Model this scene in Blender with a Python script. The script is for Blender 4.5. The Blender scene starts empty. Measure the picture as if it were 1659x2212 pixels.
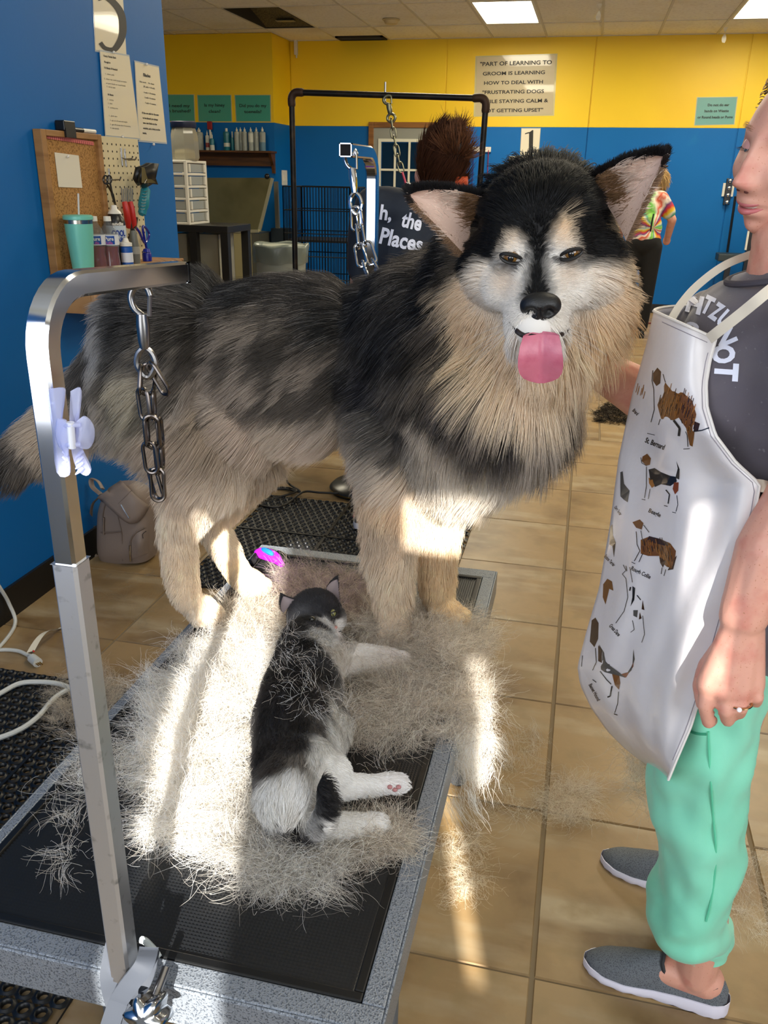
import bpy, math, random
import numpy as np
from mathutils import Vector, Matrix, noise
from mathutils.bvhtree import BVHTree
from mathutils.kdtree import KDTree
SC = bpy.context.scene
COL = SC.collection
# ------------------------------------------------------------------ camera
F_PX, PIT, ROLL, YAW, CAMH = 1815.0, math.radians(21.65), math.radians(1.05), math.radians(12.75), 1.45
def _frame():
    c, s = math.cos, math.sin
    rt = Vector((1, 0, 0)); up = Vector((0, s(PIT), c(PIT))); fw = Vector((0, c(PIT), -s(PIT)))
    r2 = rt*c(ROLL)+up*s(ROLL); u2 = up*c(ROLL)-rt*s(ROLL)
    Rz = Matrix.Rotation(YAW, 3, 'Z')
    return Rz @ r2, Rz @ u2, Rz @ fw
RT, UP, FW = _frame()
CAM = Vector((0, 0, CAMH))
cd = bpy.data.cameras.new('camera'); cam = bpy.data.objects.new('camera', cd); COL.objects.link(cam)
m = Matrix((RT, UP, -FW)).transposed().to_4x4(); m.translation = CAM; cam.matrix_world = m
cd.sensor_fit = 'HORIZONTAL'; cd.sensor_width = 36; cd.lens = 36*F_PX/1659; cd.clip_start = 0.02
SC.camera = cam
def ray(u, v): return FW+RT*((u-829.5)/F_PX)+UP*((1106-v)/F_PX)
def aty(u, v, Y): d = ray(u, v); return CAM+d*(Y/d.y)
def atz(u, v, z): d = ray(u, v); return CAM+d*((z-CAMH)/d.z)
def atx(u, v, X): d = ray(u, v); return CAM+d*(X/d.x)
# ------------------------------------------------------------------ world, sun, daylight, exposure
W = bpy.data.worlds.new('world'); SC.world = W; W.use_nodes = True
bg = W.node_tree.nodes['Background']; bg.inputs[0].default_value = (.62, .76, 1, 1); bg.inputs[1].default_value = 0.5
SUN_AZ, SUN_EL = math.radians(-15.5), math.radians(25.0)
SUND = Vector((math.sin(SUN_AZ)*math.cos(SUN_EL), math.cos(SUN_AZ)*math.cos(SUN_EL), -math.sin(SUN_EL)))
def light(name, kind, energy, color, loc, direction, size=None, size_y=None, angle=None):
    l = bpy.data.lights.new(name, kind); l.energy = energy; l.color = color
    o = bpy.data.objects.new(name, l); COL.objects.link(o); o.location = loc
    o.rotation_euler = Vector(direction).to_track_quat('-Z', 'Y').to_euler()
    if size: l.shape = 'RECTANGLE'; l.size = size; l.size_y = size_y
    if angle: l.angle = angle
    return o
light('sun', 'SUN', 15.0, (1, .955, .88), (1, -4, 4), SUND, angle=math.radians(.6))
light('window_daylight', 'AREA', 82, (.93, .96, 1), (1.7, -1.05, 1.75), (-.2, 1, -.12), 3.4, 1.9)
light('window_daylight_left', 'AREA', 34, (.93, .96, 1), (-1.2, -1.05, 1.75), (.1, 1, -.12), 1.6, 1.9)
for k, (lx, ly, e) in enumerate(((-1.0, 9.2, 34), (1.4, 9.2, 34), (-1.0, 5.6, 42), (1.4, 5.6, 42), (-3.6, 6.6, 42), (.5, 2.3, 26), (3.4, 7.4, 34))):  # two match the visible panels; the rest are unseen, added to light the room
    light('ceiling_panel_and_fill', 'AREA', e, (1, .90, .68), (lx, ly, 2.90), (0, 0, -1), .56, 1.16)
SC.view_settings.view_transform = 'Standard'; SC.view_settings.look = 'None'
SC.view_settings.gamma = 1; SC.view_settings.use_curve_mapping = False
SC.view_settings.exposure = 0.27
# ------------------------------------------------------------------ helpers
def lin(c):
    return tuple((x/12.92 if x <= .04045 else ((x+.055)/1.055)**2.4) for x in c)
def hexc(h): h = h.lstrip('#'); return lin(tuple(int(h[i:i+2], 16)/255 for i in (0, 2, 4)))
_M = {}
def mat(name, color=(.5, .5, .5), rough=.5, metal=0., **kw):
    if name in _M: return _M[name]
    if isinstance(color, str): color = hexc(color)
    m = bpy.data.materials.new(name); m.use_nodes = True; nt = m.node_tree; b = nt.nodes['Principled BSDF']
    b.inputs['Base Color'].default_value = (*color, 1); b.inputs['Roughness'].default_value = rough; b.inputs['Metallic'].default_value = metal
    for k, v in kw.items():
        if k in ('noise', 'bump', 'attr'): continue
        key = {'coat': 'Coat Weight', 'trans': 'Transmission Weight', 'ior': 'IOR', 'alpha': 'Alpha', 'sss': 'Subsurface Weight', 'sheen': 'Sheen Weight',
               'emit': 'Emission Strength', 'spec': 'Specular IOR Level', 'coatrough': 'Coat Roughness'}[k]
        b.inputs[key].default_value = v
        if k == 'emit': b.inputs['Emission Color'].default_value = (*color, 1)
        if k == 'sss': b.inputs['Subsurface Radius'].default_value = (.012, .005, .003)
    L = nt.links.new; N = nt.nodes.new
    if 'attr' in kw:
        a = N('ShaderNodeAttribute'); a.attribute_name = kw['attr']; L(a.outputs['Color'], b.inputs['Base Color'])
    def coords(scale):
        tc = N('ShaderNodeTexCoord'); mp = N('ShaderNodeMapping'); L(tc.outputs['Object'], mp.inputs[0])
        mp.inputs['Scale'].default_value = scale if hasattr(scale, '__len__') else (scale,)*3
        return mp.outputs[0]
    if 'noise' in kw:      # list of (scale, detail, colour, low, high)
        cur = None
        for (sc, det, c2, lo, hi) in kw['noise']:
            if isinstance(c2, str): c2 = hexc(c2)
            t = N('ShaderNodeTexNoise'); L(coords(sc), t.inputs['Vector']); t.inputs['Scale'].default_value = 1; t.inputs['Detail'].default_value = det
            r = N('ShaderNodeMapRange'); L(t.outputs[0], r.inputs[0]); r.inputs[1].default_value = lo; r.inputs[2].default_value = hi
            x = N('ShaderNodeMix'); x.data_type = 'RGBA'; L(r.outputs[0], x.inputs[0])
            if cur is None:
                src = b.inputs['Base Color'].links
                if src: L(src[0].from_socket, x.inputs[6])
                else: x.inputs[6].default_value = (*color, 1)
            else: L(cur, x.inputs[6])
            x.inputs[7].default_value = (*c2, 1); cur = x.outputs[2]
        L(cur, b.inputs['Base Color'])
    if 'bump' in kw:       # (scale, detail, strength, distance)
        sc, det, st, di = kw['bump']
        t = N('ShaderNodeTexNoise'); L(coords(sc), t.inputs['Vector']); t.inputs['Scale'].default_value = 1; t.inputs['Detail'].default_value = det
        bp = N('ShaderNodeBump'); L(t.outputs[0], bp.inputs['Height']); bp.inputs['Strength'].default_value = st; bp.inputs['Distance'].default_value = di
        L(bp.outputs[0], b.inputs['Normal'])
    _M[name] = m
    return m
def glass(name, color, rough=.05, clear=.6):
    """thin clear plastic: part transparent, part glossy"""
    if name in _M: return _M[name]
    if isinstance(color, str): color = hexc(color)
    m = bpy.data.materials.new(name); m.use_nodes = True; nt = m.node_tree; b = nt.nodes['Principled BSDF']; out = nt.nodes['Material Output']
    b.inputs['Base Color'].default_value = (*color, 1); b.inputs['Roughness'].default_value = rough
    t = nt.nodes.new('ShaderNodeBsdfTransparent'); t.inputs[0].default_value = (*[.5+.5*c for c in color], 1)
    x = nt.nodes.new('ShaderNodeMixShader'); x.inputs[0].default_value = clear
    nt.links.new(b.outputs[0], x.inputs[1]); nt.links.new(t.outputs[0], x.inputs[2]); nt.links.new(x.outputs[0], out.inputs[0])
    _M[name] = m
    return m
def link(o, parent=None):
    COL.objects.link(o)
    if parent is not None:
        o.parent = parent; o.matrix_parent_inverse = parent.matrix_basis.inverted()
        # nested: undo the whole chain so child data stays in world coordinates
        M = Matrix.Identity(4); p = parent
        chain = []
        while p is not None: chain.append(p); p = p.parent
        for q in reversed(chain): M = M @ q.matrix_parent_inverse @ q.matrix_basis
        o.matrix_parent_inverse = M.inverted()
    return o
def tag(o, label=None, cat=None, group=None, kind=None):
    if label: o['label'] = label
    if cat: o['category'] = cat
    if group: o['group'] = group
    if kind: o['kind'] = kind
    return o
def thing(name, label, cat, loc=(0, 0, 0), group=None):
    o = bpy.data.objects.new(name, None); o.location = loc; o.empty_display_size = .05; COL.objects.link(o)
    return tag(o, label, cat, group)
def mesh_obj(name, verts, faces, m, parent=None, smooth=True, sharp=40, bevel=0, midx=None):
    me = bpy.data.meshes.new(name); me.from_pydata([tuple(v) for v in verts], [], [tuple(f) for f in faces]); me.update()
    o = bpy.data.objects.new(name, me)
    for mm in (m if isinstance(m, (list, tuple)) else [m]): me.materials.append(mm)
    if midx is not None: me.polygons.foreach_set('material_index', midx)
    if smooth:
        me.shade_smooth()
        if sharp: me.set_sharp_from_angle(angle=math.radians(sharp))
    if bevel:
        b = o.modifiers.new('bevel', 'BEVEL'); b.width = bevel; b.segments = 2; b.limit_method = 'ANGLE'; b.angle_limit = math.radians(40)
    return link(o, parent)
class MB:
    def __init__(s): s.v = []; s.f = []; s.mi = []; s.cur = 0
    def add(s, verts, faces):
        n = len(s.v); s.v.extend([Vector(v) for v in verts]); s.f.extend([tuple(i+n for i in f) for f in faces]); s.mi.extend([s.cur]*len(faces)); return s
    def box(s, c, d, M=None):
        hx, hy, hz = d[0]/2, d[1]/2, d[2]/2
        vs = [Vector((x, y, z)) for x in (-hx, hx) for y in (-hy, hy) for z in (-hz, hz)]
        if M is not None: vs = [M @ v for v in vs]
        vs = [v+Vector(c) for v in vs]
        return s.add(vs, [(0, 1, 3, 2), (4, 6, 7, 5), (0, 4, 5, 1), (2, 3, 7, 6), (0, 2, 6, 4), (1, 5, 7, 3)])
    def bb(s, x0, x1, y0, y1, z0, z1): return s.box(((x0+x1)/2, (y0+y1)/2, (z0+z1)/2), (x1-x0, y1-y0, z1-z0))
    def prism(s, poly, d):
        """poly: list of 3d points (planar), extruded by vector d"""
        p = [Vector(q) for q in poly]; n = len(p); d = Vector(d)
        return s.add(p+[q+d for q in p], [tuple(range(n))[::-1], tuple(range(n, 2*n))]+[(i, (i+1) % n, n+(i+1) % n, n+i) for i in range(n)])
    def tube(s, pts, r, n=8, closed=False, cap=True, flat=None):
        pts = [Vector(p) for p in pts]; N = len(pts); rs = r if hasattr(r, '__len__') else [r]*N
        tang = []
        for i in range(N):
            a = pts[(i-1) % N] if (closed or i > 0) else pts[i]; b = pts[(i+1) % N] if (closed or i < N-1) else pts[i]
            tang.append((b-a).normalized() if (b-a).length > 1e-9 else Vector((0, 0, 1)))
        up = Vector((0, 0, 1)) if abs(tang[0].z) < .9 else Vector((1, 0, 0))
        x = tang[0].cross(up).normalized(); vs = []
        for i in range(N):
            x = (x-tang[i]*x.dot(tang[i])).normalized(); y = tang[i].cross(x)
            for k in range(n):
                a = 2*math.pi*k/n; fx, fy = (1, 1) if flat is None else flat
                vs.append(pts[i]+(x*math.cos(a)*fx+y*math.sin(a)*fy)*rs[i])
        fs = []
        for i in range(N if closed else N-1):
            j = (i+1) % N
            for k in range(n): fs.append((i*n+k, i*n+(k+1) % n, j*n+(k+1) % n, j*n+k))
        if cap and not closed: fs += [tuple(range(n))[::-1], tuple(range((N-1)*n, N*n))]
        return s.add(vs, fs)
    def cyl(s, a, b, r0, r1=None, n=16): return s.tube([a, b], [r0, r0 if r1 is None else r1], n)
    def lathe(s, prof, o=(0, 0, 0), M=None, n=24, cap=True, sx=1, sy=1):
        vs = []
        for (r, z) in prof:
            for k in range(n):
                a = 2*math.pi*k/n; v = Vector((r*math.cos(a)*sx, r*math.sin(a)*sy, z))
                vs.append((M @ v if M is not None else v)+Vector(o))
        fs = [(i*n+k, i*n+(k+1) % n, (i+1)*n+(k+1) % n, (i+1)*n+k) for i in range(len(prof)-1) for k in range(n)]
        if cap: fs += [tuple(range(n))[::-1], tuple(range((len(prof)-1)*n, len(prof)*n))]
        return s.add(vs, fs)
    def ball(s, c, r, M=None, nu=16, nv=10):
        r = r if hasattr(r, '__len__') else (r, r, r); vs = []; c = Vector(c)
        for j in range(1, nv):
            t = math.pi*j/nv
            for k in range(nu):
                a = 2*math.pi*k/nu; v = Vector((r[0]*math.sin(t)*math.cos(a), r[1]*math.sin(t)*math.sin(a), r[2]*math.cos(t)))
                vs.append(c+(M @ v if M is not None else v))
        T = Vector((0, 0, r[2])); B = -T
        if M is not None: T = M @ T; B = M @ B
        vs += [c+T, c+B]; ti = len(vs)-2; bi = len(vs)-1
        fs = [(j*nu+k, (j+1)*nu+k, (j+1)*nu+(k+1) % nu, j*nu+(k+1) % nu) for j in range(nv-2) for k in range(nu)]
        fs += [(ti, k, (k+1) % nu) for k in range(nu)]+[(bi, (nv-2)*nu+(k+1) % nu, (nv-2)*nu+k) for k in range(nu)]
        return s.add(vs, fs)
    def grid(s, rows):
        nr, nc = len(rows), len(rows[0])
        return s.add([p for r in rows for p in r], [(i*nc+j, i*nc+j+1, (i+1)*nc+j+1, (i+1)*nc+j) for i in range(nr-1) for j in range(nc-1)])
    def build(s, name, m, parent=None, smooth=True, sharp=40, bevel=0):
        return mesh_obj(name, s.v, s.f, m, parent, smooth, sharp, bevel, s.mi)
def arc_pts(a, c, b, n=8):
    """quadratic curve a-c-b"""
    a, c, b = Vector(a), Vector(c), Vector(b)
    return [a*(1-t)**2+c*2*t*(1-t)+b*t*t for t in [i/n for i in range(n+1)]]
def spline(pts, n=8):
    P = [Vector(p) for p in pts]; P = [P[0]*2-P[1]]+P+[P[-1]*2-P[-2]]; out = []
    for i in range(1, len(P)-2):
        for k in range(n):
            t = k/n; a, b, c, d = P[i-1], P[i], P[i+1], P[i+2]
            out.append(.5*((2*b)+(c-a)*t+(2*a-5*b+4*c-d)*t*t+(3*b-a-3*c+d)*t**3))
    out.append(P[-2]); return out
_txt = {}
def text_mesh(body, bold=0.0, res=3):
    """2-D outline mesh of a string: verts list (x, y) centred on x, faces; unit cap size"""
    key = (body, bold, res)
    if key in _txt: return _txt[key]
    c = bpy.data.curves.new('txt', 'FONT'); c.body = body; c.size = 1; c.align_x = 'CENTER'; c.align_y = 'CENTER'; c.offset = bold; c.resolution_u = res
    c.space_line = 1.15
    o = bpy.data.objects.new('txt', c); COL.objects.link(o)
    dg = bpy.context.evaluated_depsgraph_get(); me = bpy.data.meshes.new_from_object(o.evaluated_get(dg))
    vs = [v.co.copy() for v in me.vertices]; fs = [tuple(p.vertices) for p in me.polygons]
    bpy.data.objects.remove(o); bpy.data.curves.remove(c); bpy.data.meshes.remove(me)
    _txt[key] = (vs, fs); return vs, fs
def put_text(mb, body, o, ex, ey, size, width=None, bold=0.0, shear=0.0):
    """adds lettering: o centre, ex right, ey up (unit), size cap scale, width squeezes to fit"""
    vs, fs = text_mesh(body, bold); ex, ey, o = Vector(ex), Vector(ey), Vector(o)
    sx = size
    if width:
        w = max(v.x for v in vs)-min(v.x for v in vs); sx = width/w if w > 0 else size
    mb.add([o+ex*(v.x*sx+v.y*size*shear)+ey*(v.y*size) for v in vs], fs)
random.seed(7); RNG = np.random.default_rng(11)
# ================================================================== the room
YB, YN, XL, ZC, YF = 10.78, 10.15, -1.84, 2.945, -1.2
ZB = 2.03
blue = mat('blue_wall_paint', '#005fa6', .55, spec=.25, noise=[((.9, .9, .9), 3, '#0066ae', .45, .75), ((2.2, 2.2, 2.2), 5, '#1471ad', .70, .88)], bump=((60, 60, 60), 3, .15, .002))
yellow = mat('yellow_wall_paint', '#edc70f', .5, noise=[((.8, .8, .8), 3, '#e0b608', .45, .8)], bump=((60, 60, 60), 3, .12, .002))
black_rubber_base = mat('black_vinyl_base', '#0b0b0c', .45)
grout = mat('grey_brown_grout', '#77674f', .9)
tile_m = mat('travertine_tile', '#947a54', .36, noise=[((5, 5, 3), 6, '#6d5536', .45, .70), ((2.3, 9, 3), 4, '#a39275', .52, .72), ((16, 16, 3), 5, '#85704c', .5, .8)], bump=((40, 40, 10), 4, .2, .002))
# the object coordinates of a tile are local, so a random offset per object keeps neighbours different
def randomise(m):
    nt = m.node_tree; oi = nt.nodes.new('ShaderNodeObjectInfo'); mu = nt.nodes.new('ShaderNodeMath'); mu.operation = 'MULTIPLY'; mu.inputs[1].default_value = 61.0
    nt.links.new(oi.outputs['Random'], mu.inputs[0]); cb = nt.nodes.new('ShaderNodeCombineXYZ')
    for i in range(3): nt.links.new(mu.outputs[0], cb.inputs[i])
    for mp in [n for n in nt.nodes if n.type == 'MAPPING']: nt.links.new(cb.outputs[0], mp.inputs['Location'])
randomise(tile_m)
floor = MB().bb(-6.2, 4.2, -1.3, 10.9, -.06, -.004).build('floor', grout, smooth=False); tag(floor, kind='structure')
def shared(name, me, parent, loc):
    o = bpy.data.objects.new(name, me); COL.objects.link(o); o.parent = parent; o.location = loc; return o
TP = .482
tm = bpy.data.meshes.new('floor_tile'); h = TP/2-.0035; b = .003
tv = [(-h, -h, -.006), (h, -h, -.006), (h, h, -.006), (-h, h, -.006), (-h+b, -h+b, 0), (h-b, -h+b, 0), (h-b, h-b, 0), (-h+b, h-b, 0)]
tm.from_pydata(tv, [], [(4, 5, 6, 7), (0, 1, 5, 4), (1, 2, 6, 5), (2, 3, 7, 6), (3, 0, 4, 7)]); tm.materials.append(tile_m)
n = 0
for j in range(-3, 20):
    yc = 1.235+.4775*(j+.5)
    for i in range(-6, 7):
        xc = .035+TP*(i+.5)+(.15 if j >= 8 else 0)+(.18 if j >= 13 else 0)
        if xc < -2.5+.0*yc or xc > 3.1 or n >= 298: continue
        t = shared('floor_tile', tm, floor, (xc, yc, 0)); t.rotation_euler = (random.uniform(-.001, .001), random.uniform(-.001, .001), 0); n += 1
far = MB().bb(-6.2, -2.9, -1.3, 10.8, -.05, -.0005).build('vinyl_sheet', mat('far_floor', '#907b58', .4, noise=[((4, 4, 3), 5, '#7f6138', .45, .7)]), floor, smooth=False)
# walls
def wall(name, x0, x1, y0, y1, split=True, seams=()):
    mb = MB()
    if split: mb.bb(x0, x1, y0, y1, 0, ZB); mb.cur = 1; mb.bb(x0, x1, y0, y1, ZB, ZC)
    else: mb.bb(x0, x1, y0, y1, 0, ZC)
    return tag(mb.build(name, [blue, yellow], smooth=False), kind='structure')
wl = wall('wall_left', XL-.14, XL, YF, 3.735, split=False)
wb = wall('wall_back', -3.7, 4.2, YB, YB+.12)
wn = wall('wall_alcove', -6.2, -3.69, YN, YN+.12)
wr = wall('wall_return', -3.81, -3.69, YN+.12, YB)
tag(wall('wall_right', 4.08, 4.2, YF, YB), kind='structure')
tag(wall('wall_far_left', -6.3, -6.18, YF, YN), kind='structure')
# wall panels with thin seams standing proud of the back wall
sx = [-3.69, aty(1278, 200, YB).x-1.66, aty(1278, 200, YB).x, aty(1606, 200, YB).x, 4.0]
for a, b_ in zip(sx[:-1], sx[1:]):
    for z0, z1, mm in ((.0, ZB, blue), (ZB, ZC, yellow)):
        mb = MB().bb(a+.006, b_-.006, YB-.012, YB, z0, z1); mb.build('wall_panel', mm, wb, smooth=False, bevel=.003)
YBF = YB-.012
tag(MB().bb(-3.69, 4.1, YBF-.012, YBF, 0, .105).build('baseboard_back', black_rubber_base, smooth=False), kind='structure')
tag(MB().bb(XL, XL+.012, YF, 3.735, 0, .115).build('baseboard_left', black_rubber_base, smooth=False), kind='structure')
tag(MB().bb(-6.1, -3.69, YN-.012, YN, 0, .105).build('baseboard_alcove', black_rubber_base, smooth=False), kind='structure')
# unseen front wall, added with slits cut so sun patches fall where wanted
wf = MB(); FS = [(.02, .205, 1.36, 2.14), (.45, .62, 2.075, 2.22), (.575, .64, 1.16, 1.9), (.828, .866, 1.90, 2.22)]
cuts = sorted({-6.2, 4.2, *[q for f in FS for q in f[:2]]})
for a, b_ in zip(cuts[:-1], cuts[1:]):
    ops = sorted([(f[2], f[3]) for f in FS if f[0] <= a+1e-6 and f[1] >= b_-1e-6]); z = 0
    for (z0, z1) in ops+[(ZC, ZC)]:
        if z0 > z: wf.bb(a, b_, YF-.1, YF, z, z0)
        z = z1
wf = tag(wf.build('wall_front_sun_slits', mat('front_wall_paint', '#cfd6da', .7), smooth=False), kind='structure')
# ceiling: grid bars and drop-in tiles
ceil_m = mat('ceiling_tile_white', '#f0ebd9', .9, noise=[((35, 35, 35), 3, '#ddd6c2', .5, .75), ((1.3, 1.3, 1), 4, '#ddd2b2', .55, .8)], bump=((120, 120, 120), 3, .35, .004)); randomise(ceil_m)
VX = [-6.0+.6*k+.03 for k in range(0, 17)]
GX = [-6.06+.598*k for k in range(0, 17)]
ceilg = MB().bb(-6.3, 4.2, -1.3, 7.48, ZC, ZC+.05)
ceilg.bb(-6.3, 4.2, 7.48, YB+.1, ZC+.30, ZC+.34)
ceiling = tag(ceilg.build('ceiling', ceil_m, smooth=False), kind='structure')
bar_m = mat('ceiling_grid_metal', '#cfc8b2', .6)
bars = MB()
for x in GX: bars.bb(x-.011, x+.011, 7.48, YB, ZC-.004, ZC+.02)
for y in (7.48, 8.68, 9.88, YB-.02): bars.bb(-6.2, 4.1, y-.011, y+.011, ZC-.0035, ZC+.0195)
tag(bars.build('ceiling_grid', bar_m, ceiling, smooth=False), kind='stuff')
def tile_mesh(w, d):
    me = bpy.data.meshes.new('ceiling_tile'); mb = MB().box((0, 0, .006), (w, d, .012)); me.from_pydata([tuple(v) for v in mb.v], [], mb.f); me.materials.append(ceil_m); return me
cm1, cm2 = tile_mesh(.576, 1.176), tile_mesh(.576, .86)
LIGHTS = [8, 12]
for i, x in enumerate(GX[:-1]):
    for (y0, y1, me) in ((7.48, 8.68, cm1), (8.68, 9.88, cm1), (9.88, YB-.02, cm2)):
        if y0 == 8.68 and i in (4, 8, 12): continue
        if y0 == 8.68 and i == 0: pass
        if i == 5 and y0 == 9.88:
            me = tile_mesh(.576, .60); shared('ceiling_tile', me, ceiling, (x+.299, 9.88+.31, ZC+.004)); continue
        shared('ceiling_tile', me, ceiling, (x+.299, (y0+y1)/2, ZC+.004))
glow = mat('lit_diffuser', (1, .93, .72), .5, emit=7.0)
white_metal = mat('white_enamel', '#d8d6cc', .4)
for k, i in enumerate(LIGHTS):
    x0, x1 = GX[i], GX[i+1]
    r = thing('ceiling_light', ('lit square fluorescent ceiling light above the framed quotation poster' if k == 0 else 'lit fluorescent ceiling light at the top right corner of the room'), 'ceiling light', ((x0+x1)/2, 9.28, ZC), 'fluorescent ceiling lights')
    mb = MB()
    for a in ((x0+.012, x0+.035, 8.69, 9.87), (x1-.035, x1-.012, 8.69, 9.87), (x0+.035, x1-.035, 8.69, 8.715), (x0+.035, x1-.035, 9.845, 9.87)): mb.bb(*a, ZC-.002, ZC+.09)
    mb.build('frame', white_metal, r, smooth=False)
    MB().bb(x0+.035, x1-.035, 8.715, 9.845, ZC+.012, ZC+.02).build('diffuser', glow, r, smooth=False)
# open vent with a perforated tilted plate
dark_void = mat('dark_plenum', '#2c2718', .95)
r = thing('ceiling_vent', 'dark open ceiling vent with tilted perforated plate', 'vent', (-3.37, 9.28, ZC))
x0, x1 = GX[4]+.012, GX[5]-.012
mb = MB()
for a in ((x0, x0+.02, 8.69, 9.87), (x1-.02, x1, 8.69, 9.87), (x0, x1, 8.69, 8.71), (x0, x1, 9.85, 9.87)): mb.bb(*a, ZC, ZC+.29)
mb.build('duct_wall', dark_void, r, smooth=False)
mb = MB().grid([[(x0, 9.3, ZC+.13), (x1, 9.3, ZC+.08)], [(x0, 9.86, ZC+.005), (x1, 9.86, ZC+.005)]]); mb.grid([[(x0, 9.3, ZC+.135), (x1, 9.3, ZC+.085)], [(x0, 9.86, ZC+.01), (x1, 9.86, ZC+.01)]])
mb.build('grille_plate', mat('olive_perforated_plate', '#6a5f3a', .7, noise=[((90, 90, 90), 1, '#3a3420', .5, .55)]), r, smooth=False)
MB().bb(-3.45, -3.25, 9.62, 9.70, ZC+.03, ZC+.036).build('damper_plate', mat('pale_plate', '#9a8f66', .6), r, smooth=False)
r = thing('return_grille', 'sooty dark return grille where the ceiling meets the yellow wall', 'vent', (-2.75, 10.6, ZC))
g0, g1 = GX[5]+.02, GX[6]-.02
mb = MB()
for a in ((g0, g0+.03, 10.50, 10.74), (g1-.03, g1, 10.50, 10.74), (g0, g1, 10.50, 10.53), (g0, g1, 10.71, 10.74)): mb.bb(*a, ZC-.012, ZC+.03)
mb.build('grille_frame', mat('sooty_metal', '#221d12', .8), r, smooth=False)
for k in range(5):
    yy = 10.55+.036*k
    MB().box(((g0+g1)/2, yy, ZC+.0), (g1-g0-.06, .022, .003), Matrix.Rotation(.6, 3, 'X')).build('grille_slat', mat('grille_slat_metal', '#4a432e', .7), r, smooth=False)
MB().bb(g0+.14, g1-.14, 10.58, 10.66, ZC+.02, ZC+.03).build('filter_pad', mat('grey_filter', '#a39a7c', .9), r, smooth=False)
p = atz(845, 42, ZC)
r = thing('smoke_detector', 'round cream smoke detector on the ceiling', 'detector', p)
MB().lathe([(.075, 0), (.075, -.015), (.06, -.04), (.03, -.046), (.001, -.047)], p).build('cover', mat('cream_plastic', '#cdbb8c', .5), r)
MB().lathe([(.088, 0), (.088, -.008), (.075, -.012)], p).build('base_plate', mat('cream_plastic2', '#bfae80', .5), r)
p = aty(639, 104, YB-.05)
r = thing('corner_conduit', 'short pale conduit stub in the far wall corner under the ceiling', 'conduit', p)
MB().bb(p.x-.02, p.x+.015, YBF-.05, YBF, p.z-.07, p.z+.1).build('conduit_body', white_metal, r, smooth=False, bevel=.004)
MB().cyl((p.x, YBF-.02, p.z-.07), (p.x, YBF-.02, p.z-.10), .01).build('conduit_tip', white_metal, r)
for (u, v, L, lab) in ((1296, 2, .13, 'white twisted paper strip hanging from the ceiling near the lit panel'), (1567, 70, .14, 'thin pale paper strip hanging at ceiling above teal wall sign')):
    p = atz(u, max(v-6, 0), ZC) if v < 10 else Vector((aty(u, 62, 10.3).x, 10.3, ZC))
    if v < 10: p = Vector((aty(u, 0, 8.9).x, 8.9, ZC))
    mb = MB(); rows = []
    for k in range(9):
        a = k*.5; z = ZC-.004-L*k/8; rows.append([(p.x+.022*math.cos(a), p.y+.022*math.sin(a), z), (p.x-.022*math.cos(a), p.y-.022*math.sin(a), z)])
    mb.grid(rows); o = mb.build('hanging_strip', mat('white_paper', '#ded8c4', .7), sharp=0); tag(o, lab, 'paper strip')
# ------------------------------------------------------------------ door in the back wall
dx0, dx1 = aty(797, 300, YBF).x, aty(975, 300, YBF).x; ztop = aty(880, 264, YBF).z
oak = mat('oak_trim', '#8a5a22', .5, noise=[((3, 3, 30), 4, '#6d4314', .45, .7)])
d1 = thing('door_1', None, None, ((dx0+dx1)/2, YBF, 0)); tag(d1, kind='structure')
tw = .062; mb = MB(); mb.bb(dx0, dx0+tw, YBF-.03, YBF, 0, ztop); mb.bb(dx1-tw, dx1, YBF-.03, YBF, 0, ztop); mb.bb(dx0+tw, dx1-tw, YBF-.03, YBF, ztop-tw, ztop)
mb.build('door_frame', oak, d1, smooth=False, bevel=.004)
lx0, lx1, lz1 = dx0+tw, dx1-tw, ztop-tw
wx0, wx1 = aty(818, 330, YBF).x, aty(922, 330, YBF).x; wz1 = aty(860, 300, YBF).z; wz0 = wz1-1.0
door_m = mat('grey_door_paint', '#8f9087', .5)
mb = MB(); y0, y1 = YBF-.015, YBF-.001
mb.bb(lx0, wx0, y0, y1, .01, lz1); mb.bb(wx1, lx1, y0, y1, .01, lz1); mb.bb(wx0, wx1, y0, y1, wz1, lz1); mb.bb(wx0, wx1, y0, y1, .01, wz0)
mb.build('door_leaf', door_m, d1, smooth=False)
fr = MB(); t = .034; wy = (YBF-.03, YBF-.004)
for a in ((wx0, wx0+t, wz0, wz1), (wx1-t, wx1, wz0, wz1), (wx0+t, wx1-t, wz0, wz0+t), (wx0+t, wx1-t, wz1-t, wz1)): fr.bb(a[0], a[1], *wy, a[2], a[3])
wfr = fr.build('window_frame', mat('white_trim', '#d9d8c6', .5), d1, smooth=False)
cx = [wx0+t+(wx1-wx0-2*t)*k/3 for k in range(4)]; cz = [wz1-t-(wz1-wz0-2*t)*k/3 for k in range(4)]
for k in (1, 2):
    MB().bb(cx[k]-.012, cx[k]+.012, *wy, wz0+t, wz1-t).build('muntin', mat('white_trim'), wfr, smooth=False)
    MB().bb(wx0+t, wx1-t, wy[0]+.002, wy[1], cz[k]-.012, cz[k]+.012).build('muntin', mat('white_trim'), wfr, smooth=False)
pane_m = mat('dark_blue_pane', '#0c2740', .08)
for a in range(3):
    for b_ in range(3): MB().bb(cx[a]+.012, cx[a+1]-.012, YBF-.012, YBF-.008, cz[b_+1]+.012, cz[b_]-.012).build('pane', pane_m, wfr, smooth=False)
MB().ball((lx1-.06, YBF-.06, .98), .03).cyl((lx1-.06, YBF-.015, .98), (lx1-.06, YBF-.05, .98), .012).build('door_knob', mat('brass', '#a98a4a', .3, 1), d1)
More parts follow.
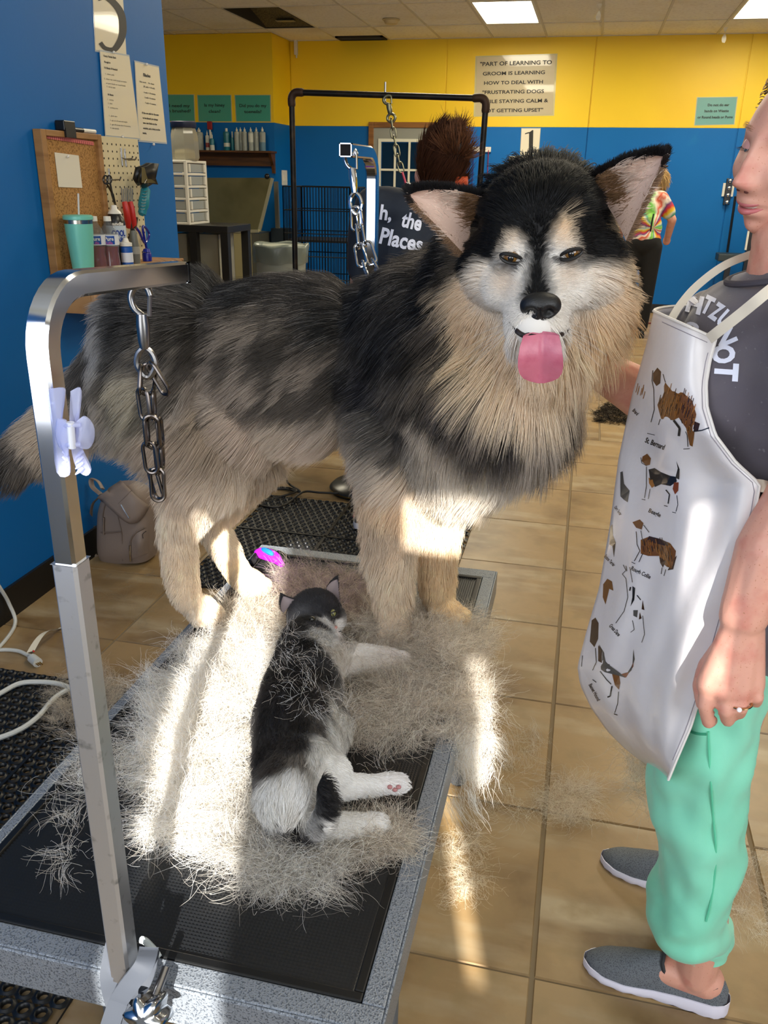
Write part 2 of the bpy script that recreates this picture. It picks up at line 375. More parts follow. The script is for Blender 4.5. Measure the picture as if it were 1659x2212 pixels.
# ================================================================== grooming table in front
T = .553
TX0, TX1, TY0, TY1 = -.753, -.142, .650, 1.892
MX0, MX1, MY0, MY1 = -.737, -.170, .681, 1.853
hammer = mat('hammered_grey_enamel', '#8b929b', .34, .35, noise=[((420, 420, 420), 1, '#5d646e', .55, .62)], bump=((420, 420, 420), 1, .5, .002))
dark_rubber = mat('ribbed_black_rubber', '#1a1c1f', .32, spec=.8)
chrome = mat('chrome', '#c9cbd0', .10, 1)
brushed = mat('brushed_steel', '#c6c9d0', .34, 1, noise=[((60, 60, 60), 3, '#8e9298', .6, .75)])
steel = mat('galvanised_steel', '#8d8b8a', .28, 1)
table = thing('grooming_table', 'long grooming table with ribbed black rubber top in front', 'table', (-.45, 1.27, 0))
fr = MB()
for a in ((TX0, TX1, TY0, MY0), (TX0, TX1, MY1, TY1), (TX0, MX0, MY0, MY1), (MX1, TX1, MY0, MY1)): fr.bb(*a, T-.006, T)
fr.bb(TX0-.004, TX0, TY0-.004, TY1+.004, T-.062, T-.001); fr.bb(TX1, TX1+.004, TY0-.004, TY1+.004, T-.062, T-.001)
fr.bb(TX0, TX1, TY0-.004, TY0, T-.062, T-.001); fr.bb(TX0, TX1, TY1, TY1+.004, T-.062, T-.001)
fr.bb(TX0, TX1, TY0, TY1, T-.03, T-.02)
fr.build('table_frame', hammer, table, smooth=False, bevel=.003)
# mat with pyramid nubs
nx, ny = 106, 222; px_, py_ = (MX1-MX0-.024)/nx, (MY1-MY0-.024)/ny
X = MX0+.012+px_*np.arange(nx+1); Y = MY0+.012+py_*np.arange(ny+1); gz = T-.0045
V = np.zeros(((nx+1)*(ny+1)+nx*ny, 3)); gx, gy = np.meshgrid(X, Y)
V[:gx.size, 0] = gx.ravel(); V[:gx.size, 1] = gy.ravel(); V[:gx.size, 2] = gz
cx_, cy_ = np.meshgrid(X[:-1]+px_/2, Y[:-1]+py_/2); k0 = gx.size
V[k0:, 0] = cx_.ravel(); V[k0:, 1] = cy_.ravel(); V[k0:, 2] = gz+.0034
ii, jj = np.meshgrid(np.arange(nx), np.arange(ny)); a = (jj*(nx+1)+ii).ravel(); b_ = a+1; c_ = a+nx+2; d_ = a+nx+1; e_ = k0+np.arange(nx*ny)
FC = np.concatenate([np.stack([a, b_, e_], 1), np.stack([b_, c_, e_], 1), np.stack([c_, d_, e_], 1), np.stack([d_, a, e_], 1)])
me = bpy.data.meshes.new('rubber_mat'); me.vertices.add(len(V)); me.vertices.foreach_set('co', V.ravel()); me.loops.add(FC.size); me.loops.foreach_set('vertex_index', FC.ravel().astype(np.int32))
me.polygons.add(len(FC)); me.polygons.foreach_set('loop_start', np.arange(0, FC.size, 3, dtype=np.int32)); me.update(calc_edges=True); me.materials.append(dark_rubber)
link(bpy.data.objects.new('rubber_mat', me), table)
rim = MB(); w_ = .0125; x0, x1, y0, y1 = MX0+.0005, MX1-.0005, MY0+.0005, MY1-.0005
for a in ((x0, x1, y0, y0+w_), (x0, x1, y1-w_, y1), (x0, x0+w_, y0+w_, y1-w_), (x1-w_, x1, y0+w_, y1-w_)): rim.bb(*a, T-.012, T+.0012)
rim.build('mat_border', mat('black_rubber_edge', '#0a0b0c', .4), table, smooth=False, bevel=.002)
legm = mat('grey_steel_leg', '#6e757e', .45, .4)
for sx_ in (TX0+.05, TX1-.05):
    for sy_ in (TY0+.30, TY1-.12):
        MB().cyl((sx_, sy_, 0), (sx_, sy_, T-.03), .016).lathe([(.02, 0), (.022, .01), (.017, .03)], (sx_, sy_, 0), n=12).build('leg', legm, table)
for sy_ in (TY0+.30, TY1-.12): MB().cyl((TX0+.05, sy_, .16), (TX1-.05, sy_, .16), .011, n=10).build('cross_bar', legm, table)
# ------------------------------------------------------------------ folding posts with over-table arms
def sq_tube(mb, pts, w, up0):
    """square tube along pts in a vertical plane; up0 = sideways unit vector"""
    pts = [Vector(p) for p in pts]; s = Vector(up0); vs = []; N = len(pts)
    for i, p in enumerate(pts):
        t = ((pts[min(i+1, N-1)]-pts[max(i-1, 0)])).normalized(); n = s.cross(t).normalized(); h = w/2; c = w*.12
        for (a, b_) in ((-h+c, -h), (h-c, -h), (h, -h+c), (h, h-c), (h-c, h), (-h+c, h), (-h, h-c), (-h, -h+c)): vs.append(p+s*a+n*b_)
    fs = [(i*8+k, i*8+(k+1) % 8, i*8+8+(k+1) % 8, i*8+8+k) for i in range(N-1) for k in range(8)]
    mb.add(vs, fs+[tuple(range(8))[::-1]])
    return vs
def bend_path(base, top, out, R, n=10):
    """vertical from base to top height, bending by radius R toward horizontal 'out' vector"""
    base, out = Vector(base), Vector(out); d = out.normalized(); L = out.length; z1 = top
    p = [base, Vector((base.x, base.y, z1-R))]
    for k in range(1, n+1):
        a = math.pi/2*k/n; p.append(Vector((base.x, base.y, z1-R))+d*(R-R*math.cos(a))+Vector((0, 0, R*math.sin(a))))
    p.append(Vector((base.x, base.y, z1))+d*L); return p
def end_ring(mb, c, d, w, m_i):
    pass
pb = aty(268, 2080, .634); PX, PY = pb.x, pb.y
arm1 = thing('grooming_post', 'chrome square grooming post with bent arm in front, strap and claw clip on it', 'grooming post', (PX, PY, .5))
zj = aty(180, 1213, PY).z
mb = MB(); sq_tube(mb, [(PX, PY, .517), (PX, PY, zj)], .0262, (1, 0, 0)); mb.bb(PX-.0131, PX+.0131, PY-.0131, PY+.0131, zj-.0005, zj)
mb.build('lower_post', brushed, arm1, smooth=False)
path = bend_path((PX, PY, zj-.02), 1.361, (0.004, .262, -.012), .058)
mb = MB(); sq_tube(mb, path, .0226, (1, 0, 0)); mb.build('upper_post', chrome, arm1, sharp=35)
e = path[-1]
mb = MB()
for a in ((-.0113, -.0098, -.0113, .0113), (.0098, .0113, -.0113, .0113), (-.0113, .0113, -.0113, -.0098), (-.0113, .0113, .0098, .0113)): mb.bb(e.x+a[0], e.x+a[1], e.y-.004, e.y+.0012, e.z+a[2], e.z+a[3])
mb.build('arm_end', chrome, arm1, smooth=False)
# clamp bracket, knob
mb = MB().bb(PX-.024, PX+.024, PY-.004, TY0-.004, T-.075, T-.045).bb(PX-.024, PX+.024, TY0-.03, TY0+.03, T-.085, T-.072).bb(PX-.02, PX+.02, PY+.013, PY+.017, T-.08, T-.005)
mb.build('clamp_bracket', chrome, arm1, smooth=False, bevel=.002)
kc = aty(322, 2190, .60); prof = []
mb = MB(); N = 48; rows = []
KM = Matrix.Rotation(math.radians(62), 3, 'X') @ Matrix.Identity(3)
for (s_, z) in ((.25, .02), (.8, .019), (1, .015), (1, -.012), (.9, -.016), (.3, -.018)):
    rows.append([kc+KM @ Vector(((.021+.0042*math.cos(6*a))*s_*math.cos(a), (.021+.0042*math.cos(6*a))*s_*math.sin(a), z)) for a in [2*math.pi*k/N for k in range(N+1)]])
mb.grid(rows); mb.add([p for p in rows[0][:-1]], [tuple(range(N))])
mb.build('star_knob', mat('dark_chrome', '#a5a9ae', .16, 1), arm1, sharp=50)
MB().cyl(kc, kc+Vector((0.0, .045, .02)), .005).build('knob_screw', steel, arm1)
MB().tube(spline([aty(306, 2030, .655), aty(316, 2035, .66), aty(335, 2055, .665), aty(343, 2068, .662)], 5), .0042, 8).build('mat_clip', mat('pale_grey_plastic', '#b9c2c4', .35), arm1)
# strap: flat webbing looped round the post
web = mat('grey_webbing', '#343942', .75); wnt = web.node_tree
def ribbon(name, pts, w, side, m, parent, rib=.0030, th=.0024):
    pts = [Vector(p) for p in pts]; L = 0; out = [pts[0]]
    for a, b_ in zip(pts[:-1], pts[1:]):
        d = (b_-a).length; n_ = max(1, int(d/rib))
        for k in range(1, n_+1): out.append(a.lerp(b_, k/n_))
    rows = []; rows2 = []
    for i, p in enumerate(out):
        t = (out[min(i+1, len(out)-1)]-out[max(i-1, 0)]).normalized(); s = Vector(side) if not callable(side) else side(i/len(out))
        s = (s-t*s.dot(t)).normalized(); n_ = s.cross(t); off = n_*(th if i % 2 else th*.35)
        rows.append([p-s*w/2+off*.5, p-s*w*.25+off, p+s*w*.25+off, p+s*w/2+off*.5]); rows2.append([q-n_*(th*1.6) for q in rows[-1]])
    mb = MB().grid(rows); mb.grid([r[::-1] for r in rows2])
    return mb.build(name, m, parent, sharp=0)
strap = thing('noose_strap', 'grey webbing strap looped around the foot of the front post', 'strap', (PX, PY-.02, .50))
ribbon('strap_band', spline([aty(252, 2020, .645), aty(243, 2060, .634), aty(236, 2110, .622), aty(246, 2160, .618), aty(262, 2205, .612)], 6), .020, (1, .35, .1), web, strap)
ribbon('strap_band', spline([aty(322, 2050, .642), aty(312, 2085, .622), aty(283, 2122, .612), aty(258, 2160, .606), aty(238, 2215, .60), aty(225, 2260, .60)], 6), .022, (1, .2, -.1), web, strap)
ribbon('strap_band', spline([aty(330, 2052, .648), aty(322, 2095, .632), aty(303, 2140, .618), aty(272, 2190, .610), aty(250, 2240, .61)], 6), .016, (1, .2, -.1), web, strap)
# second arm at the far end
qx, qy = -.4725, 1.915
arm2 = thing('grooming_post', 'chrome square grooming arm standing behind the dog, its open end facing the camera', 'grooming post', (qx, qy, .5))
mb = MB(); sq_tube(mb, [(qx, qy, .50), (qx, qy, 1.18)], .0274, (1, 0, 0)); mb.build('lower_post', brushed, arm2, smooth=False)
path2 = bend_path((qx, qy, 1.15), 1.500, (-.004, -.20, 0), .055)
vs = MB(); sq_tube(vs, path2, .0250, (1, 0, 0)); vs.build('upper_post', chrome, arm2, sharp=35)
e2 = path2[-1]
mb = MB()
for a in ((-.0125, -.0105, -.0125, .0125), (.0105, .0125, -.0125, .0125), (-.0125, .0125, -.0125, -.0105), (-.0125, .0125, .0105, .0125)): mb.bb(e2.x+a[0], e2.x+a[1], e2.y-.006, e2.y+.002, e2.z+a[2], e2.z+a[3])
mb.build('arm_end', chrome, arm2, smooth=False)
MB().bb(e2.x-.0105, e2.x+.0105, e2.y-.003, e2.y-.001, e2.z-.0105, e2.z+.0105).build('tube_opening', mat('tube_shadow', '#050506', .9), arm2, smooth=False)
MB().bb(qx-.025, qx+.025, qy-.03, qy+.016, T-.09, T-.062).build('clamp_bracket', chrome, arm2, smooth=False, bevel=.002)
# ------------------------------------------------------------------ chains
def chain_link(c, d, n_, L, Wd, r):
    c, d, n_ = Vector(c), Vector(d).normalized(), Vector(n_); n_ = (n_-d*n_.dot(d)).normalized(); s = L/2-Wd/2; pts = []
    for k in range(9): a = -math.pi/2+math.pi*k/8; pts.append(c+d*(s+Wd/2*math.cos(a))+n_*(Wd/2*math.sin(a)))
    for k in range(9): a = math.pi/2+math.pi*k/8; pts.append(c+d*(-s+Wd/2*math.cos(a))+n_*(Wd/2*math.sin(a)))
    return MB().tube(pts, r, 8, closed=True)
def chain(root, m, specs, L, Wd, r):
    """specs: list of (centre, direction, flat-normal)"""
    for (c, d, n_) in specs: chain_link(c, d, n_, L, Wd, r).build('chain_link', m, root)
def snap_hook(root, m, a, b_, r, side):
    """bolt snap between a (top, hook) and b (swivel eye)"""
    a, b_, s = Vector(a), Vector(b_), Vector(side); d = (b_-a); L = d.length; d.normalize(); s = (s-d*s.dot(d)).normalized()
    mb = MB(); mb.tube([a+d*(.30*L), a+d*(.42*L), a+d*(.60*L), a+d*(.68*L)], [r*1.5, r*1.75, r*1.6, r*1.2], 12); mb.build('snap_body', m, root)
    q = [a+d*.32*L, a+d*.24*L-s*r*2.0, a+d*.12*L-s*r*2.6, a+d*.02*L-s*r*1.4, a+s*r*.6, a+d*.03*L+s*r*2.0, a+d*.10*L+s*r*2.6]
    MB().tube(spline(q, 5), r*.9, 10).build('snap_hook', m, root)
    MB().cyl(a+d*.32*L+s*r*1.9, a+d*.10*L+s*r*2.4, r*.6, n=8).build('snap_gate', m, root)
    q = [a+d*.66*L, a+d*.74*L+s*r*1.9, a+d*.86*L+s*r*2.5, a+d*.97*L+s*r*1.2, a+d*L, a+d*.97*L-s*r*1.2, a+d*.86*L-s*r*2.5, a+d*.74*L-s*r*1.9]
    MB().tube(spline(q+[q[0]], 4)[:-1], [r*.85]*(len(spline(q+[q[0]], 4))-1), 8, closed=True).build('swivel_eye', m, root)
CY = .862
chain_m = mat('dark_steel_chain', '#6b6460', .26, 1)
ch1 = thing('grooming_chain', 'doubled steel chain hanging from bolt snap on the front arm', 'chain', aty(305, 612, CY), 'grooming chains')
P1 = lambda u, v, dy=0: aty(u, v, CY+dy)
snap_hook(ch1, steel, P1(302, 617), P1(318, 815), .0042, (1, .2, 0))
nx_, ny_ = Vector((1, 0, 0)), Vector((.5, -1, 0))
D = lambda a, b_: (P1(*b_)-P1(*a))
specs = []
def seg1(a, b_, n_): specs.append(((P1(*a)+P1(*b_))/2, P1(*b_)-P1(*a), n_, (P1(*b_)-P1(*a)).length))
for (a, b_, n_) in (((305, 790, .0), (302, 850, -.01), (.4, -1, 0)), ((324, 785, .004), (316, 852, .01), (1, .5, 0)), ((322, 785), (362, 852), (-.8, .2, .6)),
                    ((306, 838, -.006), (316, 908, -.006), (1, -.3, 0)), ((331, 842, .008), (333, 906, .008), (.35, -1, 0)),
                    ((314, 900, -.006), (319, 962, -.006), (.3, -1, 0)), ((326, 898, -.01), (332, 968, -.004), (1, .3, 0)), ((343, 903, .01), (349, 966, .01), (.2, -1, 0)),
                    ((320, 955, -.006), (330, 1022, -.006), (1, .1, 0)), ((336, 958, .004), (343, 1024, .004), (.3, -1, 0)), ((349, 962, .012), (351, 1012, .012), (.3, -1, 0)),
                    ((338, 1012, 0), (343, 1082, 0), (1, .3, 0)), ((328, 1015, .004), (346, 1078, .006), (1, -.4, 0))): seg1(a, b_, n_)
for (c, d, n_, l) in specs: chain_link(c, d, n_, l, .0155, .0023).build('chain_link', chain_m, ch1)
ch2 = thing('grooming_chain', 'doubled shiny chain from the far arm end down into the neck fur', 'chain', aty(765, 333, 1.74), 'grooming chains')
C2 = lambda u, v, Y: aty(u, v, Y)
snap_hook(ch2, chrome, C2(756, 322, 1.735), C2(771, 462, 1.71), .0046, (1, .1, 0))
for (a, b_, n_) in (((768, 447, 1.71), (770, 498, 1.70), (1, .2, 0)), ((774, 450, 1.715), (780, 497, 1.71), (.7, -.7, 0)), ((770, 487, 1.70), (775, 535, 1.68), (.2, -1, 0)), ((781, 487, 1.70), (790, 530, 1.68), (.3, -1, 0)),
                    ((774, 527, 1.68), (783, 575, 1.655), (1, 0, .1)), ((790, 523, 1.68), (806, 570, 1.655), (1, 0, .2)), ((783, 566, 1.655), (798, 608, 1.63), (.3, -1, .3)), ((804, 562, 1.655), (826, 600, 1.63), (.3, -1, .3)),
                    ((796, 601, 1.63), (829, 622, 1.60), (-.2, -.5, 1)), ((822, 594, 1.63), (858, 606, 1.61), (-.3, -.5, 1))):
    p, q = C2(*a), C2(*b_); chain_link((p+q)/2, q-p, n_, (q-p).length*1.04, .0185, .0026).build('chain_link', chrome, ch2)
# ------------------------------------------------------------------ clear claw clip on the post
clear = glass('clear_plastic', '#dfe4ff', .10, .66)
clip = thing('claw_clip', 'clear plastic butterfly claw clip gripping the front post', 'hair clip', aty(150, 930, PY-.02))
K = lambda u, v, d=0: aty(u, v, PY-.017+d)
def plate(name, outline, th, m, parent, bulge=0.0):
    pts = [Vector(p) for p in outline]; c = sum(pts, Vector())/len(pts); n_ = Vector((.25, -1, 0)).normalized(); mb = MB(); N = len(pts)
    vs = [p for p in pts]+[c+(p-c)*.55+n_*bulge for p in pts]+[c+n_*bulge*1.2]
    vs += [v-n_*th for v in vs]; o = 2*N+1; fs = []
    for i in range(N):
        j = (i+1) % N; fs += [(i, j, N+j, N+i), (N+i, N+j, 2*N), (o+i, o+N+i, o+N+j, o+j), (o+N+i, o+2*N, o+N+j), (i, o+i, o+j, j)]
    return mb.add(vs, fs).build(name, m, parent)
plate('jaw', spline([K(100, 842, .006), K(135, 838, 0), K(140, 855, -.008), K(132, 905, -.01), K(150, 920, -.012), K(145, 960, -.01), K(150, 1000, -.012), K(148, 1028, -.01), K(122, 1020, 0), K(112, 930, .006)], 3), .0022, clear, clip, .004)
plate('jaw', spline([K(152, 845, 0), K(172, 838, .004), K(174, 870, .002), K(162, 905, -.006), K(176, 920, 0), K(172, 965, 0), K(184, 985, .002), K(196, 1015, .004), K(186, 1028, .002), K(165, 1012, -.004), K(152, 960, -.01), K(150, 900, -.01)], 3), .0022, clear, clip, .004)
for (pts) in ([K(122, 905, -.012), K(145, 915, -.018), K(146, 985, -.018), K(136, 975, -.012), K(124, 960, -.01), K(118, 930, -.01)], [K(165, 910, -.012), K(182, 900, -.01), K(200, 920, -.006), K(202, 950, -.006), K(190, 970, -.008), K(166, 960, -.014)]):
    plate('finger_grip', spline(pts+[pts[0]], 4)[:-1], .0025, clear, clip, .003)
hm = mat('clip_spring', '#e6e9f5', .2, .2)
MB().cyl(K(152, 912, -.018), K(156, 968, -.018), .0032).build('hinge_pin', hm, clip)
for v in (918, 960): MB().tube([K(137, v+4, -.014), K(150, v, -.02), K(172, v, -.014)], .0022, 8).build('hinge_arm', clear, clip)
for k in range(4):
    v = 975+12*k; MB().tube([K(137, v, -.011), K(145, v+8, -.012), K(150, v+14, -.008)], [.002, .0016, .0006], 6).build('tooth', clear, clip)
    MB().tube([K(178, v, -.002), K(170, v+8, -.006), K(163, v+14, -.006)], [.002, .0016, .0006], 6).build('tooth', clear, clip)
# ------------------------------------------------------------------ purple brush at the table's far left corner
bc = atz(580, 1207, T+.02)
brush = thing('deshedding_tool', 'purple and blue deshedding tool by the far left table corner', 'grooming tool', (bc.x, bc.y, T))
purple = mat('purple_plastic', '#c31fd6', .25); bl = mat('blue_button', '#1f6fd0', .3); bk = mat('black_plastic', '#0c0c0d', .35)
def tz(u, v, z): return atz(u, v, z)
mb = MB().tube(spline([tz(556, 1192, T+.03), tz(572, 1196, T+.036), tz(592, 1204, T+.034), tz(611, 1222, T+.022)], 6), [.010, .013, .015, .017, .018, .018, .019, .019, .019, .019, .018, .018, .017, .016, .014, .012, .010, .009, .007][:19], 12, flat=(1, .75)); mb.build('handle', purple, brush)
MB().tube(spline([tz(566, 1186, T+.052), tz(580, 1192, T+.054), tz(590, 1199, T+.05)], 4), [.003, .006, .007, .007, .007, .007, .006, .005, .003], 8).build('release_button', bl, brush)
MB().tube(spline([tz(600, 1195, T+.016), tz(612, 1203, T+.016), tz(619, 1218, T+.012)], 4), .008, 8).build('blade_guard', bk, brush)
MB().tube(spline([tz(535, 1219, T+.012), tz(546, 1214, T+.02), tz(552, 1203, T+.03), tz(558, 1196, T+.03)], 4), [.006, .009, .010, .010, .009, .009, .009, .009, .008, .008, .008, .008, .007], 8).build('head', bk, brush)
# ------------------------------------------------------------------ rubber floor mats with rings of holes
def hole_mat(name, label, x0, y0, nx, ny, p, m, z=.0):
    n_ = 12; V = []; Fq = []
    ca = [math.cos(2*math.pi*k/n_) for k in range(n_)]; sa = [math.sin(2*math.pi*k/n_) for k in range(n_)]
    for j in range(ny):
        for i in range(nx):
            cx, cy = x0+(i+.5+(.5 if j % 2 else 0))*p, y0+(j+.5)*p*.9; o = len(V)
            for k in range(n_):
                q = max(abs(ca[k]), abs(sa[k])); V.append((cx+ca[k]/q*p/2, cy+sa[k]/q*p*.45, z+.008))
            for r_, z_ in ((.42*p, .008), (.36*p, .013), (.29*p, .012), (.26*p, .001)):
                for k in range(n_): V.append((cx+ca[k]*r_, cy+sa[k]*r_, z+z_))
            for q in range(4):
                for k in range(n_): Fq.append((o+q*n_+k, o+q*n_+(k+1) % n_, o+(q+1)*n_+(k+1) % n_, o+(q+1)*n_+k))
    o = len(V); xa, xb, ya, yb = x0, x0+(nx+.5)*p, y0, y0+ny*p*.9
    V += [(xa, ya, z+.001), (xb, ya, z+.001), (xb, yb, z+.001), (xa, yb, z+.001), (xa, ya, z+.008), (xb, ya, z+.008), (xb, yb, z+.008), (xa, yb, z+.008)]
    Fq += [(o, o+1, o+5, o+4), (o+1, o+2, o+6, o+5), (o+2, o+3, o+7, o+6), (o+3, o, o+4, o+7)]
    ob = mesh_obj(name, V, Fq, m, sharp=0); return tag(ob, label, 'floor mat')
mat_m = mat('black_floor_rubber', '#0d0f12', .42, spec=.5)
m1 = hole_mat('drainage_mat', 'black rubber mat with holes beside the blue wall, left of the table', -1.735, .52, 25, 43, .0365, mat_m)
m2 = hole_mat('drainage_mat', 'black rubber mat with holes on the floor behind the dog, sunlit patch on it', -1.385, 2.62, 27, 30, .0365, mat_m)
seam = MB().bb(-1.385, -.40, 3.18, 3.192, .010, .0145).bb(-.985, -.972, 2.62, 3.63, .010, .0145).build('mat_seam', mat_m, m2, smooth=False)
MB().bb(-1.735, -.82, 1.30, 1.308, .010, .0142).bb(-1.31, -1.302, .52, 1.92, .010, .0142).build('mat_seam', mat_m, m1, smooth=False)
# ------------------------------------------------------------------ cords
wc = mat('white_cord', '#c9cbc8', .4)
fz = lambda u, v, z=.006: atz(u, v, z)
c1 = thing('power_cord', 'white power cord with three pin plug lying on the tiles by the wall', 'cord', fz(60, 1412))
MB().tube(spline([atx(-60, 1180, XL+.03), atx(0, 1270, XL+.03), atx(20, 1305, XL+.026), fz(33, 1345, .010), fz(10, 1385), fz(-30, 1420), fz(-60, 1412), fz(0, 1404), fz(38, 1406), fz(62, 1416)], 8), .0062, 8).build('cord', wc, c1)
pa, pb_ = fz(62, 1416, .012), fz(82, 1432, .014)
MB().tube([pa, pa.lerp(pb_, .3), pa.lerp(pb_, .35), pb_], [.007, .011, .015, .0155], 10).build('plug', wc, c1)
dd = (pb_-pa).normalized(); sd = dd.cross(Vector((0, 0, 1)))
for k in (-1, 0, 1): MB().cyl(pb_+sd*.006*k, pb_+sd*.006*k+dd*.018+Vector((0, 0, .001*k)), .0022, n=6).build('prong', mat('brass', '#a98a4a', .3, 1), c1)
p = fz(66, 1408, .012); mb = MB(); rows = []
for k in range(13):
    t = k/12; q = p.lerp(fz(134, 1354, .004), t)+Vector((0, 0, .028*math.sin(math.pi*min(1, t*1.15)))); s_ = Vector((.008, .011, 0))*(1-.3*t); rows.append([q-s_, q+s_])
mb.grid(rows); mb.build('warning_tag', mat('pale_tag', '#cfc9b8', .6), c1, sharp=0)
MB().tube([fz(72, 1407, .026), fz(73, 1406, .0275)], .004, 10).build('red_dot', mat('red_print', '#c02a2a', .5), c1)
tag(MB().tube(spline([fz(-60, 1530, .023), fz(0, 1498, .023), fz(40, 1477, .023), fz(80, 1473, .023), fz(130, 1478, .023), fz(185, 1500, .023), fz(190, 1488, .023), fz(163, 1484, .023), fz(120, 1506, .023), fz(80, 1550, .023), fz(30, 1582, .023), fz(-60, 1612, .023)], 8), .0075, 8).build('extension_cord', mat('white_cord')), 'thick white cord looping over the black mat on the left', 'cord')
bcm = mat('black_cord', '#120e0a', .5)
tag(MB().tube(spline([aty(602, 955, 3.75), aty(612, 1000, 3.72), fz(619, 1035, .12), fz(624, 1045, .02), fz(648, 1062, .022), fz(610, 1056), fz(563, 1061), fz(552, 1072), fz(575, 1079), fz(640, 1062, .022), fz(615, 1053), fz(590, 1057), fz(585, 1070), fz(610, 1074), fz(575, 1085), fz(555, 1078), fz(556, 1089), fz(590, 1096, .022), fz(620, 1088, .024), fz(655, 1063, .022), fz(690, 1064, .022), fz(730, 1066, .022)], 8), .0055, 8).build('cable', bcm), 'black cable coiled on the floor beyond the dog belly', 'cord')
# ================================================================== tools for bodies and fur
def remesh(mb, voxel, smooth=4, factor=.5):
    me = bpy.data.meshes.new('tmp'); me.from_pydata([tuple(v) for v in mb.v], [], mb.f); me.update()
    o = bpy.data.objects.new('tmp', me); COL.objects.link(o)
    r = o.modifiers.new('r', 'REMESH'); r.mode = 'VOXEL'; r.voxel_size = voxel; r.adaptivity = 0
    if smooth: s = o.modifiers.new('s', 'SMOOTH'); s.iterations = smooth; s.factor = factor
    dg = bpy.context.evaluated_depsgraph_get(); out = bpy.data.meshes.new_from_object(o.evaluated_get(dg))
    bpy.data.objects.remove(o); bpy.data.meshes.remove(me); return out
def vcos(me): a = np.empty(len(me.vertices)*3, np.float32); me.vertices.foreach_get('co', a); return a.reshape(-1, 3).astype(float)
def vnor(me): a = np.empty(len(me.vertices)*3, np.float32); me.vertices.foreach_get('normal', a); return a.reshape(-1, 3).astype(float)
def capsule(mb, pts, rs, n=14):
    """chain of round-ended tapered limbs"""
    for i in range(len(pts)-1): mb.cyl(pts[i], pts[i+1], rs[i], rs[i+1], n)
    for p, r in zip(pts, rs): mb.ball(p, r, nu=n, nv=9)
def set_vcol(me, name, cols):
    a = me.color_attributes.new(name, 'FLOAT_COLOR', 'POINT'); c = np.ones((len(cols), 4), np.float32); c[:, :3] = cols; a.data.foreach_set('color', c.ravel())
def sample_mesh(me, n, rng, weight=None):
    me.calc_loop_triangles(); nt_ = len(me.loop_triangles)
    ti = np.empty(nt_*3, np.int32); me.loop_triangles.foreach_get('vertices', ti); ti = ti.reshape(-1, 3)
    co, no = vcos(me), vnor(me); a, b_, c_ = co[ti[:, 0]], co[ti[:, 1]], co[ti[:, 2]]
    ar = np.linalg.norm(np.cross(b_-a, c_-a), axis=1)/2
    if weight is not None: ar = ar*weight((a+b_+c_)/3, (no[ti].mean(1)))
    k = rng.choice(nt_, n, p=ar/ar.sum()); u = rng.random(n); v = rng.random(n); f = u+v > 1; u[f] = 1-u[f]; v[f] = 1-v[f]
    P = a[k]+(b_-a)[k]*u[:, None]+(c_-a)[k]*v[:, None]
    N = no[ti[k, 0]]*(1-u-v)[:, None]+no[ti[k, 1]]*u[:, None]+no[ti[k, 2]]*v[:, None]
    return P, unit(N)
def unit(a): return a/np.maximum(np.linalg.norm(a, axis=-1, keepdims=True), 1e-9)
def vnoise(P, scale, seed=0):
    """cheap smooth vector noise from sines"""
    r = np.random.default_rng(seed); out = np.zeros_like(P)
    for k in range(5):
        A = r.normal(size=(3, 3))*scale*(1+.6*k); ph = r.random(3)*6.28; out += np.sin(P@A.T+ph)/(1+.5*k)
    return out/2.2
def interp(ctrl_p, ctrl_c, P, power=3.0):
    out = np.zeros((len(P), ctrl_c.shape[1]))
    for s in range(0, len(P), 20000):
        d2 = ((P[s:s+20000, None, :]-ctrl_p[None])**2).sum(2)+1e-6; w = d2**(-power/2); out[s:s+20000] = (w@ctrl_c)/w.sum(1, keepdims=True)
    return out
def in_poly(px, py, poly, soft):
    """smooth 0..1 mask, soft edge in px"""
    poly = np.array(poly, float); n = len(poly); ins = np.zeros(len(px), bool); d = np.full(len(px), 1e9)
    for i in range(n):
        a, b_ = poly[i], poly[(i+1) % n]
        c = ((a[1] > py) != (b_[1] > py)) & (px < (b_[0]-a[0])*(py-a[1])/(b_[1]-a[1]+1e-12)+a[0]); ins ^= c
        e = b_-a; t = np.clip(((px-a[0])*e[0]+(py-a[1])*e[1])/(e@e), 0, 1); d = np.minimum(d, np.hypot(px-a[0]-t*e[0], py-a[1]-t*e[1]))
    s = np.where(ins, d, -d); return np.clip(s/soft*.5+.5, 0, 1)
CAMn, FWn, RTn, UPn = (np.array(v) for v in (CAM, FW, RT, UP))
def project(P):
    q = P-CAMn; f = q@FWn; return 829.5+F_PX*(q@RTn)/f, 1106-F_PX*(q@UPn)/f
def fur_mat(name, attr='fur_col', rough=.55, trans=.0, spec=.25):
    if name in _M: return _M[name]
    m = bpy.data.materials.new(name); m.use_nodes = True; nt = m.node_tree; b = nt.nodes['Principled BSDF']
    a = nt.nodes.new('ShaderNodeAttribute'); a.attribute_name = attr; nt.links.new(a.outputs['Color'], b.inputs['Base Color'])
    b.inputs['Roughness'].default_value = rough; b.inputs['Specular IOR Level'].default_value = spec
    if trans:
        t = nt.nodes.new('ShaderNodeBsdfTranslucent'); nt.links.new(a.outputs['Color'], t.inputs[0]); x = nt.nodes.new('ShaderNodeMixShader'); x.inputs[0].default_value = trans
        nt.links.new(b.outputs[0], x.inputs[1]); nt.links.new(t.outputs[0], x.inputs[2]); nt.links.new(x.outputs[0], nt.nodes['Material Output'].inputs[0])
    _M[name] = m; return m
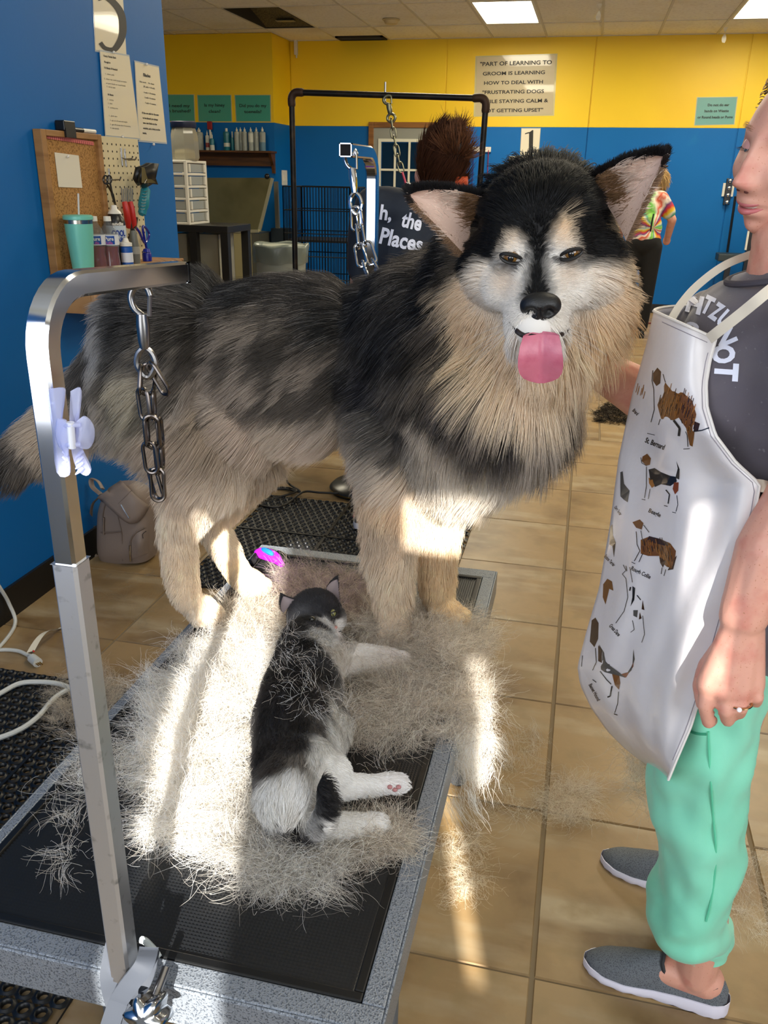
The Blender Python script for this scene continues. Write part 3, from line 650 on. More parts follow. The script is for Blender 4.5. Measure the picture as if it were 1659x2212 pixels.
def hair_obj(name, pts, radius, cols, m, parent=None, tip=.15):
    """pts (N, K, 3); radius scalar or (N,); cols (N, 3) or (N, K, 3)"""
    N, K = pts.shape[:2]; hc = bpy.data.hair_curves.new(name); hc.add_curves([K]*N)
    hc.attributes['position'].data.foreach_set('vector', pts.astype(np.float32).ravel())
    t = np.linspace(0, 1, K); taper = (1-t)**.6*(1-tip)+tip
    r = (np.broadcast_to(np.asarray(radius, float), (N,))[:, None]*taper[None]).astype(np.float32).ravel()
    ra = hc.attributes.get('radius') or hc.attributes.new('radius', 'FLOAT', 'POINT'); ra.data.foreach_set('value', r)
    ca = hc.attributes.new('fur_col', 'FLOAT_COLOR', 'POINT'); c = np.ones((N, K, 4), np.float32); c[..., :3] = cols if cols.ndim == 3 else cols[:, None, :]
    ca.data.foreach_set('color', c.ravel()); hc.materials.append(m)
    o = bpy.data.objects.new(name, hc); return link(o, parent)
def grow(P, N, flow, L, lift0=.55, lift1=.12, droop=.0, K=5, curl=.12, clump=.55, gstep=24, seed=1, nscale=14, jitter=.10):
    """strands: start along normal, lie down along flow. lift = share of normal at root / tip"""
    rng = np.random.default_rng(seed); n = len(P); fl = unit(flow-N*(flow*N).sum(1, keepdims=True)*.85)
    nz = vnoise(P, nscale, seed)*curl; fl = unit(fl+nz+rng.normal(size=(n, 3))*jitter)
    t = np.linspace(0, 1, K); pts = np.zeros((n, K, 3)); pts[:, 0] = P
    for k in range(1, K):
        s = (t[k]+t[k-1])/2; lf = lift0+(lift1-lift0)*s; d = unit(N*lf+fl*(1-lf)+np.array([0, 0, -1.])*droop*s)
        pts[:, k] = pts[:, k-1]+d*(L/(K-1))[:, None]
    if clump > 0:
        g = rng.permutation(n)[:max(8, n//gstep)]; kd = KDTree(len(g))
        for i, gi in enumerate(g): kd.insert(P[gi], i)
        kd.balance(); near = np.array([g[kd.find(p)[1]] for p in P])
        c_ = clump*(.6+.4*rng.random(n)); far = np.linalg.norm(P-P[near], axis=1); c_ = c_*np.clip(1.6-far/(.5*L+1e-4), .0, 1)
        for k in range(1, K): w = (c_*(t[k]**1.3))[:, None]; pts[:, k] = pts[:, k]*(1-w)+(pts[near, k]+(P-P[near])*.25)*w
        return pts, near
    return pts, np.arange(n)
def sample_poly(poly, n, rng):
    poly = np.array(poly, float); lo, hi = poly.min(0), poly.max(0); out = np.zeros((0, 2))
    while len(out) < n:
        q = lo+(hi-lo)*rng.random((n*2, 2)); m_ = in_poly(q[:, 0], q[:, 1], poly, 60); q = q[rng.random(len(q)) < m_]; out = np.concatenate([out, q])
    return out[:n]
# ================================================================== the dog
DY = 1.56
A = lambda u, v, Y=DY: aty(u, v, Y)
HO = aty(1166, 500, 1.215)                         # middle of the skull
hf = Vector((.02, -.965, -.24)).normalized(); hr = Vector((1, 0, .075)); hr = (hr-hf*hr.dot(hf)).normalized(); hu = hf.cross(hr)
HL = lambda f, r, u: HO+hf*f+hr*r+hu*u
HM = Matrix((hr, hf, hu)).transposed()              # ball radii order: r, f, u
dog = thing('dog', 'big fluffy black, grey and cream malamute standing on the table, tongue out', 'dog', (-.5, 1.56, T))
mb = MB()
I3 = None
mb.ball((-.31, 1.56, 1.115), (.165, .135, .165)); mb.ball((-.53, 1.56, 1.115), (.24, .130, .148)); mb.ball((-.78, 1.56, 1.115), (.165, .125, .145))
mb.ball((-.66, 1.54, 1.02), (.12, .10, .09)); mb.ball((-.20, 1.52, 1.06), (.12, .125, .15)); mb.ball((-.84, 1.56, 1.06), (.115, .12, .13))
capsule(mb, [(-.27, 1.53, 1.17), (-.16, 1.40, 1.22), tuple(HL(-.05, 0, -.01))], [.135, .12, .085])
capsule(mb, [(-.17, 1.45, 1.08), (-.11, 1.36, 1.14), tuple(HL(-.04, 0, -.06))], [.115, .10, .07])
def leg(pts, rs):
    pts[-1].z = max(pts[-1].z, T+rs[-1]+.003)
    capsule(mb, [tuple(p) for p in pts], rs)
leg([A(370, 850, 1.50), A(455, 1010, 1.475), A(382, 1150, 1.47), A(405, 1290, 1.465)], [.10, .062, .031, .030])
leg([A(410, 900, 1.62), A(545, 1000, 1.65), A(462, 1130, 1.655), A(515, 1240, 1.65)], [.10, .058, .030, .029])
leg([A(860, 900, 1.50), A(845, 1050, 1.50), A(848, 1230, 1.52), A(846, 1350, 1.535)], [.085, .050, .037, .034])
leg([A(980, 900, 1.60), A(955, 1050, 1.60), A(942, 1220, 1.62), A(945, 1315, 1.635)], [.08, .048, .034, .032])
def paw(c, d, w=1.0):
    c, d = Vector(c), Vector(d).normalized(); s = d.cross(Vector((0, 0, 1)))
    mb.ball(c+Vector((0, 0, .028)), (.036*w, .036*w, .028))
    for k in (-1.5, -.5, .5, 1.5):
        mb.ball(c+d*(.040-.006*abs(k))*w+s*.0155*k*w+Vector((0, 0, .020)), (.0165*w, .0165*w, .019))
for (u, v, dd) in ((432, 1318, (.75, -.55, 0)), (535, 1262, (.8, -.4, 0)), (850, 1362, (.35, -1, 0)), (962, 1328, (.85, -.45, 0))):
    p = atz(u, v, T+.02); paw((p.x, p.y, T), dd, 1.02)
tail_p = [(-.92, 1.56, 1.10), (-1.00, 1.55, 1.00), (-1.08, 1.53, .925), (-1.17, 1.51, .87), (-1.225, 1.50, .855)]
capsule(mb, tail_p, [.05, .045, .042, .034, .020])
# head
for s in (-1, 1): mb.ball(HL(-.035, .070*s, -.115), (.048, .05, .075), HM)
mb.ball(HL(-.02, 0, -.165), (.075, .05, .06), HM)
mb.ball(HL(-.005, 0, .012), (.078, .082, .070), HM); mb.ball(HL(.0, .048, -.045), (.052, .070, .056), HM); mb.ball(HL(.0, -.048, -.045), (.052, .070, .056), HM)
capsule(mb, [HL(.035, 0, -.045), HL(.085, 0, -.068), HL(.128, 0, -.080)], [.052, .043, .031])
mb.ball(HL(.110, .016, -.088), (.025, .036, .024), HM); mb.ball(HL(.110, -.016, -.088), (.025, .036, .024), HM)
for s in (-1, 1): mb.ball(HL(.052, .036*s, .0), (.026, .024, .020), HM); mb.ball(HL(.05, .045*s, -.055), (.03, .045, .03), HM)
capsule(mb, [HL(.02, 0, -.100), HL(.075, 0, -.122), HL(.098, 0, -.130)], [.042, .028, .020])
body = remesh(mb, .0075, 5, .5)
for p in body.polygons: p.use_smooth = True
fur_under = mat('dog_skin', (.5, .45, .4), .8, attr='fur_col')
body.materials.append(fur_under); body.name = 'body'
bvh_dog = BVHTree.FromPolygons([v.co.copy() for v in body.vertices], [tuple(p.vertices) for p in body.polygons])
def hit(bvh, u, v):
    d = ray(u, v).normalized(); h = bvh.ray_cast(CAM, d); return h[0], h[1]
CP = """250 640 3b3a3c;300 600 3a3836;400 572 3c3936;500 568 484440;600 565 3d3a37;700 568 48443f;800 570 83766a;860 590 6e6254;900 570 4a443e;230 720 8d8a88;200 800 7c7671;300 700 3e3c3b;400 680 4c4743;350 760 645e58;450 640 3a3836;550 640 2c2b2b;650 650 5d5650;550 720 7b7167;620 740 6d645b;
700 640 443f3b;720 700 262525;780 680 1a1a1d;820 650 17171a;850 720 19191c;900 700 222123;950 650 18181a;760 800 3d3a39;820 820 2b2a30;880 850 454242;940 800 575049;980 750 7d7266;700 800 877b70;620 820 84796e;540 830 8d8176;460 830 8b8076;380 830 8f857b;300 850 99907f;240 880 9b9186;
300 950 a39585;380 950 a09080;450 930 9c8d7d;540 900 a8988a;620 920 b3a595;700 930 b5a698;770 940 a2968a;850 910 59544f;900 950 8e857c;960 900 b0a496;1000 960 d8cfc3;1050 890 7a7069;1100 890 4a4442;1060 970 e0d8cc;950 1020 dcd3c6;870 1020 c2b5a6;820 1000 a59a8e;
400 1050 b8a896;360 1120 c8baa8;400 1250 dccbb4;430 1320 e2d2bd;470 1080 ded1c0;480 1180 ddceb9;520 1240 dcc8aa;860 1080 cdb89e;820 1150 bcac99;850 1250 dacbb7;850 1340 d6c7b4;940 1100 e8dece;945 1240 dbc5a5;960 1320 c9b698;
100 930 a89a8a;50 980 6e665e;20 985 45413d;150 960 b2a494;90 1010 8a8178;960 590 1f1d1d;975 680 5b524b;1150 890 9c9289;1015 690 e4ccac;1035 750 e0caaa;1075 800 dccab0;1120 840 dccbb5;1170 860 d4c5b1;1225 825 d5c3ab;1275 750 e0c8a8;1310 690 e4caa6;1330 640 e2c8a4;1100 760 e8d4ba;1240 760 e8d4ba;1000 800 5f564f;1045 860 857a70;1320 770 2f2b29;1295 820 3a3532;1200 880 6f665e;1000 850 6a625c;920 740 3d3936"""
cp, cc = [], []
for line in CP.replace('\n', '').split(';'):
    u, v, h = line.split(); p, _ = hit(bvh_dog, float(u), float(v))
    if p is not None: cp.append(p); cc.append(hexc(h))
cp, cc = np.array(cp), np.array(cc)
lum = cc.mean(1, keepdims=True); cc = np.clip(cc*(1.08+.50*np.clip(lum/.32, 0, 1))*np.array([1.0, 1.0, .985]), 0, 4); mx = cc.max(1, keepdims=True); cc = cc*np.minimum(1, .90/mx)
HOn, hfn, hrn, hun = (np.array(v) for v in (HO, hf, hr, hu))
def head_local(P): q = P-HOn; return q@hfn, q@hrn, q@hun
FS_ = .000615
def face_px(P):
    """frontal-plane coordinates of the face in picture-sized units"""
    f, r, u = head_local(P); return 1168+r/FS_, 500-u/FS_+f*0.0/FS_+ f*230, f
CAP = [(930, 330), (1400, 330), (1372, 560), (1352, 660), (1322, 560), (1288, 552), (1262, 560), (1250, 520), (1238, 470), (1222, 452), (1200, 476), (1190, 512), (1186, 545), (1192, 575), (1201, 596), (1196, 608), (1170, 612), (1142, 606), (1146, 590), (1153, 565), (1153, 520), (1146, 500), (1128, 484), (1110, 486), (1100, 520), (1078, 548), (1060, 545), (1030, 575), (1000, 590), (960, 640), (950, 560)]
EYE_L, EYE_R = (1104, 556), (1234, 547)
def head_color(P, rng, amp=1.0):
    x, y, f = face_px(P); n_ = vnoise(P, 60, 5); x = x+n_[:, 0]*4*amp; y = y+n_[:, 1]*4*amp
    black = in_poly(x, y, CAP, 11)
    white = np.array(hexc('f0ebe4')); cream = np.array(hexc('f0d8b8')); tan = np.array(hexc('c9a476')); blk = np.array(hexc('111113')); brown = np.array(hexc('4a3220'))
    cr = np.clip((np.hypot((x-1168)/1.15, (y-610))-92)/55, 0, 1)[:, None]; c = (white*(1-cr)+cream*cr)*1.05
    for (ex, ey) in (EYE_L, EYE_R):
        d = np.hypot((x-ex)/1.7, y-ey); k = np.clip(1.25-d/17, 0, 1)[:, None]; c = c*(1-k*.9)+blk*k*.9
        d = np.hypot((x-ex)/1.3, y-ey-25); k = np.clip(1-d/34, 0, 1)[:, None]*.42; c = c*(1-k)+tan*k
    # dark line from inner corner of each eye to the nose bridge
    for (a, b_) in (((1128, 556), (1150, 536)), ((1214, 548), (1190, 536))):
        e = np.array(b_)-np.array(a); t = np.clip(((x-a[0])*e[0]+(y-a[1])*e[1])/(e@e), 0, 1); d = np.hypot(x-a[0]-t*e[0], y-a[1]-t*e[1]); k = np.clip(1.2-d/8, 0, 1)[:, None]*.8; c = c*(1-k)+blk*k
    k = (np.clip((np.abs(x-1168)-150)/60, 0, 1)*np.clip((560-y)/60, 0, 1))[:, None]*.45
    c = c*(1-black[:, None])+(blk*(1-k)+brown*k)*black[:, None]
    # lips
    d = np.abs(y-(722-((x-1168)/62.)**2*14)); k = (np.clip(1.3-d/5, 0, 1)*(np.abs(x-1168) < 78)*(f > .05))[:, None]*.55; c = c*(1-k)+np.array(hexc('2a1a18'))*k
    return c
def dog_color(P, N, seed=0):
    rng = np.random.default_rng(seed); c = interp(cp, cc, P, 4.0)
    f, r, u = head_local(P); hm_ = np.clip((f+.055+1.6*np.clip(u, 0, .1)+.25*np.clip(-u-.06, 0, 1))/.05, 0, 1)*np.clip((.19-np.sqrt(r*r+u*u+.4*f*f))/.03, 0, 1)
    ruff = (u < -.075) & (f < .05); hm_ = np.where(ruff, hm_*np.clip((.15+u)/.06, 0, 1), hm_)
    return c*(1-hm_[:, None])+head_color(P, rng)*hm_[:, None], hm_
vc, _h = dog_color(vcos(body), None); set_vcol(body, 'fur_col', vc*.8)
dbody = link(bpy.data.objects.new('body', body), dog)
# fur
NH = 190000
def wgt(c, n_):
    q = unit(CAMn-c); facing = np.clip((n_*q).sum(1), -1, 1); hd = np.linalg.norm(c-HOn, axis=1)
    nose = np.linalg.norm(c-np.array(HL(.15, 0, -.08)), axis=1)
    return np.where(facing > -.25, 1.0, .22)*np.where(hd < .17, 2.6, 1.0)*np.where(nose < .022, .0, 1.0)
P, N = sample_mesh(body, NH, RNG, wgt)
f, r, u = head_local(P); hd = np.linalg.norm(P-HOn, axis=1)
flow = np.tile(np.array([-.80, 0, -.60]), (NH, 1)); top = np.clip((N[:, 2]-.35)/.5, 0, 1)[:, None]; flow = flow*(1-top)+np.array([-1, 0, -.05])*top
leg_ = np.clip((.93-P[:, 2])/.10, 0, 1)*(P[:, 0] > -1.0); flow = flow*(1-leg_[:, None])+np.array([-.12, 0, -1.])*leg_[:, None]
chest = np.clip((P[:, 0]+.30)/.10, 0, 1)*np.clip((1.25-P[:, 2])/.1, 0, 1)*(1-leg_); flow = flow*(1-chest[:, None]*.8)+np.array([-.15, -.10, -1.])*chest[:, None]*.8
nk = np.clip((.34-hd)/.12, 0, 1); away = unit(P-np.array(HL(.14, 0, -.04))); away[:, 2] -= .35; flow = flow*(1-nk[:, None])+away*nk[:, None]
tl = np.clip((-.97-P[:, 0])/.06, 0, 1)*(P[:, 2] < 1.08); tl = np.maximum(tl, 0); flow = flow*(1-tl[:, None])+np.array([-.8, -.1, -.58])*tl[:, None]
rump = np.clip((-.86-P[:, 0])/.08, 0, 1)*(1-tl)*(1-leg_); flow = flow*(1-rump[:, None]*.7)+np.array([-.35, 0, -1.])*rump[:, None]*.7
L = np.full(NH, .068)
belly = np.clip((-N[:, 2]-.1)/.5, 0, 1)*(P[:, 2] > .85); L += belly*.03; thigh = np.clip((-.60-P[:, 0])/.08, 0, 1)*np.clip((1.08-P[:, 2])/.08, 0, 1)*np.clip((P[:, 2]-.80)/.1, 0, 1); L += thigh*.012
L = L*(1-leg_)+leg_*(.016+.022*np.clip((P[:, 2]-.62)/.25, 0, 1))
rear = leg_*np.clip(-N[:, 0], 0, 1)*np.clip((P[:, 2]-.6)/.1, 0, 1); L += rear*.018
fl_ = leg_*(P[:, 0] > -.48); L += fl_*.012*np.clip((P[:, 2]-.58)/.05, 0, 1)
pw = np.clip((T+.06-P[:, 2])/.03, 0, 1); L = L*(1-pw)+.010*pw
L = L*(1-tl)+.075*tl; L = L+chest*.015
face = np.clip((f+.01)/.05, 0, 1)*(hd < .19); cheek = np.clip((np.abs(r)-.045)/.05, 0, 1)
hl = np.where(face > 0, .009+.035*cheek*np.clip((-u+.03)/.05, 0, 1), .05)
hl = np.where((u > .03) & (f < .06), .030, hl); hl = np.where((f > .06), np.minimum(hl, .0085), hl)
low = np.clip((-.095-u)/.03, 0, 1)*(f < .06); hl = hl*(1-low)+.045*low
hk = np.clip((.20-hd)/.05, 0, 1); hk = np.where(hd < .165, 1, hk)*np.where(f < -.06, .3, 1); L = L*(1-hk)+hl*hk
L = L+(1-hk)*np.clip((.36-hd)/.12, 0, 1)*.022
L *= RNG.uniform(.65, 1.12, NH)
# keep strands away from eyes, nose and tongue
fx, fy, ff = face_px(P)
keep = np.ones(NH, bool)
for (ex, ey) in (EYE_L, EYE_R): keep &= ~((np.hypot((fx-ex)/1.75, fy-ey) < 9) & (ff > .02))
P, N, flow, L = P[keep], N[keep], flow[keep], L[keep]; NH = len(P); hd = hd[keep]; face = face[keep]
C, hm_ = dog_color(P, N, 3)
pts, near = grow(P, N, flow, L, .50, .10, .22, K=6, curl=.34, clump=.62, gstep=26, seed=4, nscale=11, jitter=.11)
clr = np.random.default_rng(9).random(NH)[near]; ind = np.random.default_rng(10).random(NH)
dark = 1-np.clip(C.mean(1)/.35, 0, 1)
mott = np.clip(vnoise(P*np.array([1.3, 1, .8]), 38, 21)[:, 0]*.5+.5, 0, 1)
br = (.62+.55*clr)*(.86+.28*ind); lt_ = np.clip((C.mean(1)-.18)/.2, 0, 1); br = br*(1-lt_)+(.84+.22*clr+.10*ind)*lt_; br = np.where(hm_ > .5, .92+.12*ind, br)
body_mid = (C.mean(1) > .03) & (C.mean(1) < .40) & (hm_ < .5) & (P[:, 2] > .95)
streak = np.where(body_mid, np.where(mott > .56, .42, 1.12), 1.0); C2 = np.clip(C*(br*streak)[:, None], .006, .94)
grey = (hm_ < .5) & (ind > .86) & (C.mean(1) < .12); C2[grey] = C2[grey]*2.2+.05
tcol = C2[:, None, :]*np.linspace(1.08, .92, 6)[None, :, None]
dog_fur = hair_obj('fur', pts, .00042, tcol, fur_mat('dog_fur_strands', rough=.5, trans=.25, spec=.3), dog)
tag(dog_fur, kind='stuff')
# eyes, nose, tongue, ears
def snap(u, v, push=0.0):
    h, n_ = hit(bvh_dog, u, v)
    if h is None: return None
    return h-ray(u, v).normalized()*push
eye_w = mat('dog_iris', '#74501f', .08, coat=1.0); eye_b = mat('dog_pupil', '#050404', .06, coat=1.0); rim_m = mat('dog_eye_rim', '#0b0909', .5)
for (u, v, rr) in ((1104, 556, 6.), (1234, 547, -6.)):
    h = snap(u, v); c = h+hf*-.0055
    ey = MB().ball(c, .0115, nu=20, nv=14).build('eye', eye_w, dog)
    MB().ball(c+hf*.0088, (.0048, .0035, .0048), HM).build('pupil', eye_b, ey)
    up_ = hu; rt = hr*(1 if u > 1168 else -1)
    for sgn, name in ((1, 'upper_lid'), (-1, 'lower_lid')):
        q = []
        for k in range(9):
            a = math.pi*k/8; q.append(c+rt*(.0140*math.cos(a))+up_*((.0060 if sgn > 0 else .0056)*sgn*math.sin(a)+.0035*math.cos(a))+hf*(.0070+.0042*math.sin(a)))
        MB().tube(q, [.0014+.0012*math.sin(math.pi*k/8) for k in range(9)], 8).build(name, rim_m, ey)
nb = MB(); nc = HL(.158, 0, -.079)
h_ = snap(1168, 660); nc = h_+hf*.004
rows = []; nn = 56
for j in range(31):
    t = j/30; ang = math.pi*t
    row = []
    for k in range(nn+1):
        a = 2*math.pi*k/nn; x = math.sin(ang)*math.cos(a); y = math.sin(ang)*math.sin(a); z = math.cos(ang)
        wide = 1+.12*max(0, y); x_ = x*.0255*wide; u_ = y*.0185; f_ = z*.0165
        if y < 0: x_ *= 1-.30*y*y
        for s in (-1, 1):
            g = math.exp(-(((x_-s*.0108)/.0055)**2+((u_+.0030)/.0055)**2)); f_ -= .0115*g*max(0, z); 
            g2 = math.exp(-(((x_-s*.019)/.004)**2+((u_+.006)/.003)**2)); f_ -= .005*g2*max(0, z)
        f_ -= .0028*math.exp(-(x_/.0016)**2)*(1 if y < .2 else 0)*max(0, z)
        row.append(nc+hr*x_+hu*u_+hf*f_)
    rows.append(row)
nb.grid(rows); nb.build('nose', mat('dog_nose_leather', '#0d0d0e', .46, bump=((700, 700, 700), 1, .35, .0008)), dog, sharp=0)
tongue_m = mat('tongue_pink', '#c06a7e', .32, sss=.15, noise=[((60, 60, 60), 3, '#b35a70', .45, .7)], bump=((500, 500, 500), 2, .2, .0008))
tb = snap(1170, 716); t0 = tb-hf*.009
prof = [(0, 0, .022), (.010, -.010, .0255), (.015, -.022, .0275), (.015, -.034, .0280), (.012, -.045, .0265), (.009, -.054, .022), (.007, -.060, .0140), (.006, -.0635, .004)]
rows = []; rows2 = []
for (f_, u_, w_) in prof:
    row = []; row2 = []
    for k in range(13):
        s = -1+2*k/12; cup = (-.006*(1-abs(s))**2*1.0+.004*(abs(s)**2))*min(1, w_/.026)**3; edge = (1-s**6)
        row.append(t0+hf*(.020+f_+cup*1.0)+hr*(w_*s)+hu*u_); row2.append(t0+hf*(.020+f_+cup-.0075*edge-.001)+hr*(w_*s)+hu*u_)
    rows.append(row); rows2.append(row2)
mbt = MB().grid(rows); mbt.grid([r_[::-1] for r_ in rows2]); mbt.build('tongue', tongue_m, dog, sharp=0)
q = [snap(u, v, .0015) for u, v in ((1100, 694), (1112, 710), (1126, 722), (1146, 729), (1170, 732), (1196, 729), (1214, 721), (1228, 707), (1240, 690))]
MB().tube(spline([p for p in q if p], 3), [.0012]*4+[.0035]*4+[.006]*9+[.0035]*4+[.0012]*4, 8).build('mouth', mat('dark_mouth', '#1a0d0d', .5), dog)
def ear(baseU, baseL, tip, depth, out, nm):
    """cupped ear between upper base edge and lower base edge; returns inner/outer points"""
    bU, bL, tp = Vector(baseU), Vector(baseL), Vector(tip); rows = []; R = 12; Cn = 10
    away = Vector(out)
    for i in range(R+1):
        t = i/R; w = (1-t)**.72; mid = (bU+bL)/2*(1-t)+tp*t; half = (bU-bL)/2*w; row = []
        for j in range(Cn+1):
            s = -1+2*j/Cn; row.append(mid+half*s+away*depth*(1-s*s)*(1-t*.75)+(bU-bL).normalized()*.004*math.sin(t*3.1))
        rows.append(row)
    mb = MB(); mb.grid(rows); o = len(mb.v)
    cen = away
    back = [[p+away*(.007 if 0 < j < Cn else .0012) for j, p in enumerate(r_)] for r_ in rows]
    mb.cur = 1; mb.grid([r_[::-1] for r_ in back])
    return mb, rows, back
ein = mat('ear_inner_skin', '#d2b4a4', .7); eout = mat('ear_black_skin', '#15110f', .8)
ears = []
for nm, bU, bL, tp, side in (('left', aty(1052, 428, 1.225), aty(1012, 560, 1.215), aty(884, 421, 1.175), -1), ('right', aty(1270, 392, 1.225), aty(1352, 520, 1.205), aty(1432, 338, 1.185), 1)):
    mb_, rows, back = ear(bU, bL, tp, .035, Vector((.1*side, .95, .05)), nm)
    eo = mb_.build('ear', [ein, eout], dog, sharp=0); ears.append(eo)
    tp_ = np.array(tp); R_, B_ = np.array([[tuple(p) for p in r_] for r_ in rows]), np.array([[tuple(p) for p in r_] for r_ in back])
    rg = np.random.default_rng(31+side)
    def surf(G, n_, e=None):
        i = rg.random(n_)**1.15*11.99; j = rg.random(n_)*9.99 if e is None else e(n_); i0, j0 = i.astype(int), j.astype(int); di, dj = (i-i0)[:, None], (j-j0)[:, None]
        p = (G[i0, j0]*(1-di)+G[i0+1, j0]*di)*(1-dj)+(G[i0, j0+1]*(1-di)+G[i0+1, j0+1]*di)*dj; return p, i/12, j/10
    bun, bln = np.array(bU), np.array(bL); mid = (bun+bln)/2; ax = unit((tp_-mid)[None])[0]
    # outer fur: black, lying along the ear
    n_ = 7000; p, ti_, tj = surf(B_, n_); nrm = np.tile(unit(np.array([[.1*side, .9, .3]])), (n_, 1)); q1, nr = grow(p, nrm, np.tile(ax, (n_, 1)), rg.uniform(.010, .02, n_), .4, .1, 0, 5, .2, .5, 20, 3, 20, .2)
    c1 = np.tile(np.array(hexc('121012')), (n_, 1))*(.7+.8*rg.random(n_))[:, None]; br_ = (ti_ < .35); c1[br_] = np.array(hexc('3a271a'))*(.6+.8*rg.random(br_.sum()))[:, None]
    # rim fur: dark on the upper edge, brown and cream on the lower edge
    n2 = 4200; p2, t2, j2 = surf(R_, n2, lambda k: np.where(rg.random(k) < .62, 9.2+rg.random(k)*.79, rg.random(k)*.9)); edge = unit(np.where((j2 > .5)[:, None], bun-bln, bln-bun))
    nrm2 = unit(np.tile(np.array([[0, -1., 0]]), (n2, 1))+edge*.4); q2, _ = grow(p2, nrm2, edge*.5+ax*.6, rg.uniform(.008, .016, n2)*np.where(j2 > .5, 1, .75), .45, .15, 0, 5, .3, .35, 16, 5, 20, .35)
    c2 = np.where((j2 > .5)[:, None], np.array(hexc('141214')), np.where((t2 > .9)[:, None], np.array(hexc('2a201b')), np.array(hexc('8d7057'))))*(.7+.6*rg.random(n2))[:, None]
    # inner fur: cream tufts from the lower front edge and base
    n3 = 3600; p3, t3, j3 = surf(R_, n3); k3 = rg.random(n3) < (np.clip(1-t3, 0, 1)**1.2); p3, t3, j3 = p3[k3], t3[k3], j3[k3]; n3 = len(p3)
    q3, _ = grow(p3, np.tile(np.array([[0, -1., .1]]), (n3, 1)), np.tile(ax*.6+unit((bln-bun)[None])[0]*.2, (n3, 1)), rg.uniform(.008, .028, n3)*(1.1-.5*t3), .35, .1, .1, 5, .3, .55, 14, 6, 25, .25)
    base_c = np.where((t3 < .28)[:, None], np.array(hexc('8a6a4c')), np.array(hexc('e6d3c4'))); c3 = base_c*(.75+.4*rg.random(n3))[:, None]
    hair_obj('ear_fur', np.concatenate([q1, q2, q3]), .0004, np.concatenate([c1, c2, c3]), fur_mat('dog_fur_strands'), eo)
# whiskers
wq = []
for s in (-1, 1):
    for k in range(7):
        b_ = HL(.105+.004*k, s*.030, -.085-.004*(k % 3)); d = (hr*s*.8+hf*.3-hu*(.1+.07*k)).normalized(); wq.append([tuple(b_+d*t-hu*t*t*2.0) for t in (0, .02, .045, .07)])
wq = np.array(wq); hair_obj('whiskers', wq, .00025, np.tile(np.array([.75, .73, .7]), (len(wq), 1)), fur_mat('dog_fur_strands'), dog)
# ================================================================== the cat lying on the table
cat = thing('cat', 'grey and white cat lying on its side amid shed fur at the dog feet', 'cat', (-.42, 1.2, T))
CH = atz(682, 1333, T+.068); Zt = lambda u, v, h: atz(u, v, T+h)
cf = (Vector((.64, -.75, .10))).normalized(); cu = Vector((-.47, .24, .85)); cu = (cu-cf*cu.dot(cf)).normalized(); cr_ = cf.cross(cu)    # cr_ points to the viewer's left
CS = 1.2
CL = lambda f, r, u: CH+(cf*f+cr_*r+cu*u)*CS
CM = Matrix((cr_, cf, cu)).transposed()
mb = MB()
mb.ball(CL(-.004, 0, .004), (0.0552, 0.054, 0.0492), CM); mb.ball(CL(.006, .022, -.012), (0.0312, 0.036, 0.0288), CM); mb.ball(CL(.006, -.022, -.012), (0.0312, 0.036, 0.0288), CM)
mb.ball(CL(.040, 0, -.016), (0.024, 0.0216, 0.0192), CM); mb.ball(CL(.047, .009, -.021), (0.0132, 0.0132, 0.012), CM); mb.ball(CL(.047, -.009, -.021), (0.0132, 0.0132, 0.012), CM); mb.ball(CL(.032, 0, -.028), (0.0156, 0.0156, 0.0108), CM)
capsule(mb, [tuple(CL(-.02, 0, -.01)), Zt(668, 1405, .055), Zt(655, 1480, .062), Zt(640, 1560, .066), Zt(640, 1650, .062)], [.040, .055, .064, .068, .062])
mb.ball(Zt(675, 1430, .045), (.06, .06, .045)); mb.ball(Zt(665, 1580, .05), (.07, .08, .05))
capsule(mb, [Zt(700, 1420, .05), Zt(770, 1408, .035), Zt(850, 1420, .026)], [.028, .018, .016]); mb.ball(Zt(866, 1424, .024), (.020, .017, .016))
capsule(mb, [Zt(700, 1440, .03), Zt(775, 1440, .022), Zt(850, 1436, .02)], [.026, .017, .015])
# hind legs
capsule(mb, [Zt(650, 1665, .075), Zt(620, 1720, .085)], [.055, .042]); mb.ball(Zt(640, 1690, .08), (.058, .050, .040))
capsule(mb, [Zt(665, 1650, .07), Zt(715, 1672, .062), Zt(732, 1698, .045), Zt(800, 1697, .034), Zt(845, 1690, .030)], [.042, .032, .022, .0155, .0155]); mb.ball(Zt(856, 1692, .028), (.021, .017, .015))
capsule(mb, [Zt(640, 1750, .05), Zt(700, 1785, .035), Zt(780, 1783, .024), Zt(808, 1780, .022)], [.036, .022, .016, .016]); mb.ball(Zt(816, 1780, .021), (.018, .016, .015))
for k in (-1, 0, 1): mb.ball(Zt(866, 1690+9*k, .026), (.009, .007, .008)); mb.ball(Zt(824, 1780+9*k, .018), (.008, .007, .008))
capsule(mb, [Zt(600, 1790, .03), Zt(650, 1800, .035), Zt(695, 1780, .075), Zt(708, 1740, .105), Zt(702, 1700, .125), Zt(697, 1680, .135)], [.020, .020, .018, .016, .011, .004])
cme = remesh(mb, .0042, 3, .5)
for p in cme.polygons: p.use_smooth = True
cme.materials.append(mat('cat_skin', (.3, .3, .3), .8, attr='fur_col'))
def hitc(u, v, h=.062):
    p, n_ = hit(bvh_cat, u, v)
    if p is None: p, n_, _, _ = bvh_cat.find_nearest(Zt(u, v, h))
    return p, n_
bvh_cat = BVHTree.FromPolygons([v.co.copy() for v in cme.vertices], [tuple(p.vertices) for p in cme.polygons])
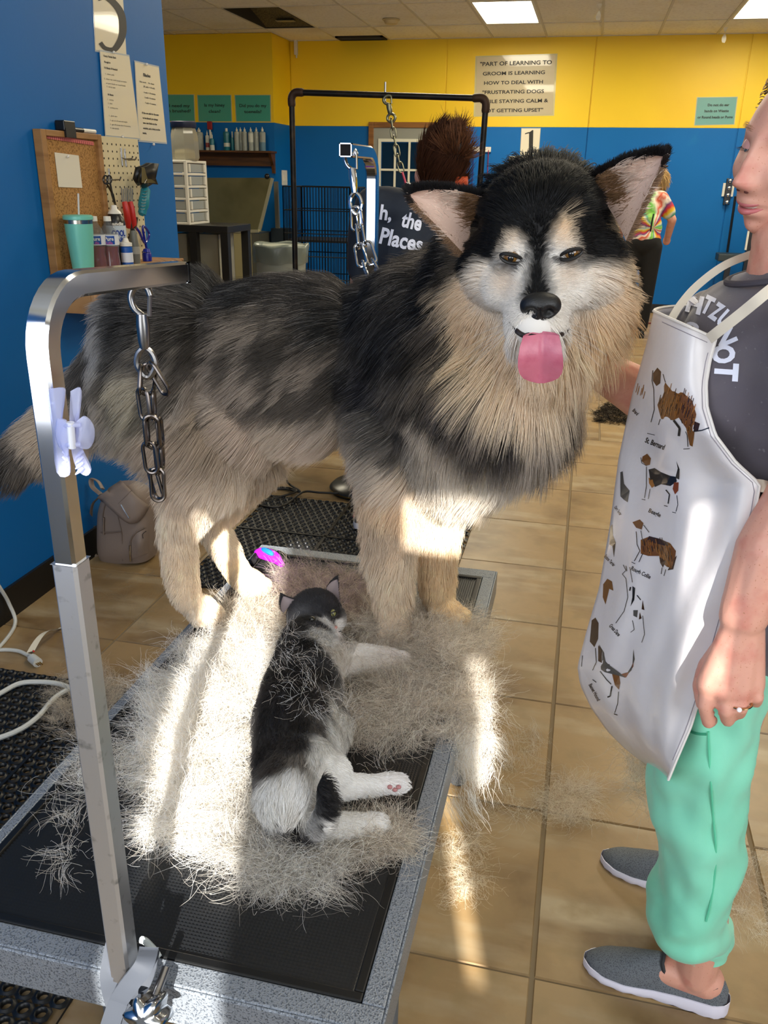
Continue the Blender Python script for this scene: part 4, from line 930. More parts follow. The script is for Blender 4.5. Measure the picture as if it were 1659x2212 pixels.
CP2 = """640 1290 3a393c;680 1285 343336;620 1330 353437;640 1360 3c3b3e;670 1335 2c2b2e;690 1310 2b2a2d;720 1300 343032;725 1325 302a29;711 1316 2b292b;727 1320 2c2a2b;721 1336 2d2827;729 1334 2d2827;690 1330 2b2a2d;702 1340 f2f0ee;710 1348 f5f2f0;722 1365 f0e6e2;700 1365 eeece9;690 1350 55545a;705 1385 e8e5e0;730 1345 ece6e0;660 1390 343335;620 1400 39383a;680 1420 4a494b;
640 1450 312f2f;600 1480 353232;700 1460 3a3736;660 1500 2b2928;600 1540 343131;650 1560 2e2b2a;690 1520 3a3635;725 1500 8a8580;730 1550 e5e1da;710 1580 efece6;700 1610 ebe7e0;690 1570 6a645f;640 1610 393432;580 1620 3a3635;600 1650 48423e;650 1640 8a837b;680 1640 f3f0ea;640 1680 f5f3ef;600 1710 f1eee8;660 1710 f6f4f0;
570 1740 e9e6e0;620 1760 e6e2dc;720 1670 f2efe9;740 1690 f4f1ec;800 1700 f5f2ee;850 1690 f6f1ee;700 1790 f0ece6;760 1785 f4f1ec;815 1780 f5f2ee;720 1410 efe6dc;780 1408 f4ece4;850 1420 f3e9e2;780 1440 efe7df;697 1690 141213;702 1720 171415;706 1760 151314;695 1790 1a1617;640 1805 262223;740 1420 e8ded4;560 1500 3c3939"""
cp2, cc2 = [], []
for line in CP2.replace('\n', '').split(';'):
    u, v, h = line.split(); p, _ = hit(bvh_cat, float(u), float(v))
    if p is not None: cp2.append(p); cc2.append(hexc(h))
cp2, cc2 = np.array(cp2), np.array(cc2)
catcol = lambda P: interp(cp2, cc2, P+vnoise(P, 90, 8)*.003, 5.0)
set_vcol(cme, 'fur_col', catcol(vcos(cme))*.8)
link(bpy.data.objects.new('body', cme), cat)
n_ = 46000
P, N = sample_mesh(cme, n_, RNG, lambda c, q: np.where((q*unit(CAMn-c)).sum(1) > -.3, 1, .2)*np.where(np.linalg.norm(c-np.array(CH), axis=1) < .065, 2.2, 1))
q = P-np.array(CH); hd = np.linalg.norm(q, axis=1)
flow = np.tile(np.array([.25, -1, -.2]), (n_, 1)); awayc = unit(P-np.array(CL(.055, 0, -.008))); k = np.clip((.085-hd)/.03, 0, 1)[:, None]; flow = flow*(1-k)+awayc*k
legz = ((P[:, 0] > -.30) & (P[:, 1] < 1.06)) | ((P[:, 0] > -.36) & (P[:, 1] > 1.28)); flow[legz] = np.array([1, 0, -.2])
L = np.where(hd < .07, .007, .020)*RNG.uniform(.7, 1.2, n_); L[legz] = .007*RNG.uniform(.7, 1.2, legz.sum()); L = np.where(((q@np.array(cf)) > .02) & (hd < .07), .0045, L)
tl_ = catcol(P).mean(1) < .02; L = np.where(tl_ & (P[:, 2] > T+.09) & (P[:, 1] < 1.06), .016, L)
ex = [hitc(719, 1326)[0], hitc(676, 1340)[0]]
keepc = (np.linalg.norm(P-np.array(ex[0]), axis=1) > .0075); P, N, flow, L = P[keepc], N[keepc], flow[keepc], L[keepc]
pts, near = grow(P, N, flow, L, .42, .08, .05, 5, .35, .45, 20, 12, 30, .16)
c = catcol(P)*(.75+.5*np.random.default_rng(2).random(len(P)))[:, None]
tag(hair_obj('fur', pts, .00032, np.clip(c, .004, .92), fur_mat('cat_fur', rough=.5, spec=.3), cat), kind='stuff')
e0 = ex[0]; cen = e0-cf*.0045
eo = MB().ball(cen, .0085, nu=16, nv=12).build('eye', mat('cat_iris', '#8b8a52', .06, coat=1), cat)
MB().ball(cen+cf*.0062+cr_*.0012, (.0016, .003, .0042), CM).build('pupil', mat('dog_pupil'), eo)
for s in (1, -1): MB().tube([cen+cr_*.0088*math.cos(math.pi*k/8)+cu*(.0055*s*math.sin(math.pi*k/8))+cf*(.004+.0042*math.sin(math.pi*k/8)) for k in range(9)], .0015, 6).build('eyelid', mat('cat_rim', '#1c1816', .5), eo)
h2 = ex[1]; MB().ball(h2-cf*.004, .0065).build('eye', mat('cat_iris_dark', '#26261c', .06, coat=1), cat)
nh = hitc(722, 1358, .05)[0]
MB().tube([nh+cr_*.006+cu*.002, nh+cf*.001, nh-cr_*.006+cu*.002], [.0025, .0042, .0025], 8).tube([nh, nh-cu*.006], [.0035, .0015], 8).build('nose', mat('pink_nose', '#c98e86', .45), cat)
MB().tube([nh-cu*.012+cr_*.012, nh-cu*.009+cf*.001, nh-cu*.012-cr_*.012], .0010, 6).build('mouth', mat('dark_mouth'), cat)
for (bU, bL, tp, dv) in ((Zt(700, 1283, .105), Zt(737, 1318, .085), Zt(729, 1252, .125), .010), (Zt(612, 1325, .085), Zt(650, 1297, .105), Zt(612, 1288, .108), .010)):
    m_, rows, back = ear(bU, bL, tp, dv, -cf*.8+Vector((0, .5, 0)), 'c'); m_.mi = m_.mi
    eo2 = m_.build('ear', [mat('cat_ear_inner', '#8a7c7c', .7), mat('cat_ear_outer', '#2b292b', .8)], cat, sharp=0)
    R_ = np.array([[tuple(p) for p in r_] for r_ in back]); rg = np.random.default_rng(4); n2 = 1500; i = rg.random(n2)*11.99; j = rg.random(n2)*9.99; i0, j0 = i.astype(int), j.astype(int)
    p_ = R_[i0, j0]+(R_[i0+1, j0]-R_[i0, j0])*(i-i0)[:, None]; p_ += (R_[i0, j0+1]-R_[i0, j0])*(j-j0)[:, None]
    ax = unit(np.array([tuple(Vector(tp)-(Vector(bU)+Vector(bL))/2)])); qq, _ = grow(p_, np.tile(unit(np.array([[-.5, .8, .2]])), (n2, 1)), np.tile(ax, (n2, 1)), rg.uniform(.004, .007, n2), .35, .1, 0, 4, .2, 0)
    hair_obj('ear_fur', qq, .0003, np.tile(np.array(hexc('343235')), (n2, 1))*(.7+.6*rg.random(n2))[:, None], fur_mat('cat_fur'), eo2)
for (u, v) in ((853, 1706), (842, 1700), (861, 1700)):
    h = hitc(u, v, .03)[0]
    if h: MB().ball(h-ray(u, v).normalized()*.002, (.0042, .0035, .0032)).build('toe_pad', mat('pink_pad', '#b77f80', .6), cat)
wq = []
for k in range(6): b_ = nh+cr_*(.008 if k < 3 else -.008); d = (cr_*(.9 if k < 3 else -.9)+cf*.4+cu*(.15*(k % 3)-.1)).normalized(); wq.append([tuple(b_+d*t-cu*t*t*3) for t in (0, .012, .025, .038)])
hair_obj('whiskers', np.array(wq), .00018, np.tile(np.array([.85, .85, .85]), (6, 1)), fur_mat('cat_fur'), cat)
# ================================================================== piles of shed undercoat
shed = fur_mat('shed_undercoat', rough=.7, trans=.5, spec=.15)
def fur_pile(label, polys, n, hmax, length, cols, seed, base=T, curl=1.0, down=0.0, rad=.00019, out=.35, name='fur_pile', pts3=None, group=None):
    rng = np.random.default_rng(seed); Ps = []; n = int(n*1.4)
    if pts3 is None:
        for poly in polys:
            q = sample_poly(poly, n//len(polys), rng)
            Ps.append(np.array([tuple(atz(u, v, base+.004)) for u, v in q]))
        P = np.concatenate(Ps)
    else: P = pts3(rng, n)
    c0 = P.mean(0); n = len(P); P = P.copy()
    # locks: groups of strands that share a root, a heading and a bend
    nl = max(6, n//(45 if n > 2000 else 12)); li = rng.integers(0, nl, n); LP = P[rng.integers(0, n, nl)]
    edge = np.ones(nl)
    if pts3 is None:
        ux, uy = project(LP); edge = np.max([in_poly(ux, uy, pl, 170) for pl in polys], 0); edge = .30+.70*np.clip(edge*2-1, 0, 1)
    lump = edge*np.clip(.55+.5*vnoise(LP*np.array([1, 1, 0]), 16, seed+5)[:, 2], .1, 1)
    if pts3 is None: LP[:, 2] = base+.003+hmax*lump*rng.random(nl)**.8
    lo = LP-c0; lo[:, 2] = 0; LD = unit(unit(lo)*out+vnoise(LP, 20, seed)*.8+rng.normal(size=(nl, 3))*.55+np.array([0, 0, .2-down])); LB = rng.normal(size=(nl, 3))*np.array([.35, .35, .2])
    loose = rng.random(n) < .30
    sp = np.where(loose, .022, .0085)[:, None]; P = LP[li]+rng.normal(size=(n, 3))*sp*np.array([1, 1, .55])
    if pts3 is None: P[:, 2] = np.clip(P[:, 2], base+.002, base+hmax*1.25)
    K = 8; L = length*rng.uniform(.5, 1.2, n)*rng.uniform(.7, 1.2, nl)[li]; pts = np.zeros((n, K, 3)); pts[:, 0] = P
    d = unit(LD[li]+rng.normal(size=(n, 3))*np.where(loose, .6, .16)[:, None])
    for k in range(1, K):
        w = LB[li]*.55*curl+vnoise(pts[:, k-1], 80, seed+2)*.30*curl+rng.normal(size=(n, 3))*.13; d = unit(d+w+np.array([0, 0, -.04-down*.5])); p = pts[:, k-1]+d*(L/(K-1))[:, None]
        if pts3 is None: p[:, 2] = np.maximum(p[:, 2], base+.002)
        pts[:, k] = p
    cols = np.array([hexc(c) for c in cols]); c = cols[rng.integers(0, len(cols), n)]*(.85+.3*rng.random(n))[:, None]
    c = np.clip(c*1.25, .01, .94)
    ob = hair_obj(name, pts, rad, c, shed, tip=.4); tag(ob, label, 'fur pile', group, 'stuff'); return ob
WH = ['ece7df', 'ddd6cb', 'f4f0ea', 'c9c1b5']; GB = ['cfc6ba', 'b9afa2', 'ddd3c6', '9a9086', 'e6ddd0']
fur_pile('large white pile of shed fur along the cat back', [[(500, 1380), (420, 1430), (350, 1530), (310, 1640), (350, 1700), (340, 1790), (400, 1830), (450, 1800), (490, 1740), (510, 1640), (545, 1560), (590, 1470), (590, 1410)]], 19000, .12, .065, WH, 1)
fur_pile('beige grey cloud of shed fur around the front paws', [[(740, 1440), (760, 1370), (820, 1340), (900, 1310), (1000, 1350), (1040, 1400), (1050, 1460), (1020, 1530), (960, 1560), (870, 1590), (740, 1610), (735, 1560), (850, 1500)]], 18000, .10, .06, GB, 2)
def over(rng, n):
    t = rng.random(n); u = rng.random(n); return np.stack([-.155+.055*u+.02*t, 1.30+rng.normal(size=n)*.035-.06*t, .575-.09*t+.01*rng.normal(size=n)], 1)
fur_pile('white tuft of shed fur hanging over the right table edge', None, 2600, .03, .055, WH, 3, down=.6, pts3=over)
fur_pile('grey shed fur heap by the cat tail near the front', [[(510, 1800), (570, 1750), (640, 1770), (690, 1790), (720, 1840), (680, 1890), (650, 1915), (620, 1890), (545, 1870)]], 10500, .085, .06, ['bdb8b0', 'd6d0c6', '8f8a84', 'e9e4da'], 4)
fur_pile('pale wisps of shed fur under the cat hind paws', [[(700, 1815), (760, 1800), (830, 1790), (870, 1780), (870, 1815), (820, 1838), (750, 1830)]], 4200, .03, .045, GB, 5)
fur_pile('tangled shed fur beside the purple tool', [[(600, 1235), (690, 1245), (740, 1255), (790, 1300), (795, 1365), (740, 1330), (650, 1280), (600, 1295)]], 6500, .045, .05, ['b7aa9b', 'cfc1b2', '8d8379', 'a58fa0'], 6)
fur_pile('thin shed fur between the cat and the near hind paw', [[(480, 1310), (560, 1300), (605, 1320), (600, 1400), (530, 1420), (490, 1390)]], 5200, .03, .05, GB, 7)
fur_pile('small wisp of shed fur left of the front post on the table', [[(170, 1640), (260, 1610), (320, 1650), (260, 1700), (190, 1700)]], 900, .025, .05, WH, 8)
fur_pile('faint wisps of fur lying left on the black table top', [[(120, 1720), (200, 1720), (230, 1860), (160, 1880)]], 140, .008, .05, WH, 9)
fur_pile('grey puff of shed fur on the black mat beside white cord', [[(110, 1560), (150, 1450), (200, 1440), (260, 1500), (200, 1590), (120, 1590)]], 3200, .06, .06, ['cbbfae', 'ded2c2', 'b3a99c', '8f8a86'], 10, base=.012)
fur_pile('dark dusty fur scattered over floor tiles under the hind leg', [[(230, 1290), (330, 1240), (380, 1290), (300, 1360), (220, 1350)]], 260, .01, .06, ['8c8474', '9a9280'], 11, base=.0, rad=.00015)
fur_pile('greyish ball of shed fur on the floor before the far shoe', [[(1190, 1710), (1250, 1690), (1285, 1730), (1270, 1775), (1200, 1770)]], 1100, .035, .06, ['ddd3c4', 'cfc5b8', 'e9e0d0'], 12, base=.0, rad=.00015)
fur_pile('thin drift of fur on the tiles right of the table', [[(1000, 1600), (1100, 1570), (1190, 1660), (1170, 1760), (1050, 1780), (980, 1720)]], 700, .012, .07, ['efe6d8', 'e0d6c4'], 13, base=.0, rad=.00015)
fur_pile('sunlit tuft of fur on the tiles by the table side', [[(965, 1820), (1020, 1800), (1045, 1870), (1020, 1940), (985, 1950), (960, 1900)]], 700, .015, .05, ['e9dfce', 'd8cab2'], 14, base=.0, rad=.00015)
fur_pile('loose hair clinging in front of the mint trousers', None, 700, .03, .06, ['d8cfc0', 'c6baa8'], 15, pts3=lambda rng, n: np.stack([.17+.03*rng.random(n), 1.32+.03*rng.normal(size=n), .42+.14*rng.random(n)], 1))
fur_pile('pale drift of fur on the floor behind the trouser leg', [[(1570, 1840), (1659, 1880), (1700, 2000), (1640, 2020), (1590, 1930)]], 450, .01, .06, ['e9e3d6', 'd8cfbe'], 16, base=.0, rad=.00015)
fur_pile('small dark clump of cut hair on the far tiles', [[(1295, 895), (1320, 885), (1352, 880), (1352, 915), (1325, 915), (1297, 905)]], 900, .05, .07, ['2e2823', '5b5348', '16130f'], 17, base=.0, rad=.0012)

def on_cat(rng, n):
    P_, N_ = sample_mesh(cme, n*2, rng); k = (P_[:, 1] < 1.36) & (P_[:, 1] > 1.02) & (N_[:, 2] > .1); return (P_[k]+N_[k]*.012)[:n]
fur_pile('loose wisps of pale shed fur strewn over the cat body', None, 1100, .03, .042, WH, 21, pts3=on_cat, rad=.00016)
# ================================================================== people: shared builders
skin = mat('fair_skin', '#d9a08c', .48, sss=.08, noise=[((30, 30, 30), 4, '#cf8676', .5, .75), ((420, 420, 420), 1, '#b97a5c', .70, .76)], bump=((300, 300, 300), 3, .12, .0008))
def head_mesh(O, f, u, k=1.0, nu=96, nv=80):
    """sculpted human head: O centre between the ears, f facing, u up, k scale"""
    f = Vector(f).normalized(); u = Vector(u); u = (u-f*u.dot(f)).normalized(); s = f.cross(u)
    vs = []; fs = []
    def g(x, w): return math.exp(-(x/w)**2)
    for j in range(nv+1):
        t = math.pi*j/nv
        for i in range(nu):
            a = 2*math.pi*i/nu; X = math.sin(t)*math.cos(a); Yv = math.sin(t)*math.sin(a); Z = math.cos(t)
            uu = Z*.122; ff = X*(.098 if X > 0 else .100); ss = Yv*.076
            low = max(0, min(1, (-uu-.005)/.115)); ss *= 1-.30*low**1.4
            if X < 0 and uu < 0: ff *= 1-.45*low
            if X > 0: ff = ff*(1-.0*low)+.018*low*X
            if X > .05:
                w = min(1, (X-.05)/.3); d = 0
                for (s0, u0, A, ws, wu) in ((0, .018, .008, .010, .020), (0, -.008, .017, .0105, .018), (0, -.028, .022, .0125, .0115), (.013, -.032, .010, .0065, .008), (-.013, -.032, .010, .0065, .008),
                                            (.031, .012, -.011, .017, .012), (-.031, .012, -.011, .017, .012), (.028, .034, .004, .022, .009), (-.028, .034, .004, .022, .009), (.043, -.020, .008, .022, .020), (-.043, -.020, .008, .022, .020),
                                            (0, -.0565, .0085, .022, .0065), (0, -.0725, .0095, .019, .0065), (0, -.0645, -.0075, .026, .0024), (0, -.084, -.003, .02, .006), (0, -.102, .012, .020, .015), (.034, -.055, -.003, .008, .02), (-.034, -.055, -.003, .008, .02)):
                    d += A*g(ss-s0, ws)*g(uu-u0, wu)
                ff += d*w
            vs.append(O+(f*ff+s*ss+u*uu)*k)
    for j in range(nv):
        for i in range(nu): fs.append((j*nu+i, j*nu+(i+1) % nu, (j+1)*nu+(i+1) % nu, (j+1)*nu+i))
    return vs, fs, (f, s, u)
def loft(mb, rings, n=40, wr=0.0, seed=0, cap=True, wf=(9, 9, 5)):
    """rings: (centre, half-axis vector a, half-axis vector b); wr wrinkle depth"""
    rows = []
    for (c, a, b_) in rings:
        c, a, b_ = Vector(c), Vector(a), Vector(b_); row = []
        for k in range(n+1):
            t = 2*math.pi*(k % n)/n; p = c+a*math.cos(t)+b_*math.sin(t); d = (p-c).normalized()
            if wr: q = Vector((p.x*wf[0], p.y*wf[1], p.z*wf[2]+seed)); p = p+d*wr*(noise.noise(q)+.6*noise.noise(q*2.1+Vector((3, 1, 2)))-.8*abs(noise.noise(q*1.4+Vector((8, 2, 5)))))
            row.append(p)
        rows.append(row)
    mb.grid(rows)
    if cap:
        for row, rev in ((rows[0], True), (rows[-1], False)):
            r = row[:-1]; mb.add(r, [tuple(range(n))[::-1] if rev else tuple(range(n))])
    return rows
def resample(rings, m):
    """smooth interpolation of ring list"""
    C = spline([r[0] for r in rings], m); A_ = spline([r[1] for r in rings], m); B_ = spline([r[2] for r in rings], m)
    return list(zip(C, A_, B_))
def add_mesh(mb, me):
    return mb.add([v.co.copy() for v in me.vertices], [tuple(p.vertices) for p in me.polygons])
def bvh_of(v, f): return BVHTree.FromPolygons([Vector(p) for p in v], [tuple(q) for q in f])
_dt = {}
def dense_text(body, bold):
    if (body, bold) in _dt: return _dt[(body, bold)]
    import bmesh
    vs, fs = text_mesh(body, bold); bm = bmesh.new(); bv = [bm.verts.new(v) for v in vs]
    for f in fs:
        try: bm.faces.new([bv[i] for i in f])
        except ValueError: pass
    bmesh.ops.remove_doubles(bm, verts=bm.verts, dist=1e-5)
    for _ in range(5):
        L = [e for e in bm.edges if e.calc_length() > .14]
        if not L: break
        bmesh.ops.subdivide_edges(bm, edges=L, cuts=1); bmesh.ops.triangulate(bm, faces=bm.faces)
    bm.verts.index_update(); out = ([v.co.copy() for v in bm.verts], [tuple(v.index for v in f.verts) for f in bm.faces]); bm.free()
    _dt[(body, bold)] = out; return out
def px_print(mb, bvh, body, u, v, w, h, rot, bold=0.03, off=.0012, shear=0.0):
    """letters wrapped onto a surface around the picture point (u, v)"""
    vs, fs = dense_text(body, bold); xs = [p.x for p in vs]; ys = [p.y for p in vs]; W_ = max(xs)-min(xs); H_ = max(ys)-min(ys); cx, cy = (max(xs)+min(xs))/2, (max(ys)+min(ys))/2
    c, s = math.cos(rot), math.sin(rot); out = []; last = None
    for p in vs:
        x = (p.x-cx)/W_*w+(p.y-cy)/H_*h*shear; y = (p.y-cy)/H_*h; d = ray(u+x*c-y*s, v-(x*s+y*c)).normalized(); hpt = bvh.ray_cast(CAM, d)
        if hpt[0] is None:
            if not out: last = bvh.ray_cast(CAM, ray(u, v).normalized())[0]
            if last is None: return
            hpt = bvh.find_nearest(CAM+d*(last-CAM).length)
        last = hpt[0]; nrm = hpt[1]; nrm = -nrm if nrm.dot(d) > 0 else nrm
        out.append(hpt[0]+nrm*off)
    mb.add(out, fs)
def shoe(parent, name, toe, heel, up_m, sole_m, label=None, ht=1.0, wd=1.0):
    toe, heel = Vector(toe), Vector(heel); d = toe-heel; L = d.length; d.normalize(); s = d.cross(Vector((0, 0, 1))).normalized(); z = Vector((0, 0, 1))
    W_ = lambda t: wd*L*np.interp(t, [0, .03, .1, .3, .5, .7, .85, .95, 1], [.02, .075, .115, .115, .125, .16, .145, .09, .02])
    Hh = lambda t: ht*L*np.interp(t, [0, .03, .1, .22, .34, .42, .48, .6, .75, .9, .97, 1], [.16, .25, .285, .245, .205, .215, .335, .285, .215, .155, .11, .07])
    Sb = lambda t: L*np.interp(t, [0, .1, .35, .6, .85, 1], [.125, .12, .10, .075, .065, .075])
    up = MB(); rows = []
    for i in range(33):
        t = .012+.976*i/32; c = heel+d*L*t; row = []
        for k in range(17):
            a = math.pi*k/16; w = W_(t); h_ = Hh(t); b0 = Sb(t)*.8
            row.append(c+s*w*math.cos(a)*(1-.10*math.sin(a))+z*(b0+(h_-b0)*math.sin(a)**.75))
        rows.append(row)
    up.grid(rows); up.build(name, up_m, parent, sharp=0)
    so = MB(); rr = []
    for (sc, zz) in ((.96, 0), (1.03, .25), (1.06, .6), (1.0, 1.0), (.9, 1.0)):
        r_ = []
        for i in range(64):
            q = i/64; 
            if q < .5: t = q*2; sg = 1
            else: t = 2-q*2; sg = -1
            tt = .5-.5*math.cos(math.pi*t); w = W_(tt)*sc+.002
            if tt < .0005 or tt > .9995: w = 0
            c = heel+d*(L*(.5+(tt-.5)*(1.0+.02*sc))); groove = .0025*(1 if (i % 3 == 0 and zz == 0) else 0)
            r_.append(c+s*sg*w+z*(Sb(tt)*zz+groove+(.012*L*8*max(0, tt-.88) if zz < .3 else 0)*.3))
        rr.append(r_+[r_[0]])
    so.grid(rr); so.add(rr[0][:-1], [tuple(range(64))]); so.build('sole', sole_m, parent, sharp=50)
    return rows
# ================================================================== the groomer with the dog-print apron
lady = thing('person', 'woman in grey tee, mint trousers and shiny dog print apron beside the table', 'person', (.36, 1.3, 0))
WY = 1.24
hF, hU = Vector((-.78, -.60, -.14)), Vector((-.05, -.30, .95))
hO = aty(1735, 330, 1.30)
HK = .90
hv, hfc, (lf, ls, lu) = head_mesh(hO, hF, hU, HK)
mb = MB()
Sh = Vector((.33, 1.27, 1.29))
capsule(mb, [tuple(hO-lu*.06-lf*.02), (.272, 1.285, 1.375), (.29, 1.29, 1.28)], [.055, .056, .075])
mb.ball((.28, 1.28, 1.12), (.10, .14, .17)); mb.ball((.29, 1.28, .93), (.11, .14, .12))
# near arm
E1 = aty(1745, 1060, 1.090); W1 = aty(1606, 1330, 1.050)
capsule(mb, [(.31, 1.12, 1.27), tuple(E1), tuple(aty(1662, 1190, 1.065)), tuple(W1)], [.055, .046, .042, .031])
H1 = lambda u, v, Y: tuple(aty(u, v, Y))
for (a, b_, ra, rb) in ((( 1598, 1365, 1.048), (1530, 1478, 1.035), .026, .0165), ((1600, 1365, 1.050), (1566, 1492, 1.030), .026, .0170), ((1606, 1365, 1.050), (1600, 1490, 1.032), .026, .0165), ((1612, 1365, 1.052), (1628, 1478, 1.040), .024, .0150)):
    capsule(mb, [H1(*a), H1(*b_)], [ra, rb], 12)
for fng in (((1530, 1478, 1.035), (1522, 1522, 1.028), (1530, 1560, 1.036), (1538, 1556, 1.060)), ((1566, 1492, 1.030), (1568, 1535, 1.022), (1572, 1556, 1.034), (1574, 1545, 1.060)), ((1600, 1490, 1.032), (1600, 1528, 1.024), (1597, 1540, 1.042), (1596, 1528, 1.065)), ((1628, 1478, 1.040), (1634, 1505, 1.034), (1632, 1515, 1.050), (1626, 1505, 1.070))):
    capsule(mb, [H1(*q) for q in fng], [.0118, .0100, .0092, .0082], 10)
capsule(mb, [H1(1570, 1400, 1.075), H1(1528, 1440, 1.080), H1(1512, 1480, 1.080), H1(1516, 1520, 1.075)], [.020, .0135, .0110, .009], 10)
# far arm reaching to the dog's chest
capsule(mb, [(.28, 1.44, 1.26), (.26, 1.47, 1.06), tuple(aty(1385, 850, 1.42)), tuple(aty(1290, 795, 1.38))], [.055, .045, .042, .031])
fh = aty(1268, 775, 1.365)
mb.ball(fh, (.035, .028, .04))
for k in range(4): capsule(mb, [tuple(fh+Vector((-.01, -.012+.012*k, .02-.016*k))), tuple(fh+Vector((-.05, -.02+.012*k, .03-.018*k))), tuple(fh+Vector((-.075, -.012+.012*k, .025-.018*k)))], [.0105, .0095, .008], 10)
capsule(mb, [tuple(fh+Vector((.01, -.01, .03))), tuple(fh+Vector((-.02, -.02, .055))), tuple(fh+Vector((-.045, -.02, .065)))], [.012, .0105, .009], 10)
# legs with feet
at1, ah1 = atz(1262, 2120, .0), atz(1548, 2130, .0)
near_toe, near_heel = Vector((at1.x, at1.y+.045, 0)), Vector((at1.x+.262, at1.y-.0, 0))
ft = atz(1300, 1862, 0); far_toe, far_heel = Vector((ft.x, ft.y+.01, 0)), Vector((ft.x+.245, ft.y-.07, 0))
na = near_heel.lerp(near_toe, .24); fa = far_heel.lerp(far_toe, .24)
capsule(mb, [(.29, 1.205, .88), (.262, 1.205, .50), (na.x, na.y, .18), (na.x, na.y, .07)], [.070, .055, .040, .036])
capsule(mb, [(na.x+.02, na.y, .055), tuple(near_heel.lerp(near_toe, .5)+Vector((0, 0, .05)))], [.034, .026])
capsule(mb, [(.28, 1.38, .88), (.262, 1.41, .50), (fa.x, fa.y, .18), (fa.x, fa.y, .07)], [.065, .045, .036, .034])
capsule(mb, [(fa.x+.02, fa.y, .055), tuple(far_heel.lerp(far_toe, .5)+Vector((0, 0, .05)))], [.034, .026])
bm_ = remesh(mb, .0038, 2, .5)
allb = MB(); add_mesh(allb, bm_); allb.add(hv, hfc)
body_l = allb.build('body', skin, lady, sharp=0)
# face details
def HP(f_, s_, u_): return hO+(lf*f_+ls*s_+lu*u_)*HK
bvh_h = bvh_of(hv, hfc)
def on_face(s_, u_, push=0.0):
    h = bvh_h.ray_cast(HP(.4, s_, u_), -lf); return h[0]+lf*push
eyew = mat('eye_white', '#e8e2dd', .15, coat=1); iris = mat('blue_grey_iris', '#5a6c74', .1, coat=1); lid_m = mat('eyelid_skin', '#cf9a94', .45); lash_m = mat('lash', '#2a1c18', .6)
for s0 in (-1, 1):
    c = on_face(.031*s0, .011, -.0085); e_ = MB().ball(c, .0122, nu=18, nv=12).build('eye', eyew, lady); gz = (lf-lu*.55).normalized()
    MB().ball(c+gz*.0078, (.0055, .0055, .0055)).build('iris', iris, e_)
    for nm, ang0, rr in (('upper_eyelid', 28, .0134), ('lower_eyelid', -38, .0132)):
        rows = []
        for j in range(5):
            el = math.radians(ang0+(62-ang0)*j/4) if ang0 > 0 else math.radians(ang0-(28)*j/4); row = []
            if ang0 > 0: el = math.radians(-6+70*j/4)
            for k in range(11): az = math.radians(-72+144*k/10); row.append(c+(lf*math.cos(el)*math.cos(az)+ls*math.cos(el)*math.sin(az)+lu*math.sin(el))*rr)
            rows.append(row)
        MB().grid(rows).build(nm, lid_m, e_, sharp=0)
    la = []
    for k in range(14):
        az = math.radians(-60+120*k/13); b_ = c+(lf*math.cos(az)+ls*math.sin(az))*.0136-lu*.001; d = (lf*math.cos(az)+ls*math.sin(az)-lu*.25).normalized(); la.append([tuple(b_), tuple(b_+d*.004-lu*.001), tuple(b_+d*.008+lu*.0005)])
    hair_obj('eyelashes', np.array(la), .0003, np.tile(np.array(hexc('2a1c18')), (14, 1)), fur_mat('head_hair'), lady)
    br = []
    for k in range(70): q = on_face(s0*(.014+.034*random.random()), .036+.006*random.random(), .0); br.append([tuple(q), tuple(q+ls*s0*.003+lf*.001+lu*.001), tuple(q+ls*s0*.007+lf*.001)])
    hair_obj('eyebrow', np.array(br), .00014, np.tile(np.array(hexc('a07a5c')), (70, 1)), fur_mat('head_hair'), lady)
lipm = mat('lip_pink', '#bd6a6c', .38)
for nm, u0, hh in (('upper_lip', -.0595, .0028), ('lower_lip', -.0705, .0038)):
    MB().tube([on_face(-.024+.048*k/12, u0+(.0045*((k-6)/6)**2 if nm == 'upper_lip' else .008*((k-6)/6)**2), -.0018) for k in range(13)], [.0006+hh*math.sin(math.pi*k/12)**.7 for k in range(13)], 8, flat=(1, 1)).build(nm, lipm, lady, sharp=0)
MB().tube([on_face(-.021+.042*k/10, -.0648+.006*((k-5)/5)**2, -.001) for k in range(11)], [.0006+.0018*math.sin(math.pi*k/10) for k in range(11)], 6).build('teeth', mat('teeth', '#efe6da', .2), lady)
for s0 in (-1, 1): MB().ball(on_face(.0075*s0, -.0395, -.001), (.0032, .0032, .0022)).build('nostril', mat('nostril_shadow', '#5a2b26', .8), lady)
for s0 in (-1, 1): MB().ball(HP(-.005, .074*s0, -.005), (.012, .008, .03), Matrix((lf, ls, lu)).transposed()).ball(HP(-.0, .079*s0, .01), (.016, .006, .014), Matrix((lf, ls, lu)).transposed()).build('ear', skin, lady)
